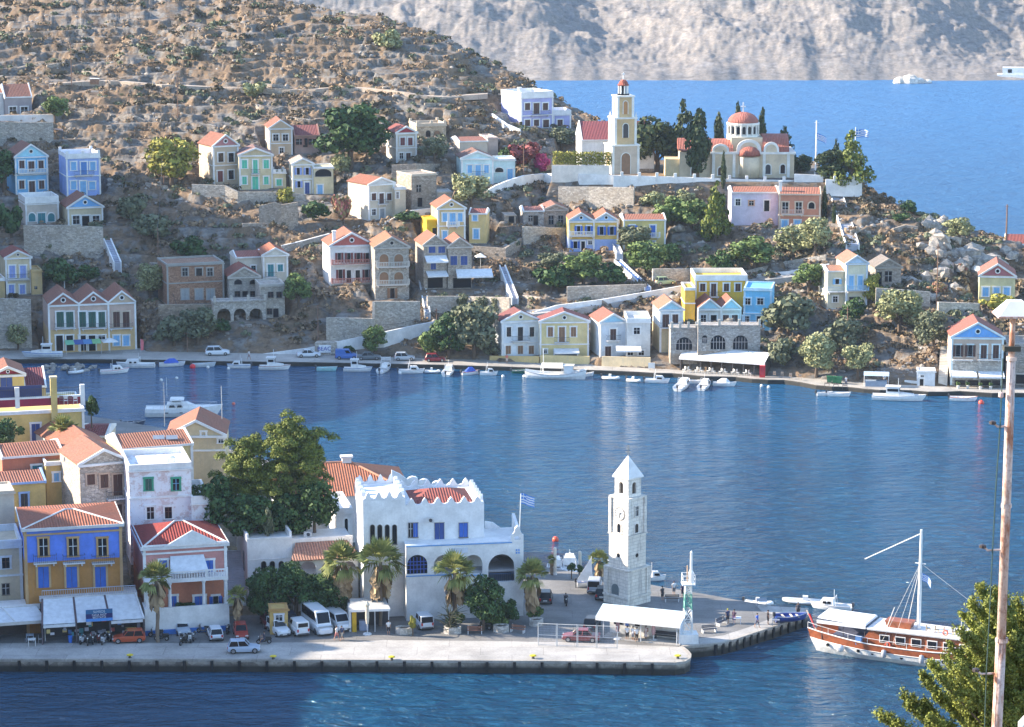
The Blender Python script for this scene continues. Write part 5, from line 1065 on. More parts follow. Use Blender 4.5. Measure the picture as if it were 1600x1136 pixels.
MB().box(q[0]+.3, q[1]-.1, 3.25, 9, 0, zr+.1).build('rear_block', MW, pz); MB().box(q[0]+.3, q[1]-.1, 3.2, 3.5, zr+.103, zr+.5).build('parapet', MW, pz)
H('white block with one tall arched window left of the battlement tower', 526,551,900,800,None,WHITE,'flat',D=326,rows=[('a',810,834,5,(541,))],phi=8,dep=9,par=.5,pil=False,found=4)
# wide red roofed hall behind
f = Fac(560, 800, D=337, phi=6); hr = thing('red_roofed_hall', f.p, f.yaw, 'broad hall with a large orange red hipped roof behind the white battlements', 'building')
u0 = f.uv(436, 790)[0]; u1 = f.uv(640, 790)[0]; ze = f.uv(540, 774)[1]; MB().box(u0, u1, 0, 15, -4, ze).build('wall', MW, hr)
m = MB(); e = .5; zr = f.uv(555, 720, -8)[1]; ra = f.uv(548, 728, -7.5)[0]; ra0 = f.uv(500, 716, -7.5)[0]
A = [(u0-e,-e,ze),(u1+e,-e,ze),(u1+e,15+e,ze),(u0-e,15+e,ze)]; r1 = (ra0, 7.5, zr); r2 = (ra, 7.5, zr)
m.poly([A[0],A[1],r2,r1]); m.poly([A[1],A[2],r2]); m.poly([A[2],A[3],r1,r2]); m.poly([A[3],A[0],r1]); m.build('roof', tiles((.46,.17,.09), 'tiles_hall'), hr)
rg = MB()
for a_, b_ in ((A[0], r1), (A[1], r2), (r1, r2)): rg.tube([a_, b_], .16, 6)
rg.build('ridge_tiles', plain((.55,.25,.15), .8), hr)
x_, z_ = f.uv(541, 719, -8); MB().box(x_-.6, x_+.6, 7.2, 8.0, zr-1.2, zr+.6).box(x_-.8, x_+.8, 7.0, 8.2, zr+.603, zr+.85).build('chimney', W_, hr)
f = Fac(680, 800, D=334, phi=6); wp = thing('scalloped_parapet', f.p, f.yaw, 'white sloping parapet with scalloped top behind the town building roof', 'parapet')
pr = [(612,735),(625,741),(640,752),(662,757),(690,762),(716,767),(745,776)]
m = MB();
for (xa, ya_), (xb, yb_) in zip(pr[:-1], pr[1:]):
 a = f.uv(xa, ya_); b = f.uv(xb, yb_); m._pr([(a[0], -3), (b[0], -3), (b[0], b[1]), (a[0], a[1])], 0, .5)
m.build('wall', MW, wp)
for x, y in ((645,752),(663,756),(684,759),(707,761),(722,764),(737,770)): a = f.uv(x, y); MB().disc((a[0], a[1]), .75, -.04, .54, 12, 1, .8).build('scallop', MW, wp)
# clock tower
tw0 = atZ(981, 949, 1.5); ct = thing('clock_tower', tw0 + Vector((0, 2.6, 0)), -math.atan2(tw0.x, tw0.y) + R(47), 'tall pale stone clock tower with pointed roof on the harbour square', 'clock tower')
AS = ashlar((.68,.64,.58)); k = 1/scale_at(tw0); zh = lambda y: atD(981, y, tw0.y+2.6).z - 1.5
def tb(hw, y0, y1, nm, m_=AS): return MB().box(-hw, hw, -hw, hw, zh(y1) if y1 < 948 else -.3, zh(y0)).build(nm, m_, ct)
h1 = 1.58; tb(h1+.42, 926, 950, 'plinth'); tb(h1+.32, 884, 925.8, 'base_stage');
m = MB(); m.box(-h1-.5, h1+.5, -h1-.5, h1+.5, zh(885), zh(883)); m.box(-h1-.55, h1+.55, -h1-.55, h1+.55, zh(928), zh(925)); m.build('ledge', AS, ct)
for sx in (-1, 1):
 for sy in (-1, 1): MB().box(sx*(h1+.12)-.35, sx*(h1+.12)+.35, sy*(h1+.12)-.35, sy*(h1+.12)+.35, 0, zh(886)).build('corner_pilaster', AS, ct)
tb(h1+.02, 833, 882.8, 'middle_stage'); MB().box(-h1-.15, h1+.15, -h1-.15, h1+.15, zh(833), zh(831)).build('ledge', AS, ct)
pl2 = ashlar((.76,.72,.66), 'ashlar_pale'); h3 = 1.46; tb(h3, 776, 830.8, 'clock_stage', pl2); MB().box(-h3-.18, h3+.18, -h3-.18, h3+.18, zh(776), zh(773.5)).build('ledge', pl2, ct)
for sx in (-1, 1):
 for sy in (-1, 1): MB().box(sx*h3-.2, sx*h3+.2, sy*h3-.2, sy*h3+.2, zh(830.7), zh(776.2)).build('corner_pilaster', pl2, ct)
h4 = 1.14;
for s in range(4):
 o = arcade(ct, 'belfry_wall', pl2, -h4, h4-.3, zh(773.4), zh(745), [(-.45, .3, zh(769), zh(751))], -h4, -h4+.3, 8); o.rotation_euler.z = s*math.pi/2
 mm = MB()._pr(archpts(-.4, .25, zh(769)+.05, zh(752), 8), -h4+.35, -h4+.4).build('belfry_opening', plain((.12,.09,.07)), ct); mm.rotation_euler.z = s*math.pi/2
MB().box(-h4+.42, h4-.42, -h4+.42, h4-.42, zh(773), zh(745)).build('belfry_core', plain((.06,.05,.05)), ct)
m = MB(); z0, z1 = zh(745)+.003, zh(711); e = h4+.22; m.box(-e, e, -e, e, z0, z0+.14); n = len(m.v); m.v += [(-e,-e,z0+.14),(e,-e,z0+.14),(e,e,z0+.14),(-e,e,z0+.14),(0,0,z1)]; m.f += [(n,n+1,n+4),(n+1,n+2,n+4),(n+2,n+3,n+4),(n+3,n,n+4)]; m.build('spire', plaster((.82,.80,.78)), ct)
m = MB().box(-.05,.05,-.05,.05,z1-.2,zh(696)).box(-.35,.35,-.04,.04,z1+.35,z1+.46).box(-.25,.25,-.04,.04,z1+.7,z1+.79); o = m.build('cross', plain((.45,.38,.3)), ct); o.rotation_euler.z = R(-47)
def face(s): return s*math.pi/2
for s, yaw_ in ((0, 0), (1, -math.pi/2)):     # lit face (local -x) and right face (local -y)
 y_ = -h3
 c = MB()
 if s == 1:
  c.disc((0.1, zh(799)), .78, y_-.06, y_-.003, 28); cl = c.build('clock_face', plaster((.84,.82,.78)), ct); cl.rotation_euler.z = yaw_
  t = MB(); N_ = 28
  for i in range(N_):
   a0, a1 = 2*math.pi*i/N_, 2*math.pi*(i+1)/N_; P_ = lambda r, a: (.1+r*math.cos(a), zh(799)+r*math.sin(a)); t._pr([P_(.74,a0), P_(.81,a0), P_(.81,a1), P_(.74,a1)], y_-.1, y_-.063)
  t.build('clock_rim', plain((.2,.19,.18)), cl)
  t = MB()
  for i in range(12):
   a = 2*math.pi*i/12; q = (.1+.58*math.cos(a), zh(799)+.58*math.sin(a)); d = Vector((math.cos(a), math.sin(a))); pr_ = Vector((-d.y, d.x))*.035; d = d*.1
   t._pr([(q[0]-d.x-pr_.x,q[1]-d.y-pr_.y),(q[0]+d.x-pr_.x,q[1]+d.y-pr_.y),(q[0]+d.x+pr_.x,q[1]+d.y+pr_.y),(q[0]-d.x+pr_.x,q[1]-d.y+pr_.y)], y_-.09, y_-.063)
  t.build('hour_marks', plain((.06,.06,.07)), cl)
  t = MB(); t._pr([(.05,zh(799)-.5),(.15,zh(799)-.5),(.13,zh(799)+.1),(.07,zh(799)+.1)], y_-.13, y_-.095); t._pr([(.02,zh(799)-.08),(.1,zh(799)-.15),(.42,zh(799)+.2),(.36,zh(799)+.24)], y_-.14, y_-.1); t.build('clock_hands', plain((.05,.05,.05)), cl)
 else:
  o = opening(ct, 'w', -.25, .3, zh(803), zh(788), 'dk', (.7,.67,.62), y=y_, tw=.12)
 o = opening(ct, 'a', -.3, .3, zh(829), zh(815), 'dk', (.74,.7,.66), y=y_, tw=.12); o.rotation_euler.z = yaw_
 o = MB().disc((0, zh(864)), .26, -h1-.05, -h1+.0, 12).build('round_window', glass(), ct); o.rotation_euler.z = yaw_
o = MB()._pr(archpts(-.8,.4,0,2.6,8), -h1-.36, -h1-.323).build('door', plain((.13,.16,.17)), ct); o.rotation_euler.z = -math.pi/2
# vegetation
def leaf_mesh(name, C, Nn, S, mat_, asp=1.0, seed=0, up=.0):
 """small quads at centres C, roughly facing Nn, size S"""
 rs = np.random.RandomState(seed); n = len(C)
 d = Nn + rs.normal(0, .55, (n, 3)); d[:, 2] += up; d /= np.linalg.norm(d, axis=1)[:, None] + 1e-9
 t = rs.normal(0, 1, (n, 3)); a = np.cross(d, t); a /= np.linalg.norm(a, axis=1)[:, None] + 1e-9; b = np.cross(d, a)
 s = (S * rs.uniform(.6, 1.35, n))[:, None]; a = a*s*asp; b = b*s
 bend = d*s*.35
 V = np.stack([C-a*.9, C-b*.7+bend, C+a, C+b*.7+bend*.4], 1).reshape(-1, 3)
 me = bpy.data.meshes.new(name); me.vertices.add(4*n); me.vertices.foreach_set('co', V.astype(np.float32).ravel())
 me.loops.add(4*n); me.loops.foreach_set('vertex_index', np.arange(4*n, dtype=np.int32)); me.polygons.add(n)
 me.polygons.foreach_set('loop_start', np.arange(0, 4*n, 4, dtype=np.int32)); me.polygons.foreach_set('loop_total', np.full(n, 4, dtype=np.int32))
 me.update(calc_edges=True); me.materials.append(mat_); return me
def crown_pts(kind, n, seed):
 rs = np.random.RandomState(seed); B = []
 if kind in ('round', 'olive', 'bush'):
  k = {'round': 22, 'olive': 26, 'bush': 12}[kind]
  for i in range(k):
   a = rs.uniform(0, 2*np.pi); h = rs.uniform(-.75, .85) if kind != 'bush' else rs.uniform(-.3, .7); r = math.sqrt(max(0, 1-h*h*.9))*rs.uniform(.35, .72)
   B.append((r*math.cos(a), r*math.sin(a), h*.78, rs.uniform(.24, .42)))
  B.append((0, 0, 0, .5))
 elif kind == 'cypress':
  for i in range(20):
   h = i/19; r = .95*math.sin(math.pi*(.12+.86*h))**.7*(1-h*.35); a = rs.uniform(0, 6.28); B.append((.25*r*math.cos(a), .25*r*math.sin(a), h*2-1, r*.62))
 elif kind == 'conifer':
  for i in range(34):
   h = rs.uniform(0, 1)**1.2; r = (1-h)**.8*rs.uniform(.5, .95); a = rs.uniform(0, 6.28); B.append((r*math.cos(a), r*math.sin(a), h*2-1, .16+.22*(1-h)))
  B.append((0, 0, -.2, .45)); B.append((0, 0, .4, .25))
 elif kind == 'pine':
  for i in range(52):
   a = rs.uniform(0, 6.28); h = rs.uniform(-.85, .95); r = math.sqrt(max(0.05, 1-h*h))*rs.uniform(.55, .95); B.append((r*math.cos(a), r*math.sin(a), h*.95, rs.uniform(.13, .26)))
  for i in range(14): a = rs.uniform(0, 6.28); B.append((.4*math.cos(a), .4*math.sin(a), rs.uniform(-.5, .6), .22))
 B = np.array(B); w_ = B[:, 3]**2; idx = rs.choice(len(B), n, p=w_/w_.sum())
 d = rs.normal(0, 1, (n, 3)); d /= np.linalg.norm(d, axis=1)[:, None]
 rad = B[idx, 3]*rs.uniform(.72, 1.06, n)
 sq = np.array([1, 1, 1.0 if kind == 'cypress' else .75])
 C = B[idx, :3] + d*rad[:, None]*sq; return C, d
LEAF = {'dark': leafmat((.022,.050,.018), (.055,.105,.032), 'leaf_dark'), 'olive': leafmat((.15,.165,.075), (.31,.315,.16), 'leaf_olive'), 'green': leafmat((.05,.088,.024), (.145,.20,.06), 'leaf_green'),
  'yellow': leafmat((.15,.15,.03), (.32,.30,.06), 'leaf_yellow'), 'pine': leafmat((.045,.07,.014), (.17,.195,.035), 'leaf_pine'), 'cyp': leafmat((.022,.038,.016), (.055,.075,.028), 'leaf_cypress'),
  'mag': leafmat((.35,.03,.12), (.55,.08,.22), 'leaf_magenta'), 'red': leafmat((.10,.03,.035), (.25,.07,.07), 'leaf_reddish'), 'pink': leafmat((.45,.12,.14), (.2,.2,.08), 'leaf_pink'), 'dry': leafmat((.15,.10,.06), (.28,.205,.13), 'leaf_dry'),
  'brush': leafmat((.06,.05,.03), (.12,.10,.06), 'leaf_brush'), 'grey': leafmat((.08,.10,.06), (.16,.17,.10), 'leaf_greygreen')}
BARK = plain((.12,.085,.06), .9); CROWNS = {}
def crown(kind, col, var, n=None, S=None):
 key = (kind, col, var, n)
 if key not in CROWNS:
  nn = n or {'round': 2300, 'olive': 2600, 'bush': 1100, 'cypress': 1900, 'conifer': 2000, 'pine': 2600}[kind]
  C, d = crown_pts(kind, nn, var*7+3); CROWNS[key] = leaf_mesh('crown', C, d, S or {'round': .085, 'olive': .075, 'bush': .11, 'cypress': .10, 'conifer': .085, 'pine': .07}[kind], LEAF[col], 1.0, var)
 return CROWNS[key]
NT = [0]
def tree(kind, col, x, yb, w_, hh, label, name=None, cat='tree', group=None, D=None, Z=None, trunk=.13, n=None, S=None, lean=0):
 """crown w_ px wide; the plant stands hh px tall above the pixel (x, yb)"""
 p = atZ(x, yb, Z) if Z is not None else (atD(x, yb, D) if D else hitg(x, yb)); s = scale_at(p); NT[0] += 1; var = NT[0] % 3
 Wm, Hm = w_/s*1.18, hh/s/cP*1.03;
 nm = name or {'bush': 'shrub', 'cypress': 'cypress_tree', 'olive': 'olive_tree', 'pine': 'pine_tree', 'conifer': 'conifer_tree', 'round': 'leafy_tree'}[kind]
 r = thing(nm, p, random.uniform(0, 6), label, cat, group)
 ch_ = Hm*(1-trunk) if kind != 'bush' else Hm
 c = bpy.data.objects.new('crown' if kind != 'bush' else 'foliage', crown(kind, col, var, n, S)); COL.objects.link(c); c.parent = r
 c.scale = (Wm/2, Wm/2, ch_/2*1.05); c.location = (lean, 0, Hm - ch_/2)
 if kind == 'bush': c.scale = (Wm/2, Wm/2, Hm*.62); c.location.z = Hm*.36
 t = MB(); th = Hm*(.45 if kind in ('bush',) else trunk + .35*(1-trunk)); tr = max(.07, Wm*.035)
 t.tube([(0,0,-1.2), (lean*.2+.05*Wm*.3, 0, th*.5), (lean*.6, .02, th)], [tr*1.4, tr, tr*.6], 6)
 if kind != 'cypress':
  for k in range(4):
   a = k*1.6+var; t.tube([(lean*.3, 0, th*.55), (lean*.5+Wm*.12*math.cos(a), Wm*.12*math.sin(a), th*.85), (lean*.7+Wm*.26*math.cos(a), Wm*.26*math.sin(a), th*1.15)], [tr*.6, tr*.4, tr*.2], 5)
 t.build('trunk' if kind != 'bush' else 'stem', BARK, r); return r
T = tree
T('round','dark',548,262,108,102,'largest dark green tree on the hillside, beside the dark red roofed veranda')
T('bush','olive',603,78,46,36,'lone round tree high on the dry hill left of the ridge line',name='lone_tree',cat='tree')
T('bush','olive',395,156,40,30,'round olive green tree beside the hillside path')
T('bush','grey',302,90,32,18,'low grey green bush high on the dry hill near the pole')
T('bush','grey',775,103,12,10,'tiny dark bush on the skyline of the hill')
T('round','green',86,192,42,42,'bright green tree right of the grey house terrace')
T('round','yellow',268,292,78,80,'yellow green fig tree on the rocks right of the lavender house')
T('olive','grey',680,254,50,38,'grey green olive tree right of the narrow beige house')
T('olive','olive',735,330,64,58,'big silvery olive tree under the pale aqua house')
T('bush','olive',533,268,30,34,'spiky yellow green plant below the big dark tree')
T('bush','yellow',445,318,32,30,'small yellow green bush below the mint shuttered annex')
T('bush','pink',536,352,34,50,'oleander with pink flowers left of the cream house')
T('olive','olive',235,466,46,54,'pale olive tree left of the brick house')
T('round','dark',6,300,54,60,'dark tree at the left edge beside the sky blue house')
T('bush','dark',18,372,46,60,'dark green bushy tree at the left edge below the sky blue house')
T('bush','dark',95,448,56,50,'dark bush right of the lavender shuttered cottage')
T('bush','dark',140,440,40,30,'small dark bush behind the white pergola')
T('bush','grey',272,540,56,50,'grey green bush by the quay under the brick house')
T('round','grey',310,540,58,60,'dusty green tree between the arched terrace and the quay')
T('bush','dark',345,520,30,24,'dark shrub against the tall brown arcade wall')
T('round','green',466,482,46,54,'green tree between the stone wing and the red and white house')
T('olive','olive',28,545,36,40,'small olive tree in front of the lower left stone wall',group=None)
T('round','green',586,556,40,46,'small round quay tree with a yellowish top beside the parked cars')
T('bush','dark',545,552,20,12,'clipped low bush beside the beach sign wall')
T('round','grey',740,566,74,92,'tall grey green tree in the grove left of the white waterfront house')
T('round','dark',700,566,60,70,'dark leafy tree in the middle of the quayside grove')
T('bush','green',672,562,46,46,'bushy palm at the left end of the quayside grove')
T('bush','grey',770,556,26,24,'dry shrub at the corner of the ochre terrace wall')
T('bush','dark',862,456,60,44,'dark bush on the rocks under the ruined cottage')
T('olive','grey',862,430,44,34,'pale olive tree left of the garden of the yellow double house')
T('round','green',912,444,60,52,'green tree in the garden below the yellow double house')
T('bush','dark',950,446,54,40,'dark green bush beside the blue walled steps')
T('olive','grey',992,398,56,46,'grey olive tree in front of the long ridged yellow house')
T('round','green',1008,432,62,58,'spreading green tree above the upper road bend')
T('bush','green',1040,410,50,36,'bright low shrub right of the long ridged yellow house')
T('bush','grey',880,382,26,36,'small palm like bush at the corner of the double house')
for i,(x,y,w_,h_,c) in enumerate([(1020,322,40,26,'olive'),(1050,340,50,36,'green'),(1040,360,50,36,'green'),(1080,352,56,46,'green'),(1068,322,40,26,'olive')]):
 T('bush',c,x,y,w_,h_,['low olive coloured bush nearest the stone retaining wall','bright green bush in the middle of the garden slope','wide green bush at the lower edge of the garden slope','tallest green bush beside the lilac house stairs','small olive bush just under the churchyard wall'][i],group='garden shrubs below the churchyard')
T('conifer','pine',1118,378,46,88,'yellowish pine at the left corner of the white and lilac house')
T('cypress','cyp',1130,298,11,54,'thin single cypress in front of the church door')
T('cypress','cyp',1288,346,12,52,'cypress at the right corner of the terracotta house')
T('cypress','cyp',1303,352,9,32,'little cypress beside the long white stairway')
T('olive','olive',1240,400,60,48,'olive tree below the terracotta house')
T('olive','olive',1274,402,54,60,'large olive tree beside the long white stairway')
T('round','green',1178,424,74,52,'bright green rounded tree above the curved road wall')
T('bush','grey',1140,420,40,36,'grey bush left of the bright green rounded tree')
T('bush','dark',1122,432,40,40,'dark shrub over the ochre yellow house roof')
T('round','cyp',1026,276,84,92,'broad dark tree between the bell tower and the church',D=574)
T('conifer','cyp',1068,264,48,98,'tall layered fir standing behind the church aisle',D=576)
T('cypress','cyp',1090,268,50,92,'fat rounded cypress hiding part of the church front',D=559)
T('cypress','cyp',1122,252,24,72,'pointed cypress left of the church dome',D=577)
T('cypress','cyp',1152,230,18,66,'cypress peeping out behind the left of the dome',D=579)
T('cypress','cyp',1190,240,18,68,'cypress standing right behind the dome',D=579)
T('conifer','cyp',1224,262,36,60,'dark pine behind the right end of the church',D=578)
T('round','cyp',1254,275,32,34,'small round dark tree beside the white flag mast',D=572)
T('round','cyp',1300,288,52,54,'dark rounded tree left of the yellow topped conifer',D=556)
T('conifer','cyp',1306,284,22,62,'slim cypress between the rounded tree and the yellow topped conifer',D=557)
T('conifer','pine',1330,288,54,76,'conifer with a yellow green top at the end of the headland',D=555)
for i,(x,y,w_,h_,c) in enumerate([(1418,334,26,24,'dark'),(1406,348,34,16,'dark'),(1493,346,26,22,'dark')]): T('bush',c,x,y,w_,h_,['dark bush on the skyline right of the headland wall','flat dark bush on the dry headland slope','small dark bush at the water side of the rocks'][i],group='bushes on the headland skyline')
T('olive','olive',1499,380,48,38,'round olive tree at the top of the white boulders')
T('olive','olive',1406,524,78,74,'largest olive tree right of the ruin wall')
T('olive','grey',1458,548,56,62,'grey olive tree beside the blue pediment house')
T('round','yellow',1362,478,36,50,'yellow green tree beside the tall pale house')
T('round','green',1264,462,52,48,'round green tree left of the tall pale house')
T('bush','grey',1232,520,84,66,'broad grey green bush right of the sky blue cube')
T('olive','olive',1275,596,58,66,'olive tree by the green bins on the quay')
T('olive','olive',1340,598,50,56,'olive tree above the blue covered stall on the quay')
T('bush','grey',1315,545,60,56,'tangled bush on the bank above the quay olives')
T('bush','grey',1222,570,52,50,'prickly pear clump beside the long restaurant awning')
T('bush','dark',1335,505,44,44,'prickly pear clump under the tall pale house')
T('bush','dark',1392,482,40,24,'dark shrub at the foot of the ruin wall')
T('bush','yellow',1560,492,60,30,'yellowish shrub below the maroon pediment house')
T('bush','red',815,262,56,44,'purple leaved bougainvillea over the terrace right of the barn like house',cat='shrub')
T('bush','mag',846,270,24,36,'bright magenta bougainvillea by the long white wall')
T('bush','pink',1466,462,32,22,'pink flowering bush left of the pale stone terrace')
T('bush','pink',1506,430,20,20,'red flowering bush among the big boulders')
T('bush','dark',800,256,40,28,'dark shrub between the aqua annex and the bougainvillea')
T('olive','grey',876,232,46,32,'grey olive shrub below the lilac mansion wall')
T('bush','grey',205,352,56,50,'left cactus clump on the shaded rocks',group='cactus clumps on the shaded rocks')
T('bush','grey',238,372,60,44,'middle cactus clump on the shaded rocks',group='cactus clumps on the shaded rocks')
T('bush','dark',292,404,50,40,'cactus clump above the brick house on the shaded rocks',group='cactus clumps on the shaded rocks')
T('bush','dark',490,345,50,36,'dark bush beside the broken stone ruin')
T('bush','dark',640,345,40,16,'dark ivy under the winding white parapet')
for i,(x,y) in enumerate([(690,484),(722,486),(752,488),(780,486)]): T('bush','grey',x,y,26,30,['leftmost','second from the left','third from the left','rightmost'][i]+' plant hanging over the stone garden wall',group='plants over the stone garden wall')
# hedge
a_, b_ = atD(864, 257, 558), atD(955, 258, 558); L = (b_-a_).length
rs = np.random.RandomState(5); n = 3000; C = np.stack([rs.uniform(0, L, n), rs.uniform(-.8, .8, n), rs.uniform(0, 2.6, n)+rs.normal(0,.1,n)], 1); o = bpy.data.objects.new('hedge', leaf_mesh('hedge', C, rs.normal(0, 1, (n, 3)), .2, LEAF['yellow'])); COL.objects.link(o); o.location = a_
tag(o, 'clipped yellow green hedge below the red roofed hall', 'hedge')
# palms ---------------------------------------------------------------------------
def palm_crown(seed, n=46, fan=True):
 rs = np.random.RandomState(seed); C, Nn = [], []; m = MB(); dead = MB();
 for i in range(n):
  el = R(rs.uniform(-35, 80)); a = rs.uniform(0, 6.28); d = Vector((math.cos(a)*math.cos(el), math.sin(a)*math.cos(el), math.sin(el))); L = rs.uniform(.75, 1.0)
  side = Vector((-math.sin(a), math.cos(a), 0)); base = d*.42*L
  for k in range(9):
   an = R(-56+14*k); q = (d*math.cos(an) + side*math.sin(an)).normalized(); tip = base + q*L*.55 + Vector((0, 0, -.16*L*(1-math.sin(el))*(.6+abs(an)))); mid = base + q*L*.3
   w_ = side.cross(d).normalized()*.02 + (side*math.cos(an) - d*math.sin(an))*.045
   m.poly([base, mid+w_, tip, mid-w_])
  m.poly([Vector((0,0,0)), base+side*.015, base-side*.015])
 for i in range(34):
  a = rs.uniform(0, 6.28); z = rs.uniform(-1.0, -.15); r0 = .15; tip = Vector((math.cos(a)*.42*(1+.3*z), math.sin(a)*.42*(1+.3*z), z-.35)); b0 = Vector((math.cos(a)*r0, math.sin(a)*r0, z+.15)); s = Vector((-math.sin(a), math.cos(a), 0))*.14
  dead.poly([b0, tip+s, tip-s*.3+Vector((0,0,-.1))]); dead.poly([b0, tip-s, tip+s*.4+Vector((0,0,-.14))])
 return m, dead
pm, pdead = palm_crown(4); PG = leafmat((.10,.13,.035), (.26,.27,.09), 'palm_green'); PD = leafmat((.20,.13,.07), (.36,.26,.15), 'palm_dead')
_p1 = pm.build('fronds', PG, uv=False); _p2 = pdead.build('dead_fronds', PD, uv=False); PM, PDM = _p1.data, _p2.data; bpy.data.objects.remove(_p1); bpy.data.objects.remove(_p2)
def palm(x, yb, ytop, w_, label, Z=NZ, D=None, skirt=1.0):
 p = atZ(x, yb, Z) if D is None else atD(x, yb, D); s = scale_at(p); Hm = (yb-ytop)/s/cP; r_ = w_/s*.72; r = thing('palm_tree', p, x*.7, label, 'palm tree')
 hc = Hm - r_*.62; t = MB(); n = 9; t.tube([(0.06*math.sin(i), .05*math.cos(i), -.3+(hc+.3)*i/n) for i in range(n+1)], [.26 if i == 0 else (.2 if i % 2 else .235) for i in range(n+1)], 8); t.build('trunk', plain((.20,.15,.11), .95), r)
 for nm, me, k in (('fronds', PM, 1), ('dead_fronds', PDM, skirt)):
  o = bpy.data.objects.new(nm, me); COL.objects.link(o); o.parent = r; o.location = (0, 0, hc); o.scale = (r_*1.0, r_*1.0, r_*k)
 return r
palm(595, 978, 848, 66, 'tallest fan palm in front of the battlement tower')
palm(537, 972, 852, 58, 'fan palm in front of the tiled porch')
palm(711, 984, 868, 58, 'fan palm with a hanging dry skirt in the stone planter')
palm(832, 968, 878, 46, 'fan palm at the right corner of the town building', skirt=1.3)
palm(247, 1003, 882, 50, 'fan palm in front of the pink house')
palm(372, 988, 918, 30, 'small palm at the foot of the stairs',skirt=1.2)
palm(936, 908, 862, 30, 'small palm just left of the clock tower')
palm(100, 705, 655, 44, 'dark palm in front of the big yellow house', D=347, skirt=.3)
palm(862, 898, 868, 14, 'narrow shrubby palm by the moored boats', skirt=.8)
# near trees
p = atD(470, 870, 326); r = thing('pine_tree', p, 0, 'big sunlit umbrella pine beside the red roofed hall', 'tree'); s = scale_at(p)
t = MB(); t.tube([(0,0,-4),(-.3,0,2),(-1.0,0,5),(-1.6,0,8.5),(-1.5,0,12)], [.5,.42,.36,.28,.15], 8)
for q in ((-6.5,1,10.5),(-4.5,-2,7.5),(2.2,-1.5,9),(3.0,1,12),(-1,2,15),(-8,-1,8)): t.tube([(-1.0,0,5),(q[0]*.5-.5,q[1]*.5,q[2]*.75),q], [.24,.16,.07], 6)
t.build('trunk', BARK, r)
def lump(name, root, specs, col, S, n, seed, flat=.7):
 rs = np.random.RandomState(seed); Cs, Ns = [], []
 for (cx, cy, cz, rr) in specs:
  sub = [(cx + rs.normal(0, .5)*rr, cy + rs.normal(0, .5)*rr, cz + rs.normal(0, .42)*rr, rr*rs.uniform(.34, .58)) for _ in range(18)]
  for q in sub:
   k = int(n*(q[3]**2)*12); d = rs.normal(0, 1, (k, 3)); d /= np.linalg.norm(d, axis=1)[:, None]; d[:, 2] = np.where(d[:, 2] < -.3, -d[:, 2]*.5, d[:, 2]); Cs.append(np.array(q[:3]) + d*(q[3]*rs.uniform(.7, 1.05, k))[:, None]*np.array([1, 1, flat])); Ns.append(d)
 o = bpy.data.objects.new(name, leaf_mesh(name, np.concatenate(Cs), np.concatenate(Ns), S, LEAF[col], 1, seed, .3)); COL.objects.link(o); o.parent = root; return o
def at_rel(x, y, dy=0): q = atD(x, y, p.y+dy); return (q.x-p.x, q.y-p.y, q.z-p.z)
spec = [(*at_rel(x, y, d), w_*.84) for x, y, d, w_ in [(452,672,0,2.1),(478,692,0,2.3),(440,694,-1,2.3),(462,712,0,2.7),(485,728,0,2.5),(440,735,-1,2.6),(470,752,0,2.5),(400,700,0,2.2),(375,712,0,2.1),(392,730,-1,2.6),(368,742,0,2.2),(410,755,-1,2.4),(385,770,0,2.0),(440,775,-1,2.0),(362,765,1,1.6),(488,762,1,1.8),(400,790,-1,1.4)]]
lump('crown', r, spec, 'pine', .125, 30, 11, .88)
T('round','dark',335,850,70,105,'dark tree between the stairs and the umbrella pine',D=322)
T('round','dark',395,850,80,80,'dark understorey tree below the umbrella pine',D=321)
T('round','dark',450,850,70,80,'dark tree behind the flat roofed annex',D=323)
T('bush','grey',418,845,20,62,'slender pale shrub in front of the dark trees',D=319)
T('round','dark',492,840,66,95,'dark tree left of the white block with one arched window',D=323)
T('round','dark',415,972,60,88,'dark round tree behind the yellow booth',Z=NZ,n=5200,S=.06); T('round','dark',462,968,78,88,'broad dark tree above the parked white vans',Z=NZ,n=5200,S=.06); T('round','dark',512,968,70,80,'dark round tree left of the kiosk',Z=NZ,n=5200,S=.06)
T('round','dark',755,985,62,86,'dark bushy tree right of the planter palm',Z=NZ,n=5200,S=.06)
T('bush','dark',793,974,42,46,'dome shaped dark bush against the white wall',Z=NZ,n=2600,S=.07)
T('bush','green',775,980,34,30,'low green bush beside the dome shaped dark bush',Z=NZ)
T('bush','dark',255,966,26,24,'round clipped bush on the white porch wall',D=309.2)
T('bush','dark',288,955,36,16,'trailing plants on the white porch wall',D=308.6); T('bush','dark',340,953,30,12,'flowering plants at the right end of the white porch wall',D=308.6)
T('bush','dark',8,695,56,52,'dark round tree in front of the big yellow house',D=345,n=2600,S=.07); T('bush','dark',143,655,22,44,'dark shrub at the water behind the big yellow house',D=362)
T('bush','green',712,975,26,24,'grasses in the stone planter of the palm',Z=2.3); T('bush','yellow',645,985,12,28,'narrow yellow plant in the left stone planter',Z=2.2); T('bush','green',838,968,28,28,'bush at the foot of the corner palm',Z=NZ)
T('bush','dark',893,893,14,16,'left round potted tree by the moored boats',D=331,name='potted_tree',cat='tree',group='potted round trees'); T('bush','dark',906,896,14,16,'right round potted tree by the moored boats',D=331,name='potted_tree',cat='tree',group='potted round trees')
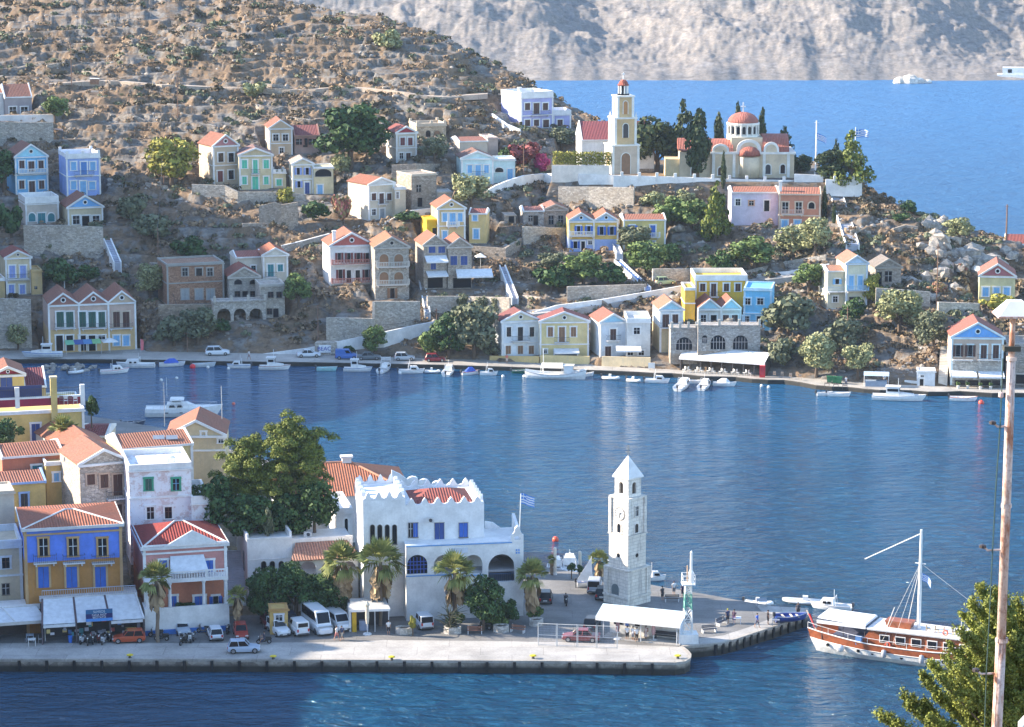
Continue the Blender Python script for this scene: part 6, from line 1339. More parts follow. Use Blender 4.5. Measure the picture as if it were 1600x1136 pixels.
# spiky agave like shrub
p2_ = atZ(703, 990, NZ); r = thing('spiky_shrub', p2_, 0, 'dark spiky shrub against the white wall beside the street lamp', 'shrub'); m = MB(); rs = random.Random(4)
for i in range(70):
 a = rs.uniform(0, 6.28); el = R(rs.uniform(5, 80)); L = rs.uniform(1.2, 2.6); b0 = Vector((0, 0, rs.uniform(.3, 2.4))); d = Vector((math.cos(a)*math.cos(el), math.sin(a)*math.cos(el), math.sin(el))); m.tube([b0, b0+d*L*.6, b0+d*L+Vector((0,0,-.25))], [.05,.04,.01], 4)
m.build('leaves', LEAF['red'] if False else plain((.045,.055,.035), .8), r); MB().tube([(0,0,-.2),(0,0,2.6)], [.12,.06], 6).build('stem', BARK, r)
# foreground conifer branches at the lower right
NS = MB(); tag(grid_mesh('near_slope', *(lambda X_, Y_: (X_, Y_, 82 - Y_*.43 + fbm(X_/9, Y_/9, 3)*.8))(*np.meshgrid(np.arange(-90, 91, 3.0), np.arange(-12, 196, 3.0))), MC['hillside_rock']), kind='structure')
p = atD(1585, 1300, 58); r = thing('cypress_pine', p, 0, 'foreground conifer with yellow green sprays at the lower right corner', 'tree'); rs = np.random.RandomState(8)
tips = [(1372,1118),(1395,1125),(1420,1105),(1412,1090),(1440,1100),(1452,1078),(1440,1058),(1470,1062),(1455,1040),(1480,1032),(1500,1045),(1486,1010),(1502,990),(1508,965),(1512,940),(1528,918),(1545,945),(1553,925),(1565,950),(1522,1000),(1545,985),(1560,1010),(1580,985),(1600,965),(1530,1040),(1515,1080),(1550,1060),(1575,1050),(1600,1030),(1590,1090),(1560,1100),(1530,1115),(1490,1110),(1460,1125),(1600,1120),(1622,1000),(1620,1060),(1495,1075),(1505,1110),(1475,1095),(1540,1085),(1585,1015),(1570,975),(1538,960),(1535,990),(1515,1020),(1500,1060),(1545,1030),(1555,1075),(1520,1060),(1575,1110),(1450,1120),(1510,1130),(1480,1060),(1600,1000),(1590,945),(1610,930),(1525,1095)]
bm = MB(); Cs, Ns = [], []
hub = lambda y: atD(1610, y, 58) - p
for (x, y) in tips:
 dd = rs.uniform(-1.6, 1.2); tip = atD(x, y, 58+dd) - p; h0 = hub(min(1290, y + 70 + abs(1610-x)*.45)); mid = h0.lerp(tip, .55) + Vector((0, 0, -.12)); path = [h0, h0.lerp(mid, .5)+Vector((0,0,-.05)), mid, mid.lerp(tip, .6), tip]
 bm.tube(path, [.05,.035,.025,.015,.006], 5)
 L = (tip-mid).length + .3
 for k in range(48):     # side sprays of scale leaves
  t_ = rs.uniform(.15, 1.0)**.8; q = mid.lerp(tip, t_) if rs.rand() < .72 else h0.lerp(mid, rs.uniform(.5, 1)); d = Vector(rs.normal(0, 1, 3)); d.z = abs(d.z)*.7+.25; d.normalize(); d = (d + (tip-mid).normalized()*.8).normalized(); ln = rs.uniform(.16, .42)*(1.15-t_*.5)
  n_ = 60; u_ = rs.uniform(0, 1, n_)**.8; off = rs.normal(0, .034, (n_, 3)); Cs.append(np.array(q) + np.array(d)*(u_*ln)[:, None] + off); Ns.append(off/(np.linalg.norm(off, axis=1)[:, None]+1e-6))
bm.tube([hub(1290), hub(1150), hub(1000)], [.16,.13,.05], 7); bm.build('branches', BARK, r)
LEAF['fg'] = leafmat((.075,.095,.018), (.24,.26,.055), 'leaf_foreground')
o = bpy.data.objects.new('foliage', leaf_mesh('foliage', np.concatenate(Cs), np.concatenate(Ns), .024, LEAF['fg'], 1.4, 3, .2)); COL.objects.link(o); o.parent = r
# ground cover: dry tufts, scrub, loose boulders
def scatter_idx(n, seed, pxr=(-30, 1630), dens=None):
 rs = np.random.RandomState(seed); P_ = rs.uniform(*pxr, n*3); yy = rs.uniform(-5, 600, n*3); out = []
 ci = np.clip(np.searchsorted(cols, P_), 1, len(cols)-1); Dbm = np.interp(P_, _bx, _bD); Drm = np.interp(P_, _rx, _rD)
 Dd = Dbm + 2 + (Drm + 2 - Dbm)*rs.uniform(0, 1, n*3)**1.0; ri = np.clip(np.searchsorted(rows, Dd), 1, len(rows)-1)
 X_, Y_, Z_ = Xg[ri, ci], Dg[ri, ci], Z[ri, ci]; keep = np.ones(len(X_), bool)
 for cx, cy, ux, uy, uc, hw, y0, y1, z in PADS:
  u = (X_-cx)*ux + (Y_-cy)*uy - uc; v = -(X_-cx)*uy + (Y_-cy)*ux; keep &= ~((np.abs(u) < hw+.8) & (v > y0-.8) & (v < y1+.8))
 if dens is not None: keep &= fbm(X_/11+seed, Y_/11, 3) > dens
 X_, Y_, Z_ = X_[keep][:n], Y_[keep][:n], Z_[keep][:n]; return X_, Y_, Z_, rs
def tufts(name, col, n, size, per, seed, dens, h=1.0):
 X_, Y_, Z_, rs = scatter_idx(n, seed, dens=dens); m = len(X_); sz = size*rs.uniform(.5, 1.6, m)
 C = np.repeat(np.stack([X_, Y_, Z_ + sz*.25], 1), per, 0); d = rs.normal(0, 1, (m*per, 3)); d /= np.linalg.norm(d, axis=1)[:, None]; d[:, 2] = np.abs(d[:, 2]); s_ = np.repeat(sz, per)
 C = C + d*s_[:, None]*np.array([.8, .8, .5*h]); o = bpy.data.objects.new(name, leaf_mesh(name, C, d, 1, LEAF[col], 1, seed)); me = o.data

 v = np.empty(len(me.vertices)*3, np.float32); me.vertices.foreach_get('co', v); v = v.reshape(-1, 4, 3); c = C[:, None, :]; v = c + (v - c)*(s_*.42)[:, None, None]; me.vertices.foreach_set('co', v.astype(np.float32).ravel()); me.update()
 COL.objects.link(o); tag(o, kind='stuff'); return o
tag(tufts('dry_grass', 'dry', 5200, .66, 12, 21, .02), 'dry brown grass tufts covering the hillside', 'grass')
tag(tufts('thorny_scrub', 'grey', 1500, .8, 18, 22, .10), 'low grey green scrub scattered over the hillside', 'scrub')
tag(tufts('dark_scrub', 'brush', 1500, .85, 18, 23, .12), 'dark low scrub in the gullies of the hillside', 'scrub')
X_, Y_, Z_, rs = scatter_idx(1900, 31, dens=.02); m = MB(); ico = [(0,0,1),(.89,0,.45),(.28,.85,.45),(-.72,.53,.45),(-.72,-.53,.45),(.28,-.85,.45),(.72,.53,-.45),(-.28,.85,-.45),(-.89,0,-.45),(-.28,-.85,-.45),(.72,-.53,-.45),(0,0,-1)]
icf = [(0,1,2),(0,2,3),(0,3,4),(0,4,5),(0,5,1),(1,6,2),(2,7,3),(3,8,4),(4,9,5),(5,10,1),(6,7,2),(7,8,3),(8,9,4),(9,10,5),(10,6,1)]
def rock_at(m, x, y, z, s, rs, fl=.7):
 n = len(m.v); a = rs.uniform(0, 6.28); ca, sa = math.cos(a), math.sin(a); k = rs.uniform(.65, 1.25, 12); ex, ey = rs.uniform(.7, 1.5), rs.uniform(.7, 1.2)
 for i, (p0, p1, p2_) in enumerate(ico): u, v = p0*ex*k[i], p1*ey*k[i]; m.v.append((x+(u*ca-v*sa)*s, y+(u*sa+v*ca)*s, z+p2_*k[i]*s*fl))
 m.f += [tuple(n+i for i in q) for q in icf]
for x, y, z in zip(X_, Y_, Z_): rock_at(m, x, y, z, rs.uniform(.16, .5)*rs.uniform(.6, 1.7), rs)
BO = rockmat('boulder_rock', 2.2, (.40,.375,.35), (.42,.38,.33), (.22,.2,.18))
tag(m.build('loose_rocks', BO, uv=False), 'loose pale limestone rocks strewn over the hillside', 'rocks', kind='stuff')
for i, (x, y, s) in enumerate([(1446,356,2.2),(1462,350,2.4),(1460,385,2.8),(1525,432,2.6),(1455,372,2.6),(1478,378,2.2),(1440,388,1.6),(1500,402,2.8),(1520,398,3.0),(1488,418,2.6),(1512,420,2.4),(1535,410,2.4),(1555,420,2.8),(1470,430,2.2),(1462,402,1.8),(1540,432,2.0),(1430,440,2.6),(1412,438,1.8),(1448,470,2.0),(1500,455,1.8),(1575,402,2.2),(1060,362,1.6),(1048,470,1.8),(1035,478,1.4),(945,500,1.6)]):
 q = hitg(x, y); m = MB();
 for k in range(6): rock_at(m, rs.normal(0, .45)*s, rs.normal(0, .4)*s, rs.uniform(-.2, .3)*s, s*rs.uniform(.4, .75), rs, .9)
 tag(m.build('boulder', BO, uv=False, loc=q), 'pale weathered limestone boulder in the rocky slope on the right', 'boulder', 'boulders of the rocky slope')
q = atZ(100, 578, 0); m = MB()
for k in range(46): rock_at(m, rs.uniform(-5.5, 5.5), rs.uniform(-3.2, 3.5), rs.uniform(-.3, .5), rs.uniform(.3, .85), rs, .8)
tag(m.build('rock_pile', BO, uv=False, loc=q), 'heap of pale loose rocks in the water at the far left quay', 'rocks')
# boats
def hull_secs(L, B, H, flare=.25, n=12, full=.6, stern=.8, deck=.3, keel=.35, zoff=0.0, rise=.45, cut=None):
 S = []
 for i in range(n+1):
  s = i/n; b = B/2*(stern + (1-stern)*min(1, s/.35)) if s < .35 else B/2*(1 - ((s-.35)/.65)**(1.6+full))
  b = max(b, .015); x = -L/2 + L*s + (.12*L*(s**3) if False else 0); zs = H*(1 + rise*s*s*s + .08*(1-s)**2); k = keel*(1 - s**3*.9)
  zt = zs if cut is None else min(zs, H*cut*(1+rise*s*s*s)); rk = L*.045*s*s*s; i_ = max(b-.07, .005)
  S.append([(x+rk*1.6, b, zs), (x+rk, b*.97, zs*.55), (x-rk*.2, b*.72, .02), (x-rk, b*.25, -k*.7), (x-rk, 0, -k), (x-rk, -b*.25, -k*.7), (x-rk*.2, -b*.72, .02), (x+rk, -b*.97, zs*.55), (x+rk*1.6, -b, zs),
                  (x+rk*1.5, -i_, zs-.01), (x+rk, -i_*.96, zs-deck), (x+rk, i_*.96, zs-deck), (x+rk*1.5, i_, zs-.01)])
 return S
BW = plain((.80,.80,.79), .35); DECK = plain((.55,.48,.38), .7)
def boat(label, px, py, lpx, kind='cabin', head=8, col=(.80,.80,.79), trim=None, Z=0.0, name=None, cat='boat', group=None, cover=None, B=None, L=None):
 p = atZ(px, py, Z); s = scale_at(p); L = L or max(2.6, lpx/s/max(.35, abs(math.cos(R(head))))); B = B or min(L*.34, 1.1+L*.16); H = .38+L*.05
 r = thing(name or {'dinghy':'rowing_boat','rib':'inflatable_boat','wheel':'fishing_boat','cover':'motor_boat','cabin':'motor_boat'}[kind], (p.x, p.y, p.z), -math.atan2(p.x, p.y)+R(head), label, cat, group)
 if kind == 'rib':
  m = MB(); rr = .24; path = [(-L/2, B/2-rr, .28), (0, B/2-rr, .28), (L*.28, B/2-rr-.1, .32), (L*.45, .25, .42), (L*.5, 0, .45), (L*.45, -.25, .42), (L*.28, -B/2+rr+.1, .32), (0, -B/2+rr, .28), (-L/2, -B/2+rr, .28)]
  m.tube(path, rr, 8); m.build('tube', plain(col, .5), r, smooth=True); MB().box(-L/2+.2, L*.38, -B/2+.4, B/2-.4, .02, .15).build('floor', DECK, r)
 else:
  MB().loft(hull_secs(L, B, H)).build('hull', plain(col, .35), r)
  st = MB(); Sx = hull_secs(L, B, H)
  for side in (0, 8):
   st.tube([Vector(q[side])+Vector((0, .02 if side == 0 else -.02, -.03)) for q in Sx], .045, 4)
  st.build('rubbing_strake', plain(trim or (.5,.5,.52), .6), r)
 if kind in ('dinghy',):
  m = MB(); [m.box(x, x+.25, -B*.42, B*.42, H-.12, H-.07) for x in (-L*.28, 0, L*.2)]; m.build('thwart', DECK, r)
 if kind in ('dinghy', 'rib', 'cover', 'cabin') and L < 7.5:
  m = MB().box(-L/2-.35, -L/2-.05, -.16, .16, H*.9, H*.9+.5); o = m.build('outboard_motor', plain((.06,.06,.07), .4), r); MB().box(-L/2-.25, -L/2-.12, -.06, .06, -.3, H*.9-.003).build('motor_leg', plain((.1,.1,.1)), o)
 if kind == 'rib' or kind == 'cover':
  MB().box(-L*.1, L*.03, -.25, .25, .2, 1.0).build('steering_console', BW, r)
 if kind == 'cover':
  m = MB(); n = 8; S = [[(x, y*B*.46, H+.05+hh*math.sin(math.pi*(y+1)/2)) for y in np.linspace(-1, 1, n)] for x, hh in ((-L*.3,.25),(-L*.1,.8),(L*.12,.8),(L*.28,.2))]; m.loft(S, close=True); m.build('canvas_cover', plain(cover or (.05,.12,.5), .8), r)
 if kind == 'cabin':
  a, b, w_ = -L*.05, L*.30, B*.36; z0, z1 = H-.1, H+.62+L*.03
  m = MB(); m.hexa([(a,-w_,z0),(b+.35,-w_*.7,z0),(b+.35,w_*.7,z0),(a,w_,z0)], [(a+.1,-w_*.85,z1),(b-.25,-w_*.6,z1),(b-.25,w_*.6,z1),(a+.1,w_*.85,z1)]); c = m.build('cabin', BW, r)
  for s_ in (-1, 1):
   for k in range(2): xa = a+.3+(b-a-.6)*k/2; y_ = s_*(w_*.93); MB().hexa([(xa,y_-.03,z0+.28),(xa+.5,y_-.03,z0+.28),(xa+.5,y_+.03,z0+.28),(xa,y_+.03,z0+.28)], [(xa+.05,y_*.95-.03,z0+.58),(xa+.45,y_*.95-.03,z0+.58),(xa+.45,y_*.95+.03,z0+.58),(xa+.05,y_*.95+.03,z0+.58)]).build('cabin_window', glass(), c)
  m = MB(); m.tube([(a-.3,-w_,H),(a-.2,-w_*.9,z1+.35),(a-.2,w_*.9,z1+.35),(a-.3,w_,H)], .04, 5); m.build('arch', BW, r); MB().tube([(a,0,z1),(a,0,z1+1.2)], .025, 4).build('antenna', BW, r)
 if kind == 'wheel':
  a, b, w_ = -L*.22, L*.05, B*.33; z0, z1 = H-.25, H+1.55
  m = MB(); m.hexa([(a,-w_,z0),(b,-w_,z0),(b,w_,z0),(a,w_,z0)], [(a,-w_*.92,z1),(b-.12,-w_*.92,z1),(b-.12,w_*.92,z1),(a,w_*.92,z1)]); c = m.build('wheelhouse', BW, r); MB().box(a-.15, b+.1, -w_-.1, w_+.1, z1+.003, z1+.1).build('wheelhouse_roof', BW, c)
  m = MB(); m.box(a+.2, b-.25, -w_-.02, w_+.02, z0+1.05, z0+1.5); m.build('window', glass(), c); MB().box(b-.09, b+.0, -w_*.8, w_*.8, z0+1.05, z0+1.5).build('windscreen', glass(), c)
  MB().hexa([(b,-w_,z0),(L*.36,-w_*.4,z0+.15),(L*.36,w_*.4,z0+.15),(b,w_,z0)], [(b,-w_*.9,H+.55),(L*.32,-w_*.35,H+.4),(L*.32,w_*.35,H+.4),(b,w_*.9,H+.55)]).build('fore_cabin', BW, r)
  MB().tube([(b-.3,0,z1),(b-.3,0,z1+1.5)], .04, 5).build('mast', BW, r)
 return r
FB = 'boats moored along the far quay'
for q in [
 ('small white cabin boat with a pink stripe on the far left water', 178,583,42,'cabin',10,dict(trim=(.7,.3,.3))),
 ('long white motor cruiser behind the pink striped boat', 214,574,56,'cabin',172,{}),
 ('little white tender beside the loose rocks at the far left', 118,584,22,'rib',10,{}),
 ('white boat with a bright blue canvas cover near the big pine terrace', 268,572,38,'cover',5,{}),
 ('pale open boat with a standing post left of the red buoy', 318,573,34,'dinghy',4,dict(col=(.55,.6,.63))),
 ('white cabin boat moored below the white car', 374,575,34,'cabin',176,dict(trim=(.1,.2,.4))),
 ('white fishing boat moored at the start of the white ramp', 428,577,46,'wheel',-6,dict(trim=(.35,.12,.08))),
 ('turquoise open boat under the beach sign', 510,579,30,'dinghy',-5,dict(col=(.35,.65,.66))),
 ('white fishing boat moored in front of the blue van', 558,580,42,'wheel',-6,dict(trim=(.2,.25,.4))),
 ('small white boat moored stern on left of the silver hatchback', 601,580,16,'cabin',70,{}),
 ('white cabin boat moored below the silver hatchback', 642,583,38,'cabin',-4,{}),
 ('small pale inflatable below the red car', 675,583,22,'rib',-10,{}),
 ('white stern on boat right of the red car', 701,584,18,'cabin',80,{}),
 ('red and white boat with a royal blue cover', 735,585,26,'cover',20,dict(trim=(.6,.1,.08))),
 ('white rounded cabin boat right of the royal blue cover', 763,586,26,'cabin',-4,{}),
 ('dark green open boat left of the large white caique', 812,583,24,'dinghy',4,dict(col=(.03,.16,.10))),
 ('small white boat tied behind the stern of the caique', 917,588,18,'dinghy',30,{}),
 ('white inflatable in front of the beige terrace wall', 954,593,26,'rib',-16,{}),
 ('tiny white inflatable right of the beige terrace wall', 990,597,16,'rib',-30,{}),
 ('white cabin boat left of the long restaurant awning', 1026,598,36,'cabin',-8,{}),
 ('white stern on boat below the left end of the restaurant', 1067,606,22,'cabin',75,{}),
 ('low white tender below the restaurant chairs', 1088,599,18,'dinghy',0,{}),
 ('second white stern on boat below the restaurant', 1101,606,18,'cabin',78,{}),
 ('white half covered boat below the red drinks cabinet', 1131,603,34,'cover',-6,dict(cover=(.72,.72,.72))),
 ('white motor dinghy with a raised engine near the green bins', 1288,618,18,'dinghy',12,{}),
 ('slim white open boat right of the raised engine dinghy', 1310,619,34,'dinghy',-4,{}),
 ('white cabin cruiser with an open canopy by the blue covered stall', 1402,625,78,'wheel',-4,{}),
 ('low white and red open boat below the blue pediment house', 1504,626,40,'dinghy',-2,dict(trim=(.5,.12,.08)))]:
 boat(*q[:6], group=FB, **q[6])
boat('blue and white wooden boat standing ashore in front of the long restaurant house', 68, 557, 58, 'wheel', 176, (.70,.74,.78), (.08,.2,.5), Z=QZ+.35, group=None)
boat('white inflatable with raised motor just beyond the pier', 1185, 946, 42, 'rib', -12); boat('long white inflatable at the outer side of the pier', 1256, 943, 62, 'rib', 176)
boat('white motor boat astern of the blue fishing boat', 1300, 952, 60, 'cabin', 170)
boat('blue wooden boat resting at the tip of the pier', 1235, 968, 46, 'dinghy', 14, (.03,.07,.30), (.5,.5,.5), B=1.9, Z=NZ+.35)
boat('dark open boat left of the big white yacht', 208, 664, 34, 'dinghy', 4, (.03,.05,.09)); boat('small white and blue sailing dinghy on the quay behind the plaza', 918, 914, 22, 'dinghy', 8, (.7,.72,.75), (.05,.15,.5), Z=NZ+.3)
for i, (x, y, l) in enumerate([(868,888,30),(890,886,34),(955,890,44),(1020,903,36)]): boat(['first white boat moored behind the square, left of the potted trees','white boat moored behind the potted round trees','white boat partly hidden by the clock tower','white boat moored right of the clock tower behind the crowd'][i], x, y+4, l, 'cabin', 90 if i < 2 else 8, group='boats moored behind the square')
p = atZ(914, 908, NZ+.9); r = thing('boat_sail', p, 0, 'triangular white sail standing on the little dinghy', 'sail'); MB()._pr([(-1.1,0),(1.0,0),(.75,3.0)], 0, .05).build('sail', plain((.72,.76,.8)), r); MB().tube([(.8,0,-.4),(.8,0,3.2)], .04, 5).build('mast', BW, r)
# large caique
p = atZ(868, 591, 0); s = scale_at(p); r = thing('wooden_caique', p, -math.atan2(p.x, p.y)+R(-6), 'large white wooden caique with a canvas awning and a thin mast', 'boat'); L, B, H_ = 10.6, 3.3, .95
S = []
for i in range(15):
 q = i/14; b = B/2*math.sin(math.pi*min(.97, max(.06, .08+.86*q)))**.6; x = -L/2+L*q; zs = H_*(1+.75*(abs(q-.45)/.5)**2.2); e = (q-.5)*.9*abs(q-.5)
 S.append([(x+e, b, zs), (x+e*.6, b*.95, zs*.5), (x, b*.65, 0), (x, 0, -.5), (x, -b*.65, 0), (x+e*.6, -b*.95, zs*.5), (x+e, -b, zs), (x+e, -b+.08, zs), (x+e*.6, -b*.9, zs*.62), (x+e*.6, b*.9, zs*.62), (x+e, b-.08, zs)])
MB().loft(S).build('hull', BW, r); m = MB(); [m.tube([Vector(q[k])+Vector((0,0,-.08)) for q in S], .06, 4) for k in (0, 6)]; m.build('rubbing_strake', plain((.25,.28,.33)), r)
MB().box(1.6, 3.2, -.9, .9, .6, 2.4).box(1.45, 3.35, -1.0, 1.0, 2.403, 2.5).build('wheelhouse', BW, r); MB().box(3.1, 3.22, -.6, .6, 1.6, 2.2).build('window', glass(), r)
m = MB(); m.hexa([(-2.6,-1.4,2.1),(1.4,-1.4,2.2),(1.4,1.4,2.2),(-2.6,1.4,2.1)], [(-2.5,-.5,2.7),(1.3,-.5,2.75),(1.3,.5,2.75),(-2.5,.5,2.7)]); m.build('canvas_awning', plain((.80,.77,.70), .9), r)
m = MB(); [m.tube([(x,y,.6),(x,y,2.15)], .04, 4) for x in (-2.5,1.3) for y in (-1.3,1.3)]; m.build('awning_pole', BW, r); MB().tube([(-2.2,0,.5),(-2.2,0,5.4)], .06, 6).build('mast', BW, r)
# white motor yacht
p = atZ(284, 649, 0); r = thing('motor_yacht', p, -math.atan2(p.x, p.y)+R(-3), 'big white motor yacht with a flybridge moored off the rear houses', 'yacht'); L = 112/scale_at(p); B = 3.6
MB().loft(hull_secs(L, B, 1.35, n=16, full=1.2, stern=.92, deck=.15, rise=.35)).build('hull', BW, r)
m = MB(); m.hexa([(-L*.22,-1.35,1.2),(L*.26,-.7,1.35),(L*.26,.7,1.35),(-L*.22,1.35,1.2)], [(-L*.2,-1.2,2.15),(L*.08,-.8,2.25),(L*.08,.8,2.25),(-L*.2,1.2,2.15)]); c = m.build('saloon', BW, r)
for x0, x1 in ((-L*.17, -L*.08), (-L*.06, L*.02)):
 m = MB(); m.hexa([(x0,-1.36,1.6),(x1,-1.2,1.6),(x1,1.2,1.6),(x0,1.36,1.6)], [(x0+.15,-1.27,2.0),(x1-.25,-1.1,2.0),(x1-.25,1.1,2.0),(x0+.15,1.27,2.0)]); m.build('window', glass(), c)
m = MB(); m.hexa([(L*.085,-.78,1.9),(L*.17,-.6,1.66),(L*.17,.6,1.66),(L*.085,.78,1.9)], [(L*.07,-.76,2.22),(L*.15,-.55,1.75),(L*.15,.55,1.75),(L*.07,.76,2.22)]); m.build('windscreen', glass(), c)
m = MB(); m.hexa([(-L*.16,-1.25,2.75),(L*.04,-1.2,2.8),(L*.04,1.2,2.8),(-L*.16,1.25,2.75)], [(-L*.15,-1.1,2.98),(L*.02,-.95,3.0),(L*.02,.95,3.0),(-L*.15,1.1,2.98)]); m.build('flybridge_top', BW, r)
m = MB(); [m.tube([(x,y,2.1),(x-.2,y,2.8)], .05, 4) for x in (-L*.12, L*.02) for y in (-1.1,1.1)]; m.build('canopy_frame', BW, r)
m = MB(); m.box(-L*.14, L*.0, -1.2, 1.2, 2.2, 2.45); m.build('flybridge_coaming', BW, r)
m = MB(); pts = [(L*(-.48+.97*i/10), -B/2*(1-(max(0,i-4)/6)**2.2)*.95, 2.0+.25*(i/10)**2) for i in range(11)]; m.tube(pts, .025, 4); m.tube([(a,-b,c_) for a,b,c_ in pts], .025, 4); [m.tube([q, (q[0],q[1],q[2]-.6)], .02, 4) for q in pts]; m.build('handrail', plain((.6,.6,.62), .3, 1), r)
m = MB(); [m.box(x, x+.5, -B/2*1.01, -B/2*.9, .72, .86) for x in (-L*.22,-L*.02,L*.1,L*.2)]; m.build('porthole', glass(), r)
for x, h_ in ((258, 3.2+7), (347, 0)):
 if h_: MB().tube([(-L*.2,0,3),(-L*.2,0,6.5)], .035, 5).build('antenna', BW, r)
# gulet at the right
a, b = atZ(1292, 1014, 0), atZ(1484, 1039, 0); dr_ = (b-a); hd = math.atan2(dr_.y, dr_.x); r = thing('wooden_gulet', a, hd, 'varnished wooden excursion ship with white lower hull and a tall mast', 'ship'); WOOD = plain((.30,.085,.03), .45, key='varnished_wood', var=.25)
r.scale = (.9, .9, .9); L, B = 28.0, 6.2; n = 22; lo, up = [], []
for i in range(n+1):
 q = i/n; b_ = B/2*(.55+.45*min(1, q/.25)**.7) if q < .5 else B/2*(1-((q-.5)/.5)**2.4*.97); x = L*q - 1.0; sh = 2.25 + 1.1*((q-.42)/.58)**2 if q > .42 else 2.25+.85*((.42-q)/.42)**2
 ov = -1.1*(1-q)**6 - .0 + 1.6*max(0, q-.7)**2*6; wl = sh*.60
 lo.append([(x+ov*.7, b_*.97, wl), (x+ov*.3, b_*.9, wl*.5), (x, b_*.7, 0), (x+.2, 0, -1.0), (x, -b_*.7, 0), (x+ov*.3, -b_*.9, wl*.5), (x+ov*.7, -b_*.97, wl), (x+ov*.7, 0, wl-.05)])
 up.append([(x+ov, b_, sh), (x+ov*.7, b_*.97, wl+.003), (x+ov*.7, -b_*.97, wl+.003), (x+ov, -b_, sh), (x+ov, -b_+.12, sh), (x+ov*.8, -b_+.15, sh-.75), (x+ov*.8, b_-.15, sh-.75), (x+ov, b_-.12, sh)])
MB().loft(lo).build('lower_hull', plain((.78,.77,.74), .4), r); MB().loft(up).build('upper_hull', WOOD, r)
m = MB(); [m.tube([q[k] for q in up], .09, 5) for k in (0, 3)]; [m.tube([Vector(q[k])+Vector((0,.03 if k==1 else -.03,0)) for q in up], .05, 4) for k in (1, 2)]; m.build('gunwale', plain((.75,.73,.70), .5), r)
z0 = 1.6; zc = 4.1
m = MB(); m.hexa([(4.9,-2.35,z0),(21.0,-2.2,z0),(21.0,2.2,z0),(4.9,2.35,z0)], [(6.6,-2.25,zc),(20.6,-2.05,zc),(20.6,2.05,zc),(6.6,2.25,zc)]); cb = m.build('deckhouse', WOOD, r)
for i in range(6):
 x = 7.9+i*2.1; fr = MB(); y_ = -2.30+.012*(x-9); fr.box(x-.08, x+1.28, y_-.07, y_+.1, 2.55, 3.6); f_ = fr.build('window_frame', plain((.74,.72,.70)), cb); MB().box(x+.03, x+1.17, y_-.1, y_-.073, 2.65, 3.5).build('pane', glass(), f_)
MB().hexa([(6.3,-2.75,zc+.003),(22.6,-2.3,zc+.003),(22.6,2.3,zc+.003),(6.3,2.75,zc+.003)], [(6.2,-2.8,zc+.2),(22.9,-2.35,zc+.2),(22.9,2.35,zc+.2),(6.2,2.8,zc+.2)]).build('upper_deck', plain((.72,.70,.68), .7), r)
MB().tube([(12.3,0,1.5),(12.3,0,9),(12.3,0,17.4)], [.26,.24,.15], 10).build('mast', plain((.80,.79,.76)), r); m = MB().tube([(12.3,0,16.9),(5.0,-.4,12.8)], .07, 6); m.build('boom', plain((.78,.76,.72)), r)
MB().box(11.6, 13.0, -.05, .05, 12.9, 13.0).build('crosstree', plain((.75,.74,.72)), r); m = MB(); [m.tube([(12.3,0,13), q], .022, 4) for q in ((8.2,-2.6,2.6),(9.7,-2.6,2.5),(9.7,2.6,2.5),(26.5,0,3.9),(10.9,-.6,4.3))]; m.tube([(8.5,-1.5,4.3),(9.3,-.9,7)], .05, 4); m.build('rigging', plain((.65,.62,.58)), r)
ff = thing('ensign', (0, 0, 0), 0); flag(ff, 0, 0, 0, 1.5, 1.0, 3, .7); ff.parent = r; ff.location = (12.35, 0, 11.8)
m = MB(); m.hexa([(-.6,-2.3,4.75),(6.0,-2.6,4.5),(6.0,2.6,4.5),(-.6,2.3,4.75)], [(-.5,-2.0,4.95),(5.9,-2.3,4.75),(5.9,2.3,4.75),(-.5,2.0,4.95)]); m.box(-.6, 6.0, -2.55, -2.5, 4.1, 4.55); m.build('stern_awning', plain((.78,.79,.80), .9), r)
m = MB(); [m.tube([(x,y,1.9),(x,y,4.6)], .06, 5) for x in (0,2.9,5.8) for y in (-2.2,2.2)]; m.build('awning_post', plain((.1,.09,.09)), r)
m = MB(); [m.tube([q[3], (q[3][0], q[3][1], q[3][2]+.75)], .03, 4) for q in up[::2]]; m.tube([(q[3][0], q[3][1], q[3][2]+.75) for q in up], .035, 4); m.build('guard_rail', plain((.7,.7,.7), .3), r)
m = MB(); [m.disc((x, 1.0+.03*abs(x-11)), .22, -B/2*(.9 if x > 3 else .74)-.12, -B/2*.6, 12) for x in (.9,2.7,5.2,7.1,11.0,16.5,21.5)]; m.build('porthole', glass(), r)
for i, (x, z, q) in enumerate(((2.9,1.3,.5),(8.8,1.4,.55),(13.8,1.3,.6),(19.2,1.3,.6))): MB().lathe([(.05,-q),(.3,-q*.8),(.34,0),(.3,q*.8),(.05,q)] if i else [(.05,-.5),(.4,-.35),(.5,0),(.4,.35),(.05,.5)], (x, -B/2*(.98 if i else .9)-.35, z), 10).build('fender', plain((.7,.7,.7) if i == 0 else (.35,.36,.40), .5), r, smooth=True)
m = MB(); N_ = 16;
for x, y, z in ((9.0,-2.45,2.35),(16.4,-1.9,4.75)):
 pa = [(x+.32*math.cos(2*math.pi*k/N_), y, z+.32*math.sin(2*math.pi*k/N_)) for k in range(N_+1)]; MB().tube(pa, .08, 6, False).build('lifebuoy', plain((.75,.12,.06)), r)
MB().hexa([(8.4,-1.0,zc+.2),(11.4,-1.0,zc+.2),(11.4,.6,zc+.2),(8.4,.6,zc+.2)], [(8.1,-1.2,zc+1.1),(11.7,-1.2,zc+1.1),(11.7,.8,zc+1.1),(8.1,.8,zc+1.1)]).build('deck_tender', WOOD, r)
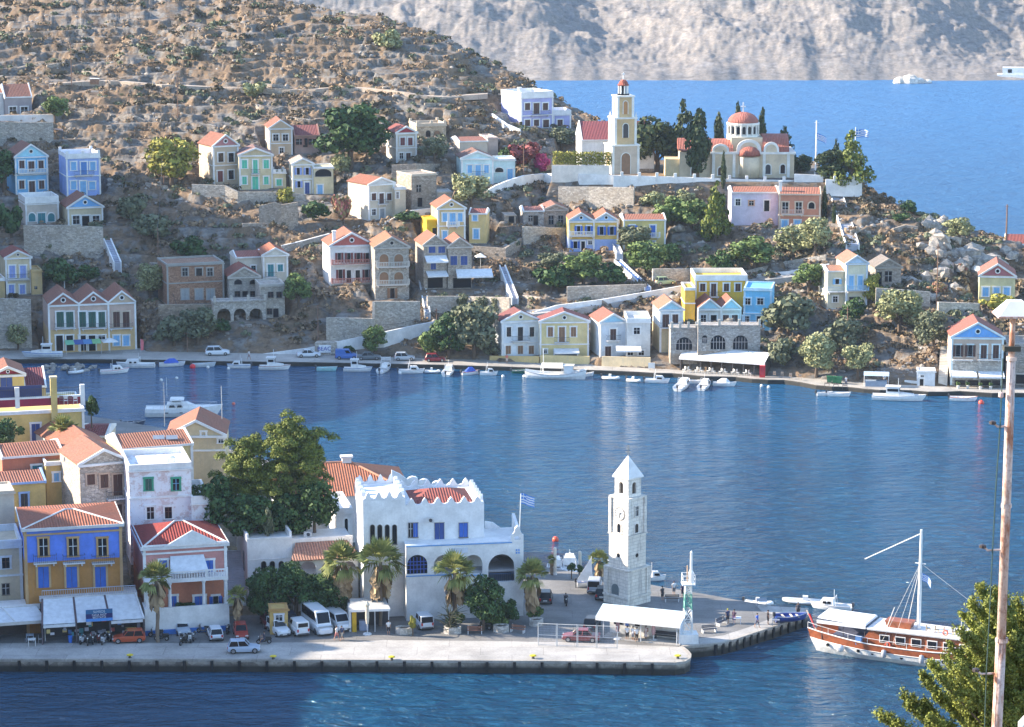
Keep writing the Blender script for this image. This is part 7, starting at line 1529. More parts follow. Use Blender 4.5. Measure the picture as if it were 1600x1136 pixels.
for k in range(4):
 x = 13.6+k*1.15; m = MB(); m.box(x, x+.5, -1.2, -.7, zc+.6, zc+.66); m.box(x, x+.06, -1.2, -.7, zc+.66, zc+1.15); [m.box(x+a_, x+a_+.05, -1.2+b2, -1.15+b2, zc+.2, zc+.6) for a_ in (0,.45) for b2 in (0,.45)]; m.build('deck_chair', plain((.48,.36,.22)), r)
m = MB(); [m.box(18.2+.9*k, 19.0+.9*k, .4, 1.4, zc+.2, zc+.75) for k in range(4)]; m.build('sun_bed', plain((.6,.64,.7)), r)
m = MB(); m.hexa([(17.5,.2,zc+1.9),(22.2,.2,zc+1.9),(22.2,2.2,zc+1.9),(17.5,2.2,zc+1.9)], [(17.6,.3,zc+2.1),(22.1,.3,zc+2.1),(22.1,2.1,zc+2.1),(17.6,2.1,zc+2.1)]); m.build('bimini', plain((.06,.07,.09)), r); m = MB(); [m.tube([(x,y,zc+.2),(x,y,zc+1.95)], .04, 4) for x in (17.8,22) for y in (.4,2.0)]; m.build('bimini_post', plain((.7,.7,.7)), r)
m = MB(); m.hexa([(-1.6,-.3,2.6),(-1.4,-.3,2.6),(-2.7,-.3,5.0),(-2.9,-.3,5.0)], [(-1.6,-.25,2.6),(-1.4,-.25,2.6),(-2.7,-.25,5.0),(-2.9,-.25,5.0)]); m.build('flagstaff', plain((.6,.5,.4)), r); m = MB(); m.poly([(-1.75,-.32,2.9),(-1.5,-.5,2.7),(-2.3,-.45,4.5),(-2.6,-.32,4.6)]); m.poly([(-1.75,-.22,2.9),(-1.5,-.1,2.7),(-2.3,-.15,4.5),(-2.6,-.22,4.6)]); m.build('red_flag', plain((.55,.03,.04)), r)
m = MB(); m.box(1.2,5.6,-1.6,1.4,1.9,2.5); m.box(1.2,5.6,.9,1.5,2.503,3.0); m.build('stern_seating', plain((.07,.08,.13)), r); m = MB().box(4.8,5.6,-2.95,-2.5,2.0,3.1); m.build('blue_bundle', plain((.08,.2,.45)), r)
m = MB(); [m.box(5.2+.35*k, 5.55+.35*k, -1.9, -1.2, 2.0+.3*k, 2.1+.3*k) for k in range(7)]; m.build('deck_stairs', plain((.4,.42,.45)), r)
# buoys
def buoy(x, y, rad, c, label, g=None):
 m = MB().ball((0,0,rad*.4), rad, rad, rad, 12, 8); o = m.build('buoy', plain(c, .4), loc=atZ(x, y, 0), smooth=True); tag(o, label, 'buoy', g)
buoy(301,575,.55,(.75,.03,.04),'red buoy right of the pale open boat'); buoy(868,845,.45,(.75,.10,.05),'large orange red buoy off the square'); buoy(1533,631,.5,(.7,.08,.05),'red and white buoy near the rusty pole'); buoy(365,632,.3,(.7,.15,.1),'small red buoy at the bow of the yacht')
for i,(x,y) in enumerate([(252,595),(276,592),(357,577),(625,584),(786,589),(819,589),(1056,604),(1190,604),(325,575),(1201,606)]): buoy(x,y,.3,(.75,.75,.72),'small white mooring buoy floating near the far quay','small white mooring buoys')
# vehicles
TYRE = plain((.02,.02,.022), .8); RIM = plain((.45,.46,.48), .35, 1); HL = plain((.75,.76,.74), .15)
KK = {'hatch': (3.8,1.62,1.48,.88,-.46,.17,-.40,.04,.82), 'suv': (4.5,1.82,1.66,1.0,-.47,.20,-.40,.08,.98), 'sedan': (4.4,1.72,1.42,.86,-.30,.22,-.20,.08,.84), 'jeep': (4.1,1.72,1.72,1.02,-.49,.16,-.47,.10,1.0),
      'van': (4.2,1.72,1.80,1.02,-.49,.26,-.48,.12,1.0), 'bus': (6.6,2.0,2.72,1.25,-.495,.40,-.49,.30,1.15), 'bigvan': (4.9,1.9,1.98,1.1,-.49,.36,-.48,.2,1.08)}
def car(label, px, py, head, col, kind='hatch', Z=NZ, name=None, cat='car', group=None, rack=False):
 L, W, Hh, belt, c0, c1, t0, t1, hood = KK[kind]; p = atZ(px, py, Z); p.y += W*.5*abs(math.cos(R(head))) + L*.5*abs(math.sin(R(head))); r = thing(name or {'van':'parked_van','bus':'minibus','bigvan':'parked_van'}.get(kind,'parked_car'), (p.x, p.y, Z+.01), -math.atan2(p.x, p.y)+R(head), label, cat, group)
 P = plain(col, .28, key='carpaint_%.2f_%.2f_%.2f' % col, var=.03); w_ = W/2; S = []
 for x, zb, zt, ww in [(-.5,.42,belt*.86,.86),(-.48,.30,belt*.98,.95),(-.40,.24,belt,1),(-.1,.22,belt,1),(c1-.02,.22,belt,1),(c1+.06,.22,hood*.98+.02,.99),(.38,.24,hood*.92,.97),(.47,.28,hood*.80,.90),(.5,.40,hood*.62,.82)]:
  y = w_*ww; zm = (zb+zt)/2; S.append([(x*L,-y*.92,zb),(x*L,y*.92,zb),(x*L,y,zm),(x*L,y*.95,zt-.06),(x*L,y*.85,zt),(x*L,-y*.85,zt),(x*L,-y*.95,zt-.06),(x*L,-y,zm)])
 MB().loft(S).build('body', P, r)
 bt = [(c0*L,-w_*.9,belt-.02),(c1*L,-w_*.86,belt-.02),(c1*L,w_*.86,belt-.02),(c0*L,w_*.9,belt-.02)]; k = .86 if kind in ('van','bus','bigvan','jeep') else .76
 tp = [(t0*L,-w_*k,Hh-.04),(t1*L,-w_*k*.97,Hh-.04),(t1*L,w_*k*.97,Hh-.04),(t0*L,w_*k,Hh-.04)]
 solid = kind in ('van','bigvan','bus')
 g = MB().hexa(bt, tp).build('upper_body' if solid else 'windows', P if solid else glass(), r); V3 = [Vector(q) for q in bt+tp]
 def quad(a, b, c, d, u0, u1, v0, v1, nm, m_=glass(), o_=.015):
  P_ = lambda u, v: (V3[a].lerp(V3[b], u)).lerp(V3[d].lerp(V3[c], u), v); q = [P_(u0,v0), P_(u1,v0), P_(u1,v1), P_(u0,v1)]; nn = (q[1]-q[0]).cross(q[3]-q[0]).normalized()*o_; MB().hexa(q, [x+nn for x in q]).build(nm, m_, g)
 if solid:
  quad(1,2,6,5,.06,.94,.12,.92,'windscreen'); quad(3,0,4,7,.1,.9,.25,.88,'rear_window')
  f0 = .06 if kind == 'bus' else (.66 if kind == 'van' else .3); quad(0,1,5,4,f0,.93,.2,.9,'side_window'); quad(2,3,7,6,.07,1-f0,.2,.9,'side_window')
 else:
  m = MB(); [m.tube([V3[i], V3[i+4]], .045, 4) for i in range(4)]; [m.tube([V3[0].lerp(V3[1], .5)*1.0, V3[4].lerp(V3[5], .5)], .04, 4), m.tube([V3[3].lerp(V3[2], .5), V3[7].lerp(V3[6], .5)], .04, 4)]; m.build('roof_pillars', P, r)
 MB().hexa([(q.x*1.0, q.y*1.03, q.z+.003) for q in V3[4:]], [(q.x*.97, q.y*.9, q.z+.07) for q in V3[4:]]).build('roof', P, r)
 for x in (-.32, .33):
  for s_ in (-1, 1):
   rd = .40 if kind == 'bus' else .32; m = MB().disc((0, 0), rd, -.11, .11, 16); t = m.build('wheel', TYRE, r); t.location = (x*L, s_*(w_-.1), rd); MB().disc((0, 0), rd*.6, -.125, .125, 12).build('rim', RIM, t)
 for s_ in (-1, 1):
  MB().box(L*.475, L*.495, s_*w_*.68-.16, s_*w_*.68+.16, hood*.62, hood*.80).build('headlight', HL, r); MB().box(-L*.503, -L*.485, s_*w_*.76-.1, s_*w_*.76+.1, belt*.62, belt*.95).build('tail_light', plain((.45,.02,.02), .3), r)
 MB().box(L*.485, L*.507, -w_*.7, w_*.7, .3, .48).build('bumper', plain((.08,.08,.09) if kind != 'bus' else col), r); MB().box(-L*.507, -L*.485, -w_*.8, w_*.8, .3, .48).build('bumper', plain((.1,.1,.11)), r)
 MB().box(L*.5, L*.512, -.25, .25, .33, .44).build('number_plate', plain((.7,.7,.68)), r); MB().box(-L*.514, -L*.508, -.25, .25, .5, .62).build('number_plate', plain((.7,.7,.68)), r)
 if rack:
  m = MB(); [m.box(-.9, .4, y-.02, y+.02, Hh+.06, Hh+.1) for y in (-.5,.5)]; m.build('roof_rack', plain((.4,.35,.1)), r)
 return r
car('orange red hatchback with a roof load in front of the souvenir shop',200,1006,180,(.42,.075,.03),'hatch',rack=True,group=None)
car('silver blue hatchback standing alone near the quay edge',380,1022,0,(.40,.47,.58),'hatch')
car('white hatchback seen from behind beside the motorbikes',333,1004,97,(.62,.66,.72),'hatch')
car('small grey car behind the parked motorbikes at the pink house',281,996,-80,(.36,.42,.50),'hatch')
car('red car facing the water beside the silver blue hatchback',374,1002,-86,(.32,.04,.03),'hatch')
car('dark red car hidden behind the white jeep',418,985,-80,(.16,.03,.03),'hatch'); car('dark blue car squeezed between the jeep and the white van',452,985,-80,(.03,.05,.09),'hatch')
car('white jeep with a black grille facing the water',433,998,-70,(.66,.69,.72),'jeep'); car('small white panel van seen from behind',463,997,108,(.66,.69,.72),'van')
car('large white minibus facing the water',492,996,-71,(.68,.71,.74),'bus',cat='minibus'); car('white passenger van right of the large minibus',526,990,-70,(.66,.69,.72),'bigvan')
car('white estate car seen from behind beside the stone planter',660,987,105,(.60,.64,.70),'jeep')
car('black car seen from behind at the corner of the town building',853,946,88,(.02,.022,.03),'hatch'); car('dark red car standing behind the metal fence',908,1005,176,(.20,.035,.035),'sedan')
car('silver car seen from behind left of the clock tower',930,930,86,(.40,.43,.48),'jeep'); car('black car tight against the left side of the clock tower',942,940,86,(.02,.02,.025),'hatch'); car('dark car half hidden by the fence and shelter',926,988,80,(.03,.03,.035),'hatch')
FQ = dict(Z=QZ)
car('white off road car on the far quay below the arcade terrace',339,556,0,(.70,.74,.78),'suv',**FQ); car('blue van beside the beach sign wall',541,562,0,(.05,.14,.42),'van',**FQ); car('dark grey sedan right of the blue van',576,563,0,(.12,.14,.16),'sedan',**FQ)
car('silver hatchback by the white bench on the far quay',632,564,0,(.42,.46,.50),'hatch',**FQ); car('dark red hatchback at the right end of the far parked row',680,566,0,(.22,.02,.03),'hatch',**FQ)
r = car('white flatbed pickup left of the beach sign',482,559,0,(.62,.66,.70),'sedan',cat='pickup truck',name='pickup_truck',**FQ)
q = hitg(1040, 446); r = car('pale green car parked above the upper road',1040,446,20,(.30,.38,.22),'hatch',Z=q.z+.15)
# two wheelers
def moto(label, px, py, head, col, Z=NZ, group=None, white=True):
 p = atZ(px, py, Z); r = thing('motor_scooter', (p.x, p.y+.3, Z+.01), -math.atan2(p.x, p.y)+R(head), label, 'scooter', group)
 for x in (-.62, .62): m = MB().disc((0,0), .27, -.06, .06, 14); t = m.build('wheel', TYRE, r); t.location = (x, 0, .27); MB().disc((0,0), .15, -.07, .07, 10).build('rim', RIM, t)
 P = plain(col, .3); m = MB(); m.hexa([(-.85,-.14,.45),(-.1,-.17,.35),(-.1,.17,.35),(-.85,.14,.45)], [(-.95,-.12,.72),(-.15,-.16,.68),(-.15,.16,.68),(-.95,.12,.72)]); m.box(-.2,.35,-.17,.17,.22,.32); m.build('rear_body', P, r)
 MB().hexa([(.30,-.2,.3),(.42,-.2,.3),(.42,.2,.3),(.30,.2,.3)], [(.46,-.17,.95),(.56,-.17,.95),(.56,.17,.95),(.46,.17,.95)]).build('front_shield', P, r); MB().box(-.85,-.1,-.15,.15,.725,.84).build('seat', plain((.03,.03,.03),.6), r)
 m = MB(); m.tube([(.62,0,.3),(.48,0,.95),(.42,0,1.02)], .035, 5); m.tube([(.36,-.33,1.03),(.45,0,1.0),(.36,.33,1.03)], .025, 5); m.build('handlebar', plain((.2,.2,.2), .4, 1), r); MB().ball((.58,0,.86), .1, .1, .09, 8, 5).build('headlight', HL, r); MB().box(.42,.68,-.07,.07,.5,.58).build('mudguard', P, r)
 m = MB(); [m.tube([(.42,s_*.28,1.03),(.4,s_*.32,1.16)], .012, 4) for s_ in (-1,1)]; [m.box(.38,.4,s_*.32-.06,s_*.32+.06,1.14,1.23) for s_ in (-1,1)]; m.build('mirror', plain((.5,.5,.5), .1), r); return r
G1 = 'scooters in front of the souvenir shop'; G2 = 'scooters in front of the pink house'
for i,(x,y,h,c) in enumerate([(128,1006,-110,(.6,.63,.66)),(137,1008,-95,(.03,.03,.03)),(146,1006,-100,(.05,.05,.06)),(153,1004,-85,(.2,.03,.03)),(161,1007,-105,(.5,.52,.55)),(168,1002,-70,(.03,.03,.04))]): moto(['white scooter at the left end of the row by the blue bin','black scooter second in the row by the shop','dark grey scooter in the middle of the shop row','dark red scooter in the shop row','pale grey scooter near the bonnet of the orange red hatchback','black scooter turned sideways behind the shop row'][i],x,y,h,c,group=G1)
for i,(x,y,h,c) in enumerate([(252,1002,170,(.02,.02,.02)),(286,1008,-120,(.03,.03,.03)),(294,1004,-70,(.6,.62,.65)),(303,1001,-100,(.25,.26,.28)),(243,996,175,(.05,.05,.05)),(318,990,160,(.15,.15,.16)),(356,990,-100,(.05,.05,.06))]): moto(['black scooter under the big palm','black scooter with white lights nearest the quay, left of the white hatchback','white scooter in the middle of the motorbike group','grey scooter at the right of the motorbike group','dark scooter behind the palm trunk','grey scooter against the blue wall base','dark scooter at the foot of the stairs'][i],x,y,h,c,group=G2)
moto('black scooter parked behind the bench beside the planter palm',757,985,160,(.02,.02,.02)); moto('dark scooter parked right of the planter palm',770,982,-60,(.03,.03,.03))
moto('dark scooter ridden across the square towards the camera',884,946,-84,(.04,.04,.05)); moto('dark motorbike ridden along the quay',412,1007,180,(.03,.03,.03))
# people
def person_mesh(pose):
 """skinned standing / walking / sitting figure, facing -y"""
 J = {'pel': (0,0,.95), 'wst': (0,0,1.1), 'chs': (0,.0,1.32), 'nck': (0,0,1.5), 'hd0': (0,-.01,1.58), 'hd1': (0,-.015,1.67), 'hd2': (0,0,1.75)}
 Rr = {'pel': .13, 'wst': .115, 'chs': .14, 'nck': .05, 'hd0': .07, 'hd1': .085, 'hd2': .055}
 E = [('pel','wst'),('wst','chs'),('chs','nck'),('nck','hd0'),('hd0','hd1'),('hd1','hd2')]
 st = {'stand': 0, 'walk': .26, 'sit': 0, 'ride': 0}[pose]
 for s, n in ((-1,'l'),(1,'r')):
  k = s*st
  if pose in ('sit', 'ride'): P = [(s*.1,0,.92), (s*.13,-.42,.88), (s*.14,-.46,.45), (s*.14,-.50,.42), (s*.14,-.64,.40)]
  else: P = [(s*.1,0,.88), (s*.11,-k*.55-.02,.5), (s*.11,-k+(.06 if k < 0 else 0),.09+(.05 if k < 0 else 0)), (s*.11,-k-.03,.05), (s*.115,-k-.18,.04)]
  for i, (q, rr) in enumerate(zip(P, (.095,.06,.042,.045,.03))): J[n+'g%d' % i] = q; Rr[n+'g%d' % i] = rr
  E += [('pel', n+'g0')] + [(n+'g%d' % i, n+'g%d' % (i+1)) for i in range(4)]
  if pose == 'ride': A = [(s*.2,0,1.44), (s*.26,-.22,1.25), (s*.27,-.45,1.2), (s*.27,-.52,1.2)]
  else: A = [(s*.2,0,1.44), (s*.25,.03+k*.3,1.17), (s*.24,-.06+k*.7,.93), (s*.235,-.09+k*.8,.86)]
  for i, (q, rr) in enumerate(zip(A, (.055,.042,.03,.034))): J[n+'a%d' % i] = q; Rr[n+'a%d' % i] = rr
  E += [('chs', n+'a0')] + [(n+'a%d' % i, n+'a%d' % (i+1)) for i in range(3)]
  h = A[3]
  for i, (dx, dy, ln) in enumerate(((.028,-.02,.07),(.013,-.005,.085),(-.002,.006,.09),(-.016,.014,.08),(.035,-.045,.05))):
   J[n+'f%d' % i] = (h[0]+dx*s, h[1]+dy, h[2]-ln if pose != 'ride' else h[2]-.02-i*.01) if pose != 'ride' else (h[0]+dx*s, h[1]-ln*.6, h[2]-.03); Rr[n+'f%d' % i] = .009; E.append((n+'a3', n+'f%d' % i))
 K = list(J); me = bpy.data.meshes.new('person'); me.from_pydata([J[k] for k in K], [(K.index(a), K.index(b)) for a, b in E], [])
 o = bpy.data.objects.new('person', me); COL.objects.link(o); sk = o.modifiers.new('s', 'SKIN');
 for i, k in enumerate(K): v = me.skin_vertices[0].data[i]; v.radius = (Rr[k], Rr[k]*(.72 if k in ('pel','wst','chs') else 1)); v.use_root = (k == 'pel')
 sk.use_smooth_shade = True; ss = o.modifiers.new('u', 'SUBSURF'); ss.levels = 1; bpy.context.view_layer.update()
 dg = bpy.context.evaluated_depsgraph_get(); out = bpy.data.meshes.new_from_object(o.evaluated_get(dg)); bpy.data.objects.remove(o); out.materials.clear(); out.materials.append(plain((.42,.24,.16), .6, key='skin')); return out, J
PMS = {}
def person(label, px, py, head=0, pose='stand', top=(.7,.7,.72), low=(.05,.06,.1), hair=(.03,.02,.015), Z=NZ, dz=0, skirt=False, hat=None, bag=None, D=None, group=None):
 if pose not in PMS: PMS[pose] = person_mesh(pose)
 me, J = PMS[pose]; p = atD(px, py, D) if D else atZ(px, py, Z); r = thing('person', (p.x, p.y+.15, p.z+dz), -math.atan2(p.x, p.y)+R(head), label, 'person', group)
 o = bpy.data.objects.new('body', me); COL.objects.link(o); o.parent = r
 T_ = plain(top, .85); W = plain(low, .85)
 MB().loft([[(x*math.cos(a)*1.0, yy*math.sin(a), z) for a in [2*math.pi*k/12 for k in range(12)]] for z, x, yy in ((.93,.175,.13),(1.1,.16,.125),(1.3,.195,.14),(1.42,.205,.12),(1.5,.09,.075))]).build('shirt', T_, r, smooth=True)
 for n in 'lr': m = MB().tube([J[n+'a0'], tuple(Vector(J[n+'a0']).lerp(Vector(J[n+'a1']), .75))], [.085,.065], 8); m.build('sleeve', T_, r, smooth=True)
 if skirt: MB().loft([[(x*math.cos(a), x*.8*math.sin(a), z) for a in [2*math.pi*k/12 for k in range(12)]] for z, x in ((.45,.26),(.7,.22),(.98,.17))]).build('dress', T_, r, smooth=True)
 else:
  for n in 'lr': MB().tube([(J[n+'g0'][0]*.9, 0, .98), J[n+'g0'], tuple(Vector(J[n+'g1']).lerp(Vector(J[n+'g2']), .1 if pose != 'ride' else .9))], [.13,.12,.085], 8).build('trouser_leg', W, r, smooth=True)
 m = MB(); m.ball((0,.015,1.70), .098, .105, .10, 10, 6); h = m.build('hair', plain(hat or hair, .7), r, smooth=True)
 m = MB(); m.ball((0,-.1,1.665), .016, .02, .022, 6, 4); m.build('nose', plain((.42,.24,.16), .6, key='skin'), r);
 for s in (-1, 1): MB().ball((s*.033,-.088,1.69), .010, .008, .008, 6, 4).build('eye', plain((.03,.02,.02), .3), r)
 MB().box(-.025,.025,-.096,-.088,1.625,1.633).build('mouth', plain((.25,.08,.07)), r)
 if bag: MB().box(-.14,.14,.12,.27,1.05,1.45).build('backpack', plain(bag, .8), r)
 return r
person('person in a white top walking past the passenger van',526,1001,60,'walk',(.72,.72,.72),(.5,.2,.2)); person('person in dark clothes with light shorts walking beside the passenger van',534,1001,-50,'walk',(.05,.07,.14),(.5,.42,.32),bag=(.05,.05,.08))
person('person in a black and white striped shirt standing by the kiosk',607,992,10,'stand',(.70,.70,.70),(.05,.05,.06))
person('man in a white shirt and dark shorts at the left of the shelter',980,1001,170,'stand',(.74,.76,.80),(.03,.03,.04)); person('person in white top and grey trousers in the middle of the shelter group',989,1002,150,'stand',(.74,.76,.80),(.18,.20,.26)); person('person in white top and black trousers beside the middle one',995,1003,200,'stand',(.72,.74,.78),(.02,.02,.03))
person('woman in a pale pink dress standing near the folded striped parasol',1009,1001,-60,'stand',(.70,.58,.56),(.6,.5,.5),skirt=True,bag=(.3,.12,.1))
person('person with a yellow hat by the small pier table',1137,974,30,'stand',(.04,.05,.12),(.03,.03,.05),hat=(.65,.60,.05)); person('person in dark top and purple shorts by the small pier table',1147,975,-30,'stand',(.10,.06,.10),(.10,.06,.2))
person('person in a bright blue shirt walking along the pier edge',1183,981,60,'walk',(.04,.14,.55),(.10,.12,.2)); person('person in black bending near the pier edge',1200,976,100,'stand',(.04,.03,.03),(.03,.03,.04))
person('dark clad person standing at the stern of the blue wooden boat',1247,964,0,'stand',(.05,.05,.07),(.04,.04,.05),Z=NZ)
person('person in dark clothes standing right of the clock tower',1035,938,40,'stand',(.05,.05,.06),(.04,.04,.05)); person('person in white leaning beside the bench behind the clock tower',1053,930,20,'stand',(.66,.70,.74),(.1,.12,.16)); person('person in navy standing by the beacon tower top line',1067,934,-30,'stand',(.04,.06,.14),(.03,.04,.08))
person('rider in dark clothes on the scooter crossing the square',884,947,176,'ride',(.04,.035,.04),(.04,.04,.05),hair=(.03,.02,.02),dz=-.15)
person('rider in dark clothes on the motorbike along the quay',413,1008,-90,'ride',(.05,.05,.08),(.04,.05,.09),dz=-.15)
person('person in white walking on the far quay below the arcade terrace',389,562,50,'walk',(.66,.62,.6),(.4,.3,.3),Z=QZ); person('person in a red and white outfit on the far quay by the ochre terrace wall',792,568,20,'stand',(.65,.2,.15),(.6,.55,.5),Z=QZ)
person('person in white standing among the cafe chairs of the right quay',1382,601,0,'stand',(.7,.7,.7),(.1,.1,.12),Z=QZ); person('person sitting near the green bins on the right quay',1322,600,30,'stand',(.7,.7,.7),(.2,.2,.25),Z=QZ,dz=-.4)
# near street furniture and shops
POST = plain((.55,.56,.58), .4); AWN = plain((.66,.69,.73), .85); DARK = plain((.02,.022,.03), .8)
def furn(name, label, cat, px, py, Z=NZ, head=0, group=None, D=None):
 p = atD(px, py, D) if D else atZ(px, py, Z); return thing(name, p, -math.atan2(p.x, p.y)+R(head), label, cat, group)
# souvenir shop with three bay awning
f = Fac(144, 1002, Z=NZ, phi=4); sh = thing('souvenir_shop', f.p, f.yaw, 'open fronted souvenir shop under three large sloping white awnings', 'shop')
u0, u1, v0, v1 = f.rect(66, 225, 970, 1002); vt = f.uv(144, 932, -3.6)[1]; ut0, ut1 = f.uv(66, 932, -3.6)[0], f.uv(212, 932, -3.6)[0]
for i in range(3):
 a0, a1 = u0+(u1-u0)*i/3+.12, u0+(u1-u0)*(i+1)/3-.12; b0, b1 = ut0+(ut1-ut0)*i/3+.12, ut0+(ut1-ut0)*(i+1)/3-.12
 MB().hexa([(a0,-.2,v1-.05),(a1,-.2,v1-.05),(b1,3.6,vt-.05),(b0,3.6,vt-.05)], [(a0,-.2,v1),(a1,-.2,v1),(b1,3.6,vt),(b0,3.6,vt)]).build('awning', AWN, sh)
 if i != 1: MB().box(a0, a1, -.3, -.25, v1-.45, v1-.1).build('awning_valance', AWN, sh)
for i in range(4):
 a, b = u0+(u1-u0)*i/3, ut0+(ut1-ut0)*i/3; MB().hexa([(a-.1,-.3,v1-.1),(a+.1,-.3,v1-.1),(b+.1,3.7,vt-.1),(b-.1,3.7,vt-.1)], [(a-.1,-.3,v1+.08),(a+.1,-.3,v1+.08),(b+.1,3.7,vt+.08),(b-.1,3.7,vt+.08)]).build('beam', plain((.12,.08,.09)) if i < 3 else WR, sh); MB().box(a-.08, a+.08, -.2, 0, 0, v1-.1).build('post', plain((.10,.08,.09)), sh)
MB().box(ut0-.3, ut1+.2, 3.75, 6.5, vt-.35, vt+.12).build('roof_terrace', WR, sh); m = MB(); m.box(ut0, ut1, 3.8, 3.88, vt+.95, vt+1.02); [m.box(ut0+(ut1-ut0)*i/40-.02, ut0+(ut1-ut0)*i/40+.02, 3.82, 3.86, vt+.12, vt+.95) for i in range(41)]; m.build('railing', plain((.45,.5,.6)), sh)
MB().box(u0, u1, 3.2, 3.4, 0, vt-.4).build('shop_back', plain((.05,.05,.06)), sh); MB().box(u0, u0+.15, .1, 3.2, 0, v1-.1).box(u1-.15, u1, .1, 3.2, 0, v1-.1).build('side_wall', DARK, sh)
rs = random.Random(12)
for k in range(34):
 x = rs.uniform(u0+.4, u1-.4); z = rs.uniform(.2, 2.1); c = rs.choice([(.6,.6,.65),(.1,.25,.6),(.5,.1,.1),(.65,.5,.2),(.3,.3,.35),(.08,.3,.35)]); w_ = rs.uniform(.12, .3); y = rs.uniform(.4, 2.2); MB().box(x-w_, x+w_, y, y+.1, z, z+rs.uniform(.25,.6)).build('hanging_goods', plain(c), sh)
q = f.rect(134, 176, 952, 970.5, .6); sg = thing('shop_sign', f.p, f.yaw, 'blue shop sign with three rows of pale letters over the middle awning', 'sign'); MB().box(q[0], q[1], -.62, -.55, q[2], q[3]).build('sign_board', plain((.015,.02,.13), .5), sg); hh = q[3]-q[2]; xm = (q[0]+q[1])/2
MB().box(q[0], q[1], -.635, -.623, q[3]-hh*.36, q[3]).build('top_band', plain((.03,.14,.30)), sg); MB().box(q[0], q[1], -.635, -.623, q[2], q[2]+hh*.24).build('bottom_band', plain((.08,.28,.70)), sg)
for tx, fr, sz in (('SLMSOS', .80, .40), ('FANA RIGT', .53, .34), ('BEOYAYO', .33, .34)): text_obj(tx, sz, plain((.66,.70,.76), .5), 'lettering', sg, (xm, -.645, q[2]+hh*fr))
# left cafe
f = Fac(36, 1003, Z=NZ, phi=4); cf = thing('cafe', f.p, f.yaw, 'open cafe under a flat striped white awning at the left photo edge', 'cafe'); u0, u1, v0, v1 = f.rect(-60, 72, 972, 1003)
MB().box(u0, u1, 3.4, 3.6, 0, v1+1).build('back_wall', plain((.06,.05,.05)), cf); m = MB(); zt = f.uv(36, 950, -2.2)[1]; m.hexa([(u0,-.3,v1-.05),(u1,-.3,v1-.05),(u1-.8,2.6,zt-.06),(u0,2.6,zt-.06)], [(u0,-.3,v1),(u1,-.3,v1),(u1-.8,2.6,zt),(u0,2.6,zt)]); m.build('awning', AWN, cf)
MB().box(u0, u1, -.42, -.31, v1-.35, v1+.02).build('awning_beam', plain((.55,.53,.50)), cf); MB().box(u0, u1+.1, 2.7, 5.5, zt-.4, zt+.15).build('roof_slab', WR, cf); MB().box(u1-.2, u1, 2.65, 2.69, 0, zt-.4).build('pier', WR, cf)
for x in (u0+2, u1-.15): MB().box(x-.06, x+.06, -.38, -.28, 0, v1-.36).build('post', POST, cf)
m = MB(); [m.hexa([(u0+(u1-u0)*.62,-.32,v1+.12),(u0+(u1-u0)*.62+.12,-.32,v1+.12),(u0+(u1-u0)*.5+.12,2.5,zt+.1),(u0+(u1-u0)*.5,2.5,zt+.1)], [(u0+(u1-u0)*.62,-.32,v1+.2),(u0+(u1-u0)*.62+.12,-.32,v1+.2),(u0+(u1-u0)*.5+.12,2.5,zt+.18),(u0+(u1-u0)*.5,2.5,zt+.18)])]; m.build('awning_arm', WR, cf)
def chair(px, py, col, label, group, Z=NZ, head=0, s=1.0, D=None):
 r = furn('chair', label, 'chair', px, py, Z, head, group, D); r.scale = (s, s, s); P = plain(col, .6)
 MB().box(-.22,.22,-.22,.22,.43,.47).build('seat', P, r); MB().box(-.22,.22,.19,.23,.6,.92).build('backrest', P, r); [MB().box(x-.025,x+.025,y-.025,y+.025,0,.43 if y < 0 else .6).build('leg', P, r) for x in (-.2,.2) for y in (-.2,.2)]; return r
def table(px, py, col, label, group=None, Z=NZ, head=0, w_=.45, D=None):
 r = furn('table', label, 'table', px, py, Z, head, group, D); P = plain(col, .6); MB().box(-w_,w_,-w_,w_,.70,.75).build('tabletop', P, r); [MB().box(x-.035,x+.035,y-.035,y+.035,0,.70).build('leg', P, r) for x in (-w_+.06,w_-.06) for y in (-w_+.06,w_-.06)]; return r
table(50,1008,(.70,.70,.68),'white table nearest the quay in front of the cafe'); table(47,1001,(.5,.58,.68),'pale blue table just inside the cafe'); chair(63,1004,(.55,.55,.58),'pale chair right of the white cafe table','cafe chairs',head=90); chair(42,1004,(.3,.32,.36),'grey chair left of the white cafe table','cafe chairs',head=-90)
r = furn('bin','small blue bin at the front of the souvenir shop','bin',110,1004); MB().lathe([(.2,0),(.27,.75),(.27,.8)],n=10).build('drum', plain((.03,.16,.6),.5), r); MB().lathe([(.28,.803),(.2,.88)],n=10).build('lid', plain((.03,.14,.5),.5), r)
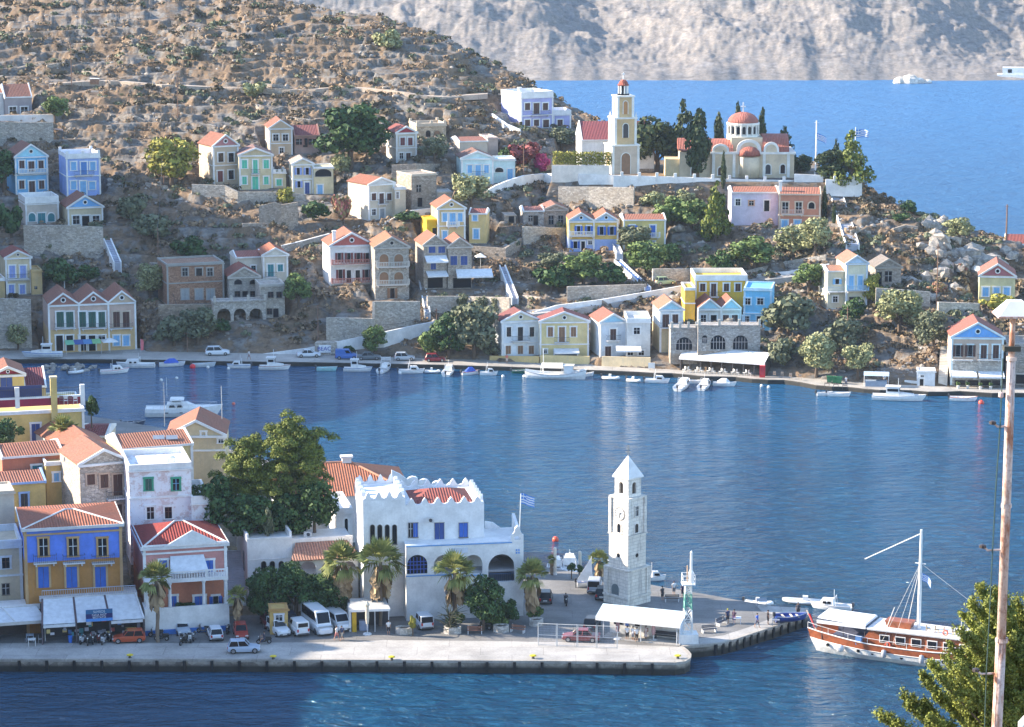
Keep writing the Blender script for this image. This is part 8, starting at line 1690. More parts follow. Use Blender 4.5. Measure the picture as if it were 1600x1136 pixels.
# pink house porch
h = PINK; f = h['f']; pr_ = thing('porch', f.p, f.yaw, 'white columned porch with a balcony and sloping white awning on the pink house', 'porch'); y_ = -2.6
u0, u1, v0, v1 = f.rect(227, 357, 905, 948, 2.6); MB().box(u0, u1, y_, -.15, v1-.35, v1).build('balcony_floor', WR, pr_)
for x in (231, 266, 319, 353): u = f.uv(x, 930, 2.6)[0]; MB().lathe([(.26,v0-.2),(.2,v0+.1),(.17,v1-.7),(.26,v1-.5),(.26,v1-.353)], (u, y_+.3, 0), 10).build('column', WR, pr_)
ub = f.uv(264, 900, 2.6)[0]; m = MB(); m.box(ub, u1, y_, y_+.14, v1+.85, v1+1.0); m.box(ub, u1, y_, y_+.1, v1+.003, v1+.12); m.build('balustrade_rail', WR, pr_)
[MB().lathe([(.05,0),(.08,.25),(.05,.5),(.06,.72)], (ub+(u1-ub)*(i+.5)/22, y_+.07, v1+.12), 6).build('baluster', WR, pr_) for i in range(22)]; [MB().box(x-.14, x+.14, y_-.03, y_+.2, v1+.003, v1+1.1).build('balustrade_post', WR, pr_) for x in (ub, (ub+u1)/2+.9, u1-.15)]
a, b, c, d = f.rect(262, 322, 864, 888); m = MB(); m.hexa([(a,-2.2,c-.05),(b,-2.2,c-.05),(b-.3,-.15,d-.3),(a+.3,-.15,d-.3)], [(a,-2.2,c),(b,-2.2,c),(b-.3,-.15,d-.24),(a+.3,-.15,d-.24)]); m.build('awning', AWN, pr_); m = MB(); [m.tube([(x,-2.15,c),(x,-2.15,v1)], .025, 4) for x in (a+.2, b-.2)]; m.build('awning_pole', POST, pr_)
u0, u1, v0, v1 = f.rect(226, 358, 947, 978, 2.9); MB().box(u0, u1, -3.1, -2.8, .62, v1).build('porch_wall', WR, pr_); MB().box(u0, u1, -3.13, -2.77, 0, .617).build('blue_base', plain((.05,.20,.58), .8), pr_); MB().box(u0, u0+.3, -2.797, 0, 0, v1).box(u1-.3, u1, -2.797, 0, 0, v1).build('side_wall', WR, pr_); MB().box(u0+.3, u1-.3, -2.797, -.1, 0, v0+v1*.0+.8).build('porch_floor', WR, pr_)
gp = MB()._pr([(f.uv(256,850)[0], h['ve']+.1), (f.uv(344,850)[0], h['ve']+.1), (f.uv(300,850)[0], f.uv(300,827)[1])], -.5, -.3).build('pediment', plaster(WHITE), h['root'] if 'root' in h else pr_)
# stairs between the pink house and the annex
stairs('broad white stone stairs climbing between the pink house and the white annex', 366, 972, 361, 872, 40, 34, plaster((.58,.60,.66)), Z0=NZ-1.2, Z1=6.6, side=False); stairs('upper flight of the white stairs below the umbrella pine', 360, 870, 340, 800, 34, 22, plaster((.52,.54,.60)), D0=329, D1=343, side=False)
# kiosk, booth, shelter
f = Fac(576, 988, Z=NZ, phi=4); kk = thing('kiosk', f.p, f.yaw, 'kiosk with a flat pale awning and a yellow cabinet in front of the battlement tower', 'kiosk'); u0, u1, v0, v1 = f.rect(546, 610, 952, 988)
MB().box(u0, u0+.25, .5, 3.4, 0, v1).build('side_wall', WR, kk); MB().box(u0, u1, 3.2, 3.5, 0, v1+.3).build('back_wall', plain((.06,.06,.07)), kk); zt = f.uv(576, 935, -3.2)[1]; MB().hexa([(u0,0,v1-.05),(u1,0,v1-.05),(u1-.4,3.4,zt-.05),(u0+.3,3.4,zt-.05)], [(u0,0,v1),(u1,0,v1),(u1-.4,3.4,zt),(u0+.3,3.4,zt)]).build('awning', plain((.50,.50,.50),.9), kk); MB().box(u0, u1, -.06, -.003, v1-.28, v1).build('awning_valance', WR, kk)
MB().box(u0+.35, u0+.85, .3, 1.0, 0, v1-.35).build('yellow_cabinet', plain((.60,.36,.02)), kk); MB().box(u0+1.2, u0+2.3, .8, 1.5, 0, 1.2).build('ice_cream_freezer', plain((.25,.3,.42)), kk); [MB().box(x-.05,x+.05,.05,.15,0,v1-.3).build('post', POST, kk) for x in (u1-.2, (u0+u1)/2+.6)]
H('small ochre booth with one double window under the dark trees', 422,450,991,952,None,(.52,.36,.16),'flat',Z=NZ,rows=[('w',961,970,10,(436,),'dk',(.6,.6,.62))],phi=4,dep=2.5,par=.08,pil=False,found=0,trim=(.48,.30,.14),name='booth',cat='booth')
a = atZ(945, 996, NZ); b = atZ(1062, 1008, NZ); hd = math.atan2((b-a).y, (b-a).x); L = (b-a).length; sh = thing('harbour_shelter', a, hd, 'long white waiting shelter with a pale blue sloping roof by the beacon', 'shelter')
MB().box(0, L, 1.9, 2.05, 0, 2.75).build('back_wall', plain((.76,.75,.72)), sh); MB().box(L-.12, L, .1, 1.9, 0, 2.6).build('end_wall', plain((.6,.66,.74)), sh); MB().box(-.2, L+.1, -.3, 2.1, -.05, .12).build('plinth', conc('apron_concrete'), sh)
MB().hexa([(-.9,-.75,2.62),(L+.3,-.75,2.62),(L+.1,2.6,3.25),(-1.1,2.6,3.25)], [(-.9,-.75,2.70),(L+.3,-.75,2.70),(L+.1,2.6,3.35),(-1.1,2.6,3.35)]).build('roof', plain((.56,.68,.74), .5), sh); MB().hexa([(-.9,-.85,2.25),(L+.3,-.85,2.25),(L+.3,-.76,2.25),(-.9,-.76,2.25)], [(-.9,-.85,2.68),(L+.3,-.85,2.68),(L+.3,-.76,2.68),(-.9,-.76,2.68)]).build('fascia', plain((.74,.74,.72)), sh)
for x, w_ in ((.5,1.1),(3.1,.6)): MB().box(x, x+w_, 1.86, 1.897, 1.2, 2.3).build('window', glass(), sh)
MB().box(1.9, 2.35, 1.85, 1.897, 1.1, 2.3).build('blue_poster', plain((.03,.09,.35)), sh); [MB().box(x-.05,x+.05,-.6,-.5,.12,2.25).build('post', POST, sh) for x in (0, L*.5, L-.2)]
m = MB(); m.box(L-3.6, L-.4, 1.2, 1.6, .5, .56); m.box(L-3.6, L-.4, 1.62, 1.68, .62, 1.0); [m.box(x, x+.08, 1.2, 1.6, .12, .5) for x in (L-3.4, L-.7)]; tag(m.build('bench', plain((.04,.04,.05)), loc=a, rz=hd), 'long black bench inside the harbour shelter', 'bench')
# beacon
r = furn('beacon_tower','small white and green lattice beacon tower on a white block','beacon',1076,1007,head=8); s=1
MB().box(-1.15,1.15,0,1.9,-.05,1.15).build('plinth', W_, r); bands = [(1.15,4.0,(.75,.75,.73)),(4.0,5.9,(.10,.34,.27)),(5.9,7.0,(.75,.75,.73))]
for z0, z1, c in bands:
 m = MB(); w0 = .55-.03*z0; w1 = .55-.03*z1; cy = .95
 for sx in (-1,1):
  for sy in (-1,1): m.tube([(sx*w0,cy+sy*w0,z0+.002),(sx*w1,cy+sy*w1,z1)], .07, 5)
 n = 2
 for k in range(n):
  za, zb = z0+(z1-z0)*k/n, z0+(z1-z0)*(k+1)/n; wa, wb = .55-.03*za, .55-.03*zb
  for sy in (-1,1): m.tube([(-wa,cy+sy*wa,za),(wb,cy+sy*wb,zb)], .04, 4); m.tube([(wa,cy+sy*wa,za),(-wb,cy+sy*wb,zb)], .04, 4); m.tube([(sy*wa,cy-wa,za),(sy*wb,cy+wb,zb)], .04, 4); m.tube([(-wb,cy+sy*wb,zb),(wb,cy+sy*wb,zb)], .04, 4)
 m.build('lattice_section', plain(c, .5), r)
MB().box(-.75,.75,.2,1.7,7.0,7.15).build('platform', W_, r); m = MB(); [m.tube([(x,y,7.15),(x,y,8.2)], .03, 4) for x in (-.7,0,.7) for y in (.25,1.65)]; [m.tube([(-.7,y,z),(.7,y,z)], .03, 4) for y in (.25,1.65) for z in (7.7,8.2)]; [m.tube([(x,.25,z),(x,1.65,z)], .03, 4) for x in (-.7,.7) for z in (7.7,8.2)]; m.build('railing', W_, r)
MB().lathe([(.28,7.15),(.28,8.4),(.16,8.7),(.15,10.6),(.18,10.7),(.02,11.0)], (.35,1.1,0), 10).build('light_mast', W_, r); MB().tube([(-.15,.8,7.15),(-.15,.8,9.3)], .08, 6).build('lamp_post', plain((.6,.4,.25)), r)
# metal fence panels
a = atZ(840, 1012, NZ);
for i, (x0, x1) in enumerate(((840,870),(870,902),(902,932),(932,965))):
 p0, p1 = atZ(x0, 1009+i*1.3, NZ), atZ(x1, 1009+(i+1)*1.3, NZ); L = (p1-p0).length; r = thing('fence_panel', p0, math.atan2((p1-p0).y, (p1-p0).x), ['leftmost tall wire fence panel on the quay','second wire fence panel from the left, in front of the square','wire fence panel in front of the dark red car','wire fence panel ending at the shelter'][i], 'fence', 'wire fence panels on the quay')
 m = MB(); [m.tube([(x,0,-.02),(x,0,2.75)], .045, 5) for x in (.06, L-.06)]; [m.tube([(.06,0,z),(L-.06,0,z)], .03, 4) for z in (.15,1.35,2.7)]; m.build('frame', plain((.62,.62,.60), .4), r); m = MB(); [m.tube([(L*k/14,0,.15),(L*k/14,0,2.7)], .006, 3, False) for k in range(1,14)]; [m.tube([(.06,0,.15+.28*k),(L-.06,0,.15+.28*k)], .006, 3, False) for k in range(1,9)]; m.build('wire_mesh', POST, r)
# bollards, planters, benches
for i, (x, y) in enumerate(((203,1028),(427,1030),(612,1031),(833,1029),(1059,1029))):
 r = furn('mooring_bollard', ['yellow bollard in front of the orange red hatchback','yellow bollard right of the silver blue hatchback','yellow bollard in front of the kiosk','small yellow bollard left of the fence panels','yellow bollard on the rounded end of the quay'][i], 'bollard', x, y, group='yellow mooring bollards'); r.scale = (.72,.72,.72); MB().lathe([(.30,-.05),(.24,.1),(.2,.35)],n=10).build('base', plain((.05,.05,.05)), r); MB().lathe([(.2,.353),(.42,.42),(.45,.55),(.3,.64),(.02,.66)],n=12,sx=1.25).build('head', plain((.72,.55,.03), .6), r)
for i, (x, y, w_) in enumerate(((631,993,1.05),(707,992,1.1),(783,990,1.0),(838,980,.9))):
 r = furn('stone_planter', ['low stone planter in front of the white estate car','stone planter holding the middle fan palm','empty stone planter between the two benches','pale stone planter at the foot of the corner palm'][i], 'planter', x, y, group='stone planters'); MB().loft([[(w_*k*math.cos(a_), .9+.8*k*math.sin(a_), z) for a_ in [R(22.5+45*j) for j in range(8)]] for z, k in ((-.05,1.02),(.8,1.0),(.8,.82),(.55,.80))]).build('planter_wall', stone((.52,.50,.47),3,'stone_planter'), r); MB().loft([[(w_*.8*math.cos(a_), .9+.64*math.sin(a_), z) for a_ in [R(22.5+45*j) for j in range(8)]] for z in (.3,.6)]).build('soil', plain((.10,.07,.05),.9), r)
def bench(px, py, label, head=0, col=(.28,.12,.07), Z=NZ, D=None):
 r = furn('bench', label, 'bench', px, py, Z, head, None, D); m = MB(); [m.box(-.9,.9,-.3+.16*k,-.18+.16*k,.42,.46) for k in range(3)]; m.build('seat', plain(col), r); m = MB(); [m.box(-.9,.9,.2,.24,.55+.17*k,.67+.17*k) for k in range(2)]; m.build('backrest', plain(col), r); [MB().box(x-.05,x+.05,-.3,.28,0,.42).box(x-.05,x+.05,.24,.29,.42,.9).build('leg', plain((.6,.6,.6)), r) for x in (-.8,.8)]
bench(742,990,'brown wooden bench with pale legs right of the planter palm'); bench(809,988,'brown slanting bench right of the empty stone planter',-25); bench(1108,988,'lonely dark bench in the middle of the pier',20,(.05,.06,.09)); bench(1127,976,'dark bench beside the pier table',60,(.05,.06,.09)); bench(1050,940,'dark bench behind the clock tower with people',5,(.10,.08,.07)); bench(603,565,'white bench between the parked cars on the far quay',0,(.62,.65,.68),QZ)
table(1152,974,(.6,.64,.7),'small pale table on the pier by two people'); table(1212,977,(.25,.27,.32),'low table near the pier edge'); table(1190,946,(.2,.22,.26),'thin table at the outer end of the pier',w_=.6)
def folded_parasol(px, py, hpx, label, col, Z=NZ):
 r = furn('folded_parasol', label, 'parasol', px, py, Z); hm_ = hpx/scale_at(atZ(px,py,Z))/cP; MB().tube([(0,0,0),(0,0,hm_)], .05, 6).build('pole', W_, r); MB().lathe([(.16,hm_*.32),(.26,hm_*.5),(.22,hm_*.85),(.34,hm_*.9),(.02,hm_*1.02)],n=8).build('canopy', plain(col,.9), r); MB().lathe([(.55,0),(.5,.12),(.1,.16)],n=8).build('base', WR, r)
folded_parasol(574,991,52,'folded beige parasol in front of the kiosk',(.58,.52,.42)); folded_parasol(1021,1001,30,'folded red striped parasol at the shelter',(.55,.35,.36)); folded_parasol(965,998,36,'folded dark striped parasol at the left of the shelter',(.35,.2,.22)); folded_parasol(1173,551,14,'folded cream parasol on the arched terrace',(.7,.66,.55),QZ+2)
r = furn('street_lamp','black street lamp with two lanterns in front of the white wall','street lamp',708,986); MB().tube([(0,0,0),(0,0,5.6)], [.09,.05], 6).build('post', plain((.02,.025,.03)), r); MB().tube([(-.75,0,5.2),(0,0,5.4),(.75,0,5.2)], .035, 5).build('arm', plain((.02,.025,.03)), r); [MB().lathe([(.06,-.1),(.2,.1),(.24,.45),(.05,.65)], (x,0,4.5), 6).build('lantern', plain((.08,.09,.11),.3), r) for x in (-.75,.75)]
for i, (x, y, t_) in enumerate(((808,882,858),(867,886,854),(906,890,860))):
 r = furn('lamp_column', ['left pale round topped column behind the square','middle pale round topped column near the orange buoy','right pale round topped column behind the potted trees'][i], 'column', x, y, D=333, group='pale columns behind the square'); hh = (y-t_)/scale_at(atD(x,y,333)); MB().lathe([(.24,-2),(.22,hh-.3),(.2,hh-.1),(.05,hh)],n=10).build('column', plain((.66,.62,.54)), r); MB().lathe([(.3,-1.99),(.3,-.7)],n=10).build('base', WR, r)
def pole(px, yb, yt, label, D=None, Z=None, w_=.11, col=(.22,.13,.09), arm=True, name='utility_pole', cat='pole', group='utility poles of the hillside'):
 p = atZ(px,yb,Z) if Z is not None else (atD(px,yb,D) if D else hitg(px,yb)); hh = (yb-yt)/scale_at(p)/cP; r = thing(name, p, -math.atan2(p.x,p.y), label, cat, group); MB().tube([(0,0,-1),(.03,0,hh*.5),(0,0,hh)], [w_*1.2,w_,w_*.8], 6).build('post', plain(col,.9), r)
 if arm: MB().box(-.5,.5,-.05,.05,hh-.5,hh-.4).build('crossarm', plain(col,.9), r)
 return r, hh
for x, yb, yt, l in ((112,136,70,'tall pole beside the path at the upper left'),(278,187,118,'tall pole on the dry slope below the path'),(256,292,222,'pole behind the yellow green fig tree'),(497,538,478,'pole above the beach sign'),(247,402,356,'pole on the shaded rocks above the brick house'),(818,288,226,'pole beside the bougainvillea terrace'),(1323,545,480,'pole among the bushes below the tall pale house'),(1463,480,382,'tall pole in front of the white boulders'),(293,556,520,'short pole on the quay by the dusty tree'),(548,310,290,'thin pole by the cream house'),(682,520,482,'pole above the quayside grove')): pole(x, yb, yt, l)
pole(1572,372,320,'dark pole on the shore beyond the headland',D=596,w_=.2)
pole(257,655,597,'thin grey pole in front of the yacht stern',D=362,arm=False,w_=.05,col=(.4,.42,.45),group=None); pole(347,672,603,'thin pole with a red flag beside the beige gabled house',D=358,arm=False,w_=.06,col=(.55,.55,.55),group=None)
r, hh = pole(1274,282,190,'white flag mast with a yard on the churchyard wall',D=556,w_=.2,col=(.74,.74,.76),name='flag_mast',cat='flag mast',group=None); flag(r,.15,0,hh-2.6,2.0,1.4,2,.5)
r, hh = pole(1335,284,200,'flagpole with a large striped flag rising behind the yellow topped conifer',D=560,w_=.12,col=(.74,.74,.76),arm=False,name='flag_mast',cat='flag mast',group=None); flag(r,.1,0,hh-.4,2.7,1.7,4,.05)
# roof items
def dish(px, py, D, label): p = atD(px, py, D); r = thing('satellite_dish', p, R(-25), label, 'satellite dish'); MB().lathe([(.02,0),(.3,.05),(.55,.18),(.54,.2),(.3,.08),(.02,.03)],n=12).build('dish', W_, r).rotation_euler = (R(65),0,0); MB().tube([(0,.05,-.9),(0,.05,0)], .03, 4).build('mount', POST, r)
dish(101,705,337,'white satellite dish above the palm by the tiled gables'); dish(20,842,316,'satellite dish on the side of the blue house'); dish(1448,432,529,'satellite dish left of the maroon pediment house') if False else dish(1527,420,hitg(1530,474).y+1,'satellite dish on the left wall of the maroon pediment house')
p = atD(265, 727, 323); r = thing('water_tank', p, 0, 'white cylindrical water tank on the roof of the peeling house', 'water tank'); MB().lathe([(.5,0),(.55,.1),(.55,1.0),(.3,1.2),(.1,1.25)],n=12,sx=1.5).build('tank', W_, r)
for i in range(4):
 x = 205+i*20.5+(2 if i > 1 else 0); p = atD(x, 689, 337.2); o = MB().hexa([(-.75,-.45,-.06),(.75,-.45,-.06),(.75,.45,.26),(-.75,.45,.26)], [(-.75,-.45,.0),(.75,-.45,.0),(.75,.45,.32),(-.75,.45,.32)]).build('solar_panel', plain((.22,.26,.32) if i != 1 else (.62,.66,.70), .15), loc=p+Vector((0,0,.35)), rz=R(10)); tag(o, ['leftmost grey solar panel on the tiled roof','second, almost white solar panel on the tiled roof','third grey solar panel on the tiled roof','rightmost grey solar panel on the tiled roof'][i], 'solar panel', 'solar panels on the yellow house roof')
def acunit(px, py, D, label): p = atD(px, py, D); r = thing('air_conditioner', p, R(-3), label, 'air conditioner'); MB().box(-.45,.45,-.35,0,-.3,.3).build('casing', plain((.6,.6,.6)), r); MB().disc((.1,0), .22, -.375, -.353, 12).build('fan_grille', plain((.06,.06,.07)), r)
acunit(672,812,MU_D-.1 if 'MU_D' in globals() else 314.3,'grey air conditioner high on the white wall between two shutters'); acunit(481,834,321,'white air conditioner on the roof of the tiled porch wing'); acunit(106,717,329,'white air conditioner by the terracotta roof')
# rear roof terrace items of the big yellow house
f = Fac(36, 690, D=352, phi=4); rt_ = thing('terrace_balustrade', f.p + Vector((0,0,.0)), f.yaw, 'white pillared roof terrace balustrade with maroon panels', 'balustrade'); a, b = f.uv(-60,640)[0], f.uv(133,640)[0]; z0, z1 = f.uv(36,637)[1], f.uv(36,622)[1]
MB().box(a, b, -.3, -.16, z0+.2, z1-.1).build('maroon_panel', plaster((.24,.03,.07)), rt_); MB().box(a, b, -.35, .1, z1-.1+.003, z1+.12).build('coping', plaster((.72,.76,.82)), rt_); [MB().box(x-.3,x+.3,-.38,.2,z0,z1+1.5).build('post', plaster((.72,.76,.82)), rt_) for x in (f.uv(27,630)[0], f.uv(129,630)[0])]
m = MB(); m.box(a, b, -.05, 0, z1+1.15, z1+1.2); [m.box(a+(b-a)*i/60-.015, a+(b-a)*i/60+.015, -.04, -.01, z1+.12, z1+1.15) for i in range(61)]; m.build('railing', plain((.06,.06,.07)), rt_); MB().box(a, f.uv(66,610)[0], .3, .38, z1+.1, z1+1.6).build('navy_screen', plain((.03,.05,.16)), rt_)
cc = f.uv(83,590); MB().box(cc[0]-.42, cc[0]+.42, -.5, .35, z0-2.5, cc[1]).build('tall_chimney', plaster((.52,.44,.22)), rt_); MB().box(cc[0]-.5, cc[0]+.5, -.58, .42, cc[1]+.003, cc[1]+.2).build('chimney_cap', plaster((.6,.55,.4)), rt_)
for i, x in enumerate((96,103,110,118)): chair(x, 632, (.66,.64,.62) if i % 2 else (.2,.1,.1), ['leftmost','second','third','rightmost'][i]+' chair on the roof terrace of the big yellow house', 'roof terrace chairs', D=352.6+.0*i, s=1.2)
# far quay furniture
def parasol(px, py, wpx, label, col=(.74,.74,.72), Z=QZ, D=None, g=None):
 r = furn('parasol', label, 'parasol', px, py, Z, 10, g, D); w_ = wpx/2/scale_at(atZ(px,py,Z) if D is None else atD(px,py,D)); MB().tube([(0,0,0),(0,0,2.6)], .04, 5).build('pole', W_, r); MB().lathe([(w_,2.15),(w_*.5,2.5),(.03,2.85)],n=4 if wpx > 20 else 8).build('canopy', plain(col,.9), r)
parasol(86,549,29,'white square parasol left of the restaurant entrance'); parasol(172,551,34,'cream square parasol right of the restaurant entrance'); q = hitg(117,352)
parasol(118,352,14,'left white parasol on the terrace below the blue pediment',D=q.y-.2,g='terrace parasols'); parasol(141,354,16,'right white parasol on the terrace below the blue pediment',D=q.y-.2,g='terrace parasols'); parasol(751,418,24,'white parasol on the terrace right of the twin gabled house',D=hitg(751,420).y)
f = Fac(124, 553, Z=QZ, phi=6); cn = thing('canopy', f.p, f.yaw, 'green and blue awning strip over the restaurant terrace', 'awning'); u0, u1, v0, v1 = f.rect(102,158,532,553)
for i in range(4): a, b = u0+(u1-u0)*i/4, u0+(u1-u0)*(i+1)/4-.05; MB().hexa([(a,-1.2,v1-.5),(b,-1.2,v1-.5),(b,1.2,v1-.05),(a,1.2,v1-.05)], [(a,-1.2,v1-.45),(b,-1.2,v1-.45),(b,1.2,v1),(a,1.2,v1)]).build('canvas_panel', plain([(.2,.5,.3),(.06,.12,.35),(.10,.25,.5),(.25,.52,.25)][i],.8), cn)
m = MB(); [m.tube([(x,-1.1,0),(x,-1.1,v1-.5)], .04, 4) for x in (u0+.1,(u0+u1)/2,u1-.1)]; m.build('post', POST, cn)
f = Fac(220, 551, Z=QZ, phi=0); bn = thing('feather_flag', f.p, f.yaw, 'tall narrow red and pink advertising flag beside the restaurant', 'flag'); MB().tube([(0,0,0),(0,0,2.6)], .03, 4).build('pole', POST, bn); MB()._pr([(0,.4),(.5,.5),(.62,2.0),(.35,2.5),(0,2.6)], -.02, .02).build('banner', plain((.65,.15,.18)), bn)
f = Fac(113, 443, D=hitg(113,446).y-.5, phi=6); pg_ = thing('pergola', f.p, f.yaw, 'small white pergola on the dark slope above the long restaurant house', 'pergola'); u0, u1, v0, v1 = f.rect(98,130,429,443); m = MB(); m.box(u0,u1,-.1,.1,v1-.2,v1); m.box(u0,u1,2.0,2.2,v1-.2,v1); m.build('beam', W_, pg_); [MB().box(x-.1,x+.1,y-.1,y+.1,-2,v1-.203).build('post', W_, pg_) for x in (u0+.3,(u0+u1)/2,u1-.3) for y in (0,2.1)]; m = MB(); [m.box(x-.05,x+.05,-.3,2.4,v1+.003,v1+.12) for x in np.linspace(u0+.1,u1-.1,9)]; m.build('rafters', W_, pg_)
# long restaurant
f = Fac(1130, 582, Z=QZ, phi=0); p0 = atZ(1062, 578.5, QZ); p1 = atZ(1196, 588, QZ); L = (p1-p0).length; r = thing('quay_restaurant', p0, math.atan2((p1-p0).y,(p1-p0).x), 'long quay restaurant with a dark open front under a ribbed white awning', 'restaurant')
zt = 2.45; [MB().hexa([(L*i/4+.04,-.5,zt),(L*(i+1)/4-.04,-.5,zt),(L*(i+1)/4-.04,3.0,zt+1.3),(L*i/4+.04,3.0,zt+1.3)], [(L*i/4+.04,-.5,zt+.07),(L*(i+1)/4-.04,-.5,zt+.07),(L*(i+1)/4-.04,3.0,zt+1.37),(L*i/4+.04,3.0,zt+1.37)]).build('awning_bay', plain((.74,.74,.73),.85), r) for i in range(4)]
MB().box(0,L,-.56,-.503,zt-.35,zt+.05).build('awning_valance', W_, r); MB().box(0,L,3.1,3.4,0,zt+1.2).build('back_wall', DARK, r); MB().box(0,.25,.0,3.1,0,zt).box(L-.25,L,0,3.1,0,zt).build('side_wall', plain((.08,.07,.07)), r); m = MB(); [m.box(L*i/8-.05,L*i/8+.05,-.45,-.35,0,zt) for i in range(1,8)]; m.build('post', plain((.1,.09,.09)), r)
[chair(1069+i*8.2+(i//2)*2.5, 581.5+i*.52, (.66,.66,.64), '%s pale chair of the row in front of the long quay restaurant' % w2, 'restaurant chairs', Z=QZ, s=1.15, head=(-60,60)[i%2]) for i, w2 in enumerate(['first','second','third','fourth','fifth','sixth','seventh','eighth','ninth','tenth','eleventh','twelfth'])]
r = furn('drinks_cabinet','red drinks cabinet at the right end of the long quay restaurant','cabinet',1191,590,QZ); MB().box(-.5,.5,0,.7,0,2.1).build('cabinet_body', plain((.60,.02,.03),.4), r); MB().box(-.38,.38,-.03,-.003,.5,1.8).build('door_panel', plain((.5,.05,.06),.2), r)
r = furn('menu_stand','white menu stand beside the beige terrace wall','stand',1018,578,QZ); MB().box(-.6,.6,0,.1,.3,1.3).build('board', W_, r); MB().box(-.5,-.4,-.1,.3,0,.3).box(.4,.5,-.1,.3,0,.3).build('feet', POST, r)
for i, x in enumerate((1296,1304,1311)): r = furn('wheeled_bin', ['left','middle','right'][i]+' green wheeled bin under the quay olive tree', 'bin', x, 598.5+i*.6, QZ, group='green bins'); MB().loft([[(x_*k,y_*k,z) for x_,y_ in ((-.5,-.4),(.5,-.4),(.5,.4),(-.5,.4))] for z,k in ((.15,.8),(1.15,1))]).build('bin_body', plain((.02,.16,.07),.5), r); MB().box(-.55,.55,-.45,.45,1.153,1.25).build('lid', plain((.02,.14,.06),.5), r); [MB().disc((q,.12),.12,-.45,-.38,8).build('wheel', TYRE, r) for q in (-.4,.4)]
p = atZ(1369, 603, QZ); r = thing('market_stall', p, -.13, 'low stall under a curved pale blue cover among the quay trees', 'stall'); S = [[(x,-1.2+2.4*k/8,2.0+.55*math.sin(math.pi*k/8)) for k in range(9)] for x in (-2.2,2.2)]; MB().loft(S).build('curved_cover', plain((.45,.58,.72),.6), r); m = MB(); [m.tube([(x,y,0),(x,y,2.0)], .05, 4) for x in (-2.1,2.1) for y in (-1.1,1.1)]; m.build('post', POST, r); MB().box(-1.9,1.9,-.8,.6,0,1.0).build('counter', plain((.25,.32,.42)), r)
H('small white hut with a flat roof on the right quay', 1433,1461,604,580,None,(.66,.70,.74),'flat',rows=[('w',586,589,4,(1441,)),('D',592,603,5,(1440,))],phi=2,dep=3,par=.15,pil=False,found=1,name='quay_hut',cat='hut')
wall_strip('low white quay wall in front of the small hut', [(1413,600,607),(1458,602,609)], W_, th=.3, name='white_wall')
stairs('steep pale stairs beside the blue pediment house', 1473, 601, 1476, 552, 14, 20, plaster((.62,.58,.52)), side=False)
for i in range(3): table(1292+i*14, 605+i*1.6, (.12,.10,.09), ['left','middle','right'][i]+' dark table at the quay edge near the green bins', 'quay tables', QZ)
for i, (x, y) in enumerate(((1210,589),(1222,590),(1235,592),(1250,594))): chair(x, y, (.5,.36,.26), ['leftmost','second','third','rightmost'][i]+' wooden chair right of the red drinks cabinet', 'wooden quay chairs', QZ, s=1.1)
for i, (x, y) in enumerate(((1497,607),(1512,607),(1532,608),(1548,608))): r = furn('flower_pot', ['leftmost','second','third','rightmost'][i]+' potted plant before the blue pediment house', 'potted plant', x, y, QZ, group='potted plants on the right quay'); MB().lathe([(.2,0),(.32,.5),(.3,.52)],n=8).build('pot', plain((.6,.6,.58)), r); o = bpy.data.objects.new('foliage', crown('bush','green',0)); COL.objects.link(o); o.parent = r; o.scale = (.5,.5,.5); o.location = (0,0,.8)
# wires over the hill and wooden beams
for i, (pa, pb, l) in enumerate((((70,209),(85,222),'pinkish wooden beams lying against the left stone wall'),)): a, b = hitg(*pa), hitg(*pb); o = thing('wooden_beam', a, 0, l, 'beam'); MB().hexa([(-5,-.2,1.6),(4,-.2,.2),(4,.2,.2),(-5,.2,1.6)], [(-5,-.2,1.9),(4,-.2,.5),(4,.2,.5),(-5,.2,1.9)]).build('beam', plain((.5,.38,.36)), o)
p = hitg(148, 131); r = thing('brick_box', p, 0, 'small brick box standing beside the hillside path', 'box'); MB().box(-1,1,-.5,.5,-.3,.9).build('wall', stone((.36,.21,.14),3.4,'brickwork'), r); MB().box(-1.1,1.1,-.6,.6,.903,1.0).build('lid', WR, r)
# foreground pole, wire and wall
PD_ = 40.0; top_ = atD(1583, 488, PD_); RUST = None
m_, nt_, b_ = newmat('rusty_pole'); co_ = coords(nt_, rnd=False); mp_ = N(nt_, 'ShaderNodeMapping'); mp_.inputs['Scale'].default_value = (6, 6, 1.6); nt_.links.new(co_, mp_.inputs['Vector'])
cl_ = mix(nt_, ramp(nt_, noise(nt_, mp_.outputs[0], 1.0, 6, .7), [(.48, 0), (.62, 1)]), (.56,.44,.39), (.33,.14,.08)); cl_ = mix(nt_, ramp(nt_, noise(nt_, co_, 14, 5, .7), [(.5, 0), (.7, .7)]), cl_, (.14,.05,.03)); nt_.links.new(cl_, b_.inputs['Base Color']); b_.inputs['Roughness'].default_value = .8; RUST = m_
base_z = 82 - PD_*.43 - .6; r = thing('lamp_pole', (top_.x, PD_, base_z), 0, 'tall rusty foreground pole with a white metal lamp hood and side brackets', 'lamp pole'); Hp = top_.z - base_z
zp = lambda y: atD(1583, y, PD_).z - base_z
MB().tube([(-.02,0,-.3),(-.03,0,zp(1136)),(-.01,0,zp(1000))], [.10,.082,.080], 14).build('lower_tube', RUST, r, smooth=True); MB().tube([(-.01,0,zp(1000)+.002),(0,0,zp(700)),(0,0,zp(560))], [.070,.068,.062], 14).build('middle_tube', RUST, r, smooth=True); MB().tube([(0,0,zp(560)+.002),(0,0,Hp+.05)], [.052,.035], 12).build('upper_tube', RUST, r, smooth=True)
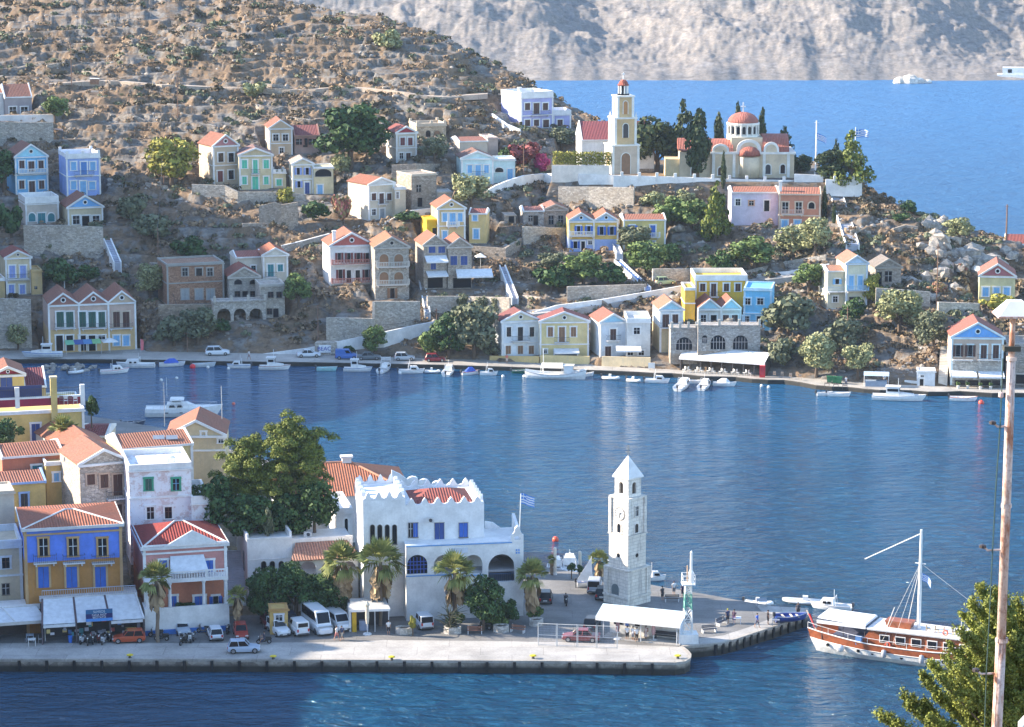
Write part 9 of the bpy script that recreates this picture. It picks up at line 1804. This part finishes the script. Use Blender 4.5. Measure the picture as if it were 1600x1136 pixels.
for y, rr in ((1000,.10),(790,.082),(560,.078)): MB().lathe([(rr,0),(rr,.06)], (0,0,zp(y)-.03), 14).build('collar', RUST, r)
m = MB(); w_ = .27; n0 = len(m.v); z = zp(490); m.v += [(-w_+.02,-w_,z),(w_+.1,-w_,z),(w_+.1,w_,z),(-w_+.02,w_,z),(-.08,-.1,z+.2),(.14,-.1,z+.2),(.14,.1,z+.2),(-.08,.1,z+.2)]; m.f += [(0,1,5,4),(1,2,6,5),(2,3,7,6),(3,0,4,7),(4,5,6,7),(0,3,2,1)]; m.build('lamp_hood', plain((.62,.62,.62),.5), r); MB().box(-w_,w_+.12,-w_-.02,w_+.02,z-.03,z-.003).build('hood_rim', RUST, r); MB().tube([(0,0,zp(505)),(.0,0,zp(490))], .05, 8).build('lamp_socket', RUST, r)
for y, xx in ((666,-.24),(859,-.33),(1052,-.37)):
 m = MB(); m.tube([(0,0,zp(y)),(xx+.06,-.03,zp(y))], .016, 6); m.tube([(xx+.06,-.03,zp(y)),(xx,-.03,zp(y)+.05)], .018, 6); b2 = m.build('bracket', RUST, r); MB().lathe([(.02,-.03),(.055,-.02),(.055,.02),(.02,.035)], (xx-.02,-.03,zp(y)+.06), 8).build('insulator', plain((.05,.04,.04),.4), b2)
MB().box(-.13,.12,-.09,.09,zp(548),zp(540)).build('clamp', plain((.05,.05,.04)), r)
pts = [(1567,560),(1563,660),(1556,760),(1551,857),(1546,960),(1541,1052),(1537,1180)]; w0 = thing('cable', (0,0,0), 0, 'thin dark green cable hanging down beside the rusty pole', 'cable'); q0 = atD(*pts[0], PD_); w0.location = q0; MB().tube([atD(x, y, PD_-.05)-q0 for x, y in pts], .010, 5).build('cable_strand', plain((.03,.07,.06),.6), w0); MB().lathe([(.01,-.05),(.04,-.03),(.04,.03),(.01,.05)], atD(1564,617,PD_-.05)-q0, 8).build('cable_joint', plain((.55,.4,.38)), w0)
a = atD(1596, 1131, 38); o = thing('garden_wall', a, 0, 'corner of a pale wall at the bottom right photo corner', 'wall'); MB()._pr([(0,-6),(.8,-6),(.8,.9),(0,-.05)], 0, .25).build('wall', plaster((.66,.64,.66)), o)
# overhead cables
def cable(a, b, sag, label): o = thing('overhead_cable', a, 0, label, 'cable'); MB().tube([a.lerp(b, t/10)-a+Vector((0,0,-sag*4*(t/10)*(1-t/10))) for t in range(11)], .035, 4).build('cable_strand', plain((.04,.04,.05)), o)
TP = lambda x, yb, yt: (lambda p: p+Vector((0,0,(yb-yt)/scale_at(p)/cP-.5)))(hitg(x, yb))
cable(TP(112,136,70), TP(278,187,118), 2.5, 'thin cable between the two poles on the dry slope'); cable(TP(278,187,118), TP(256,292,222), 2, 'thin cable from the dry slope pole down to the fig tree pole'); cable(TP(256,292,222), TP(247,402,356), 1.5, 'thin cable down the shaded rocks'); cable(TP(247,402,356), TP(293,556,520), 2, 'thin cable from the rocks down to the quay pole'); cable(TP(497,538,478), TP(682,520,482), 3, 'thin cable between the beach sign pole and the grove pole'); cable(TP(1463,480,382), TP(1323,545,480), 2.5, 'thin cable from the boulder pole to the bush pole')
for h in HOUSES: build_house(h)
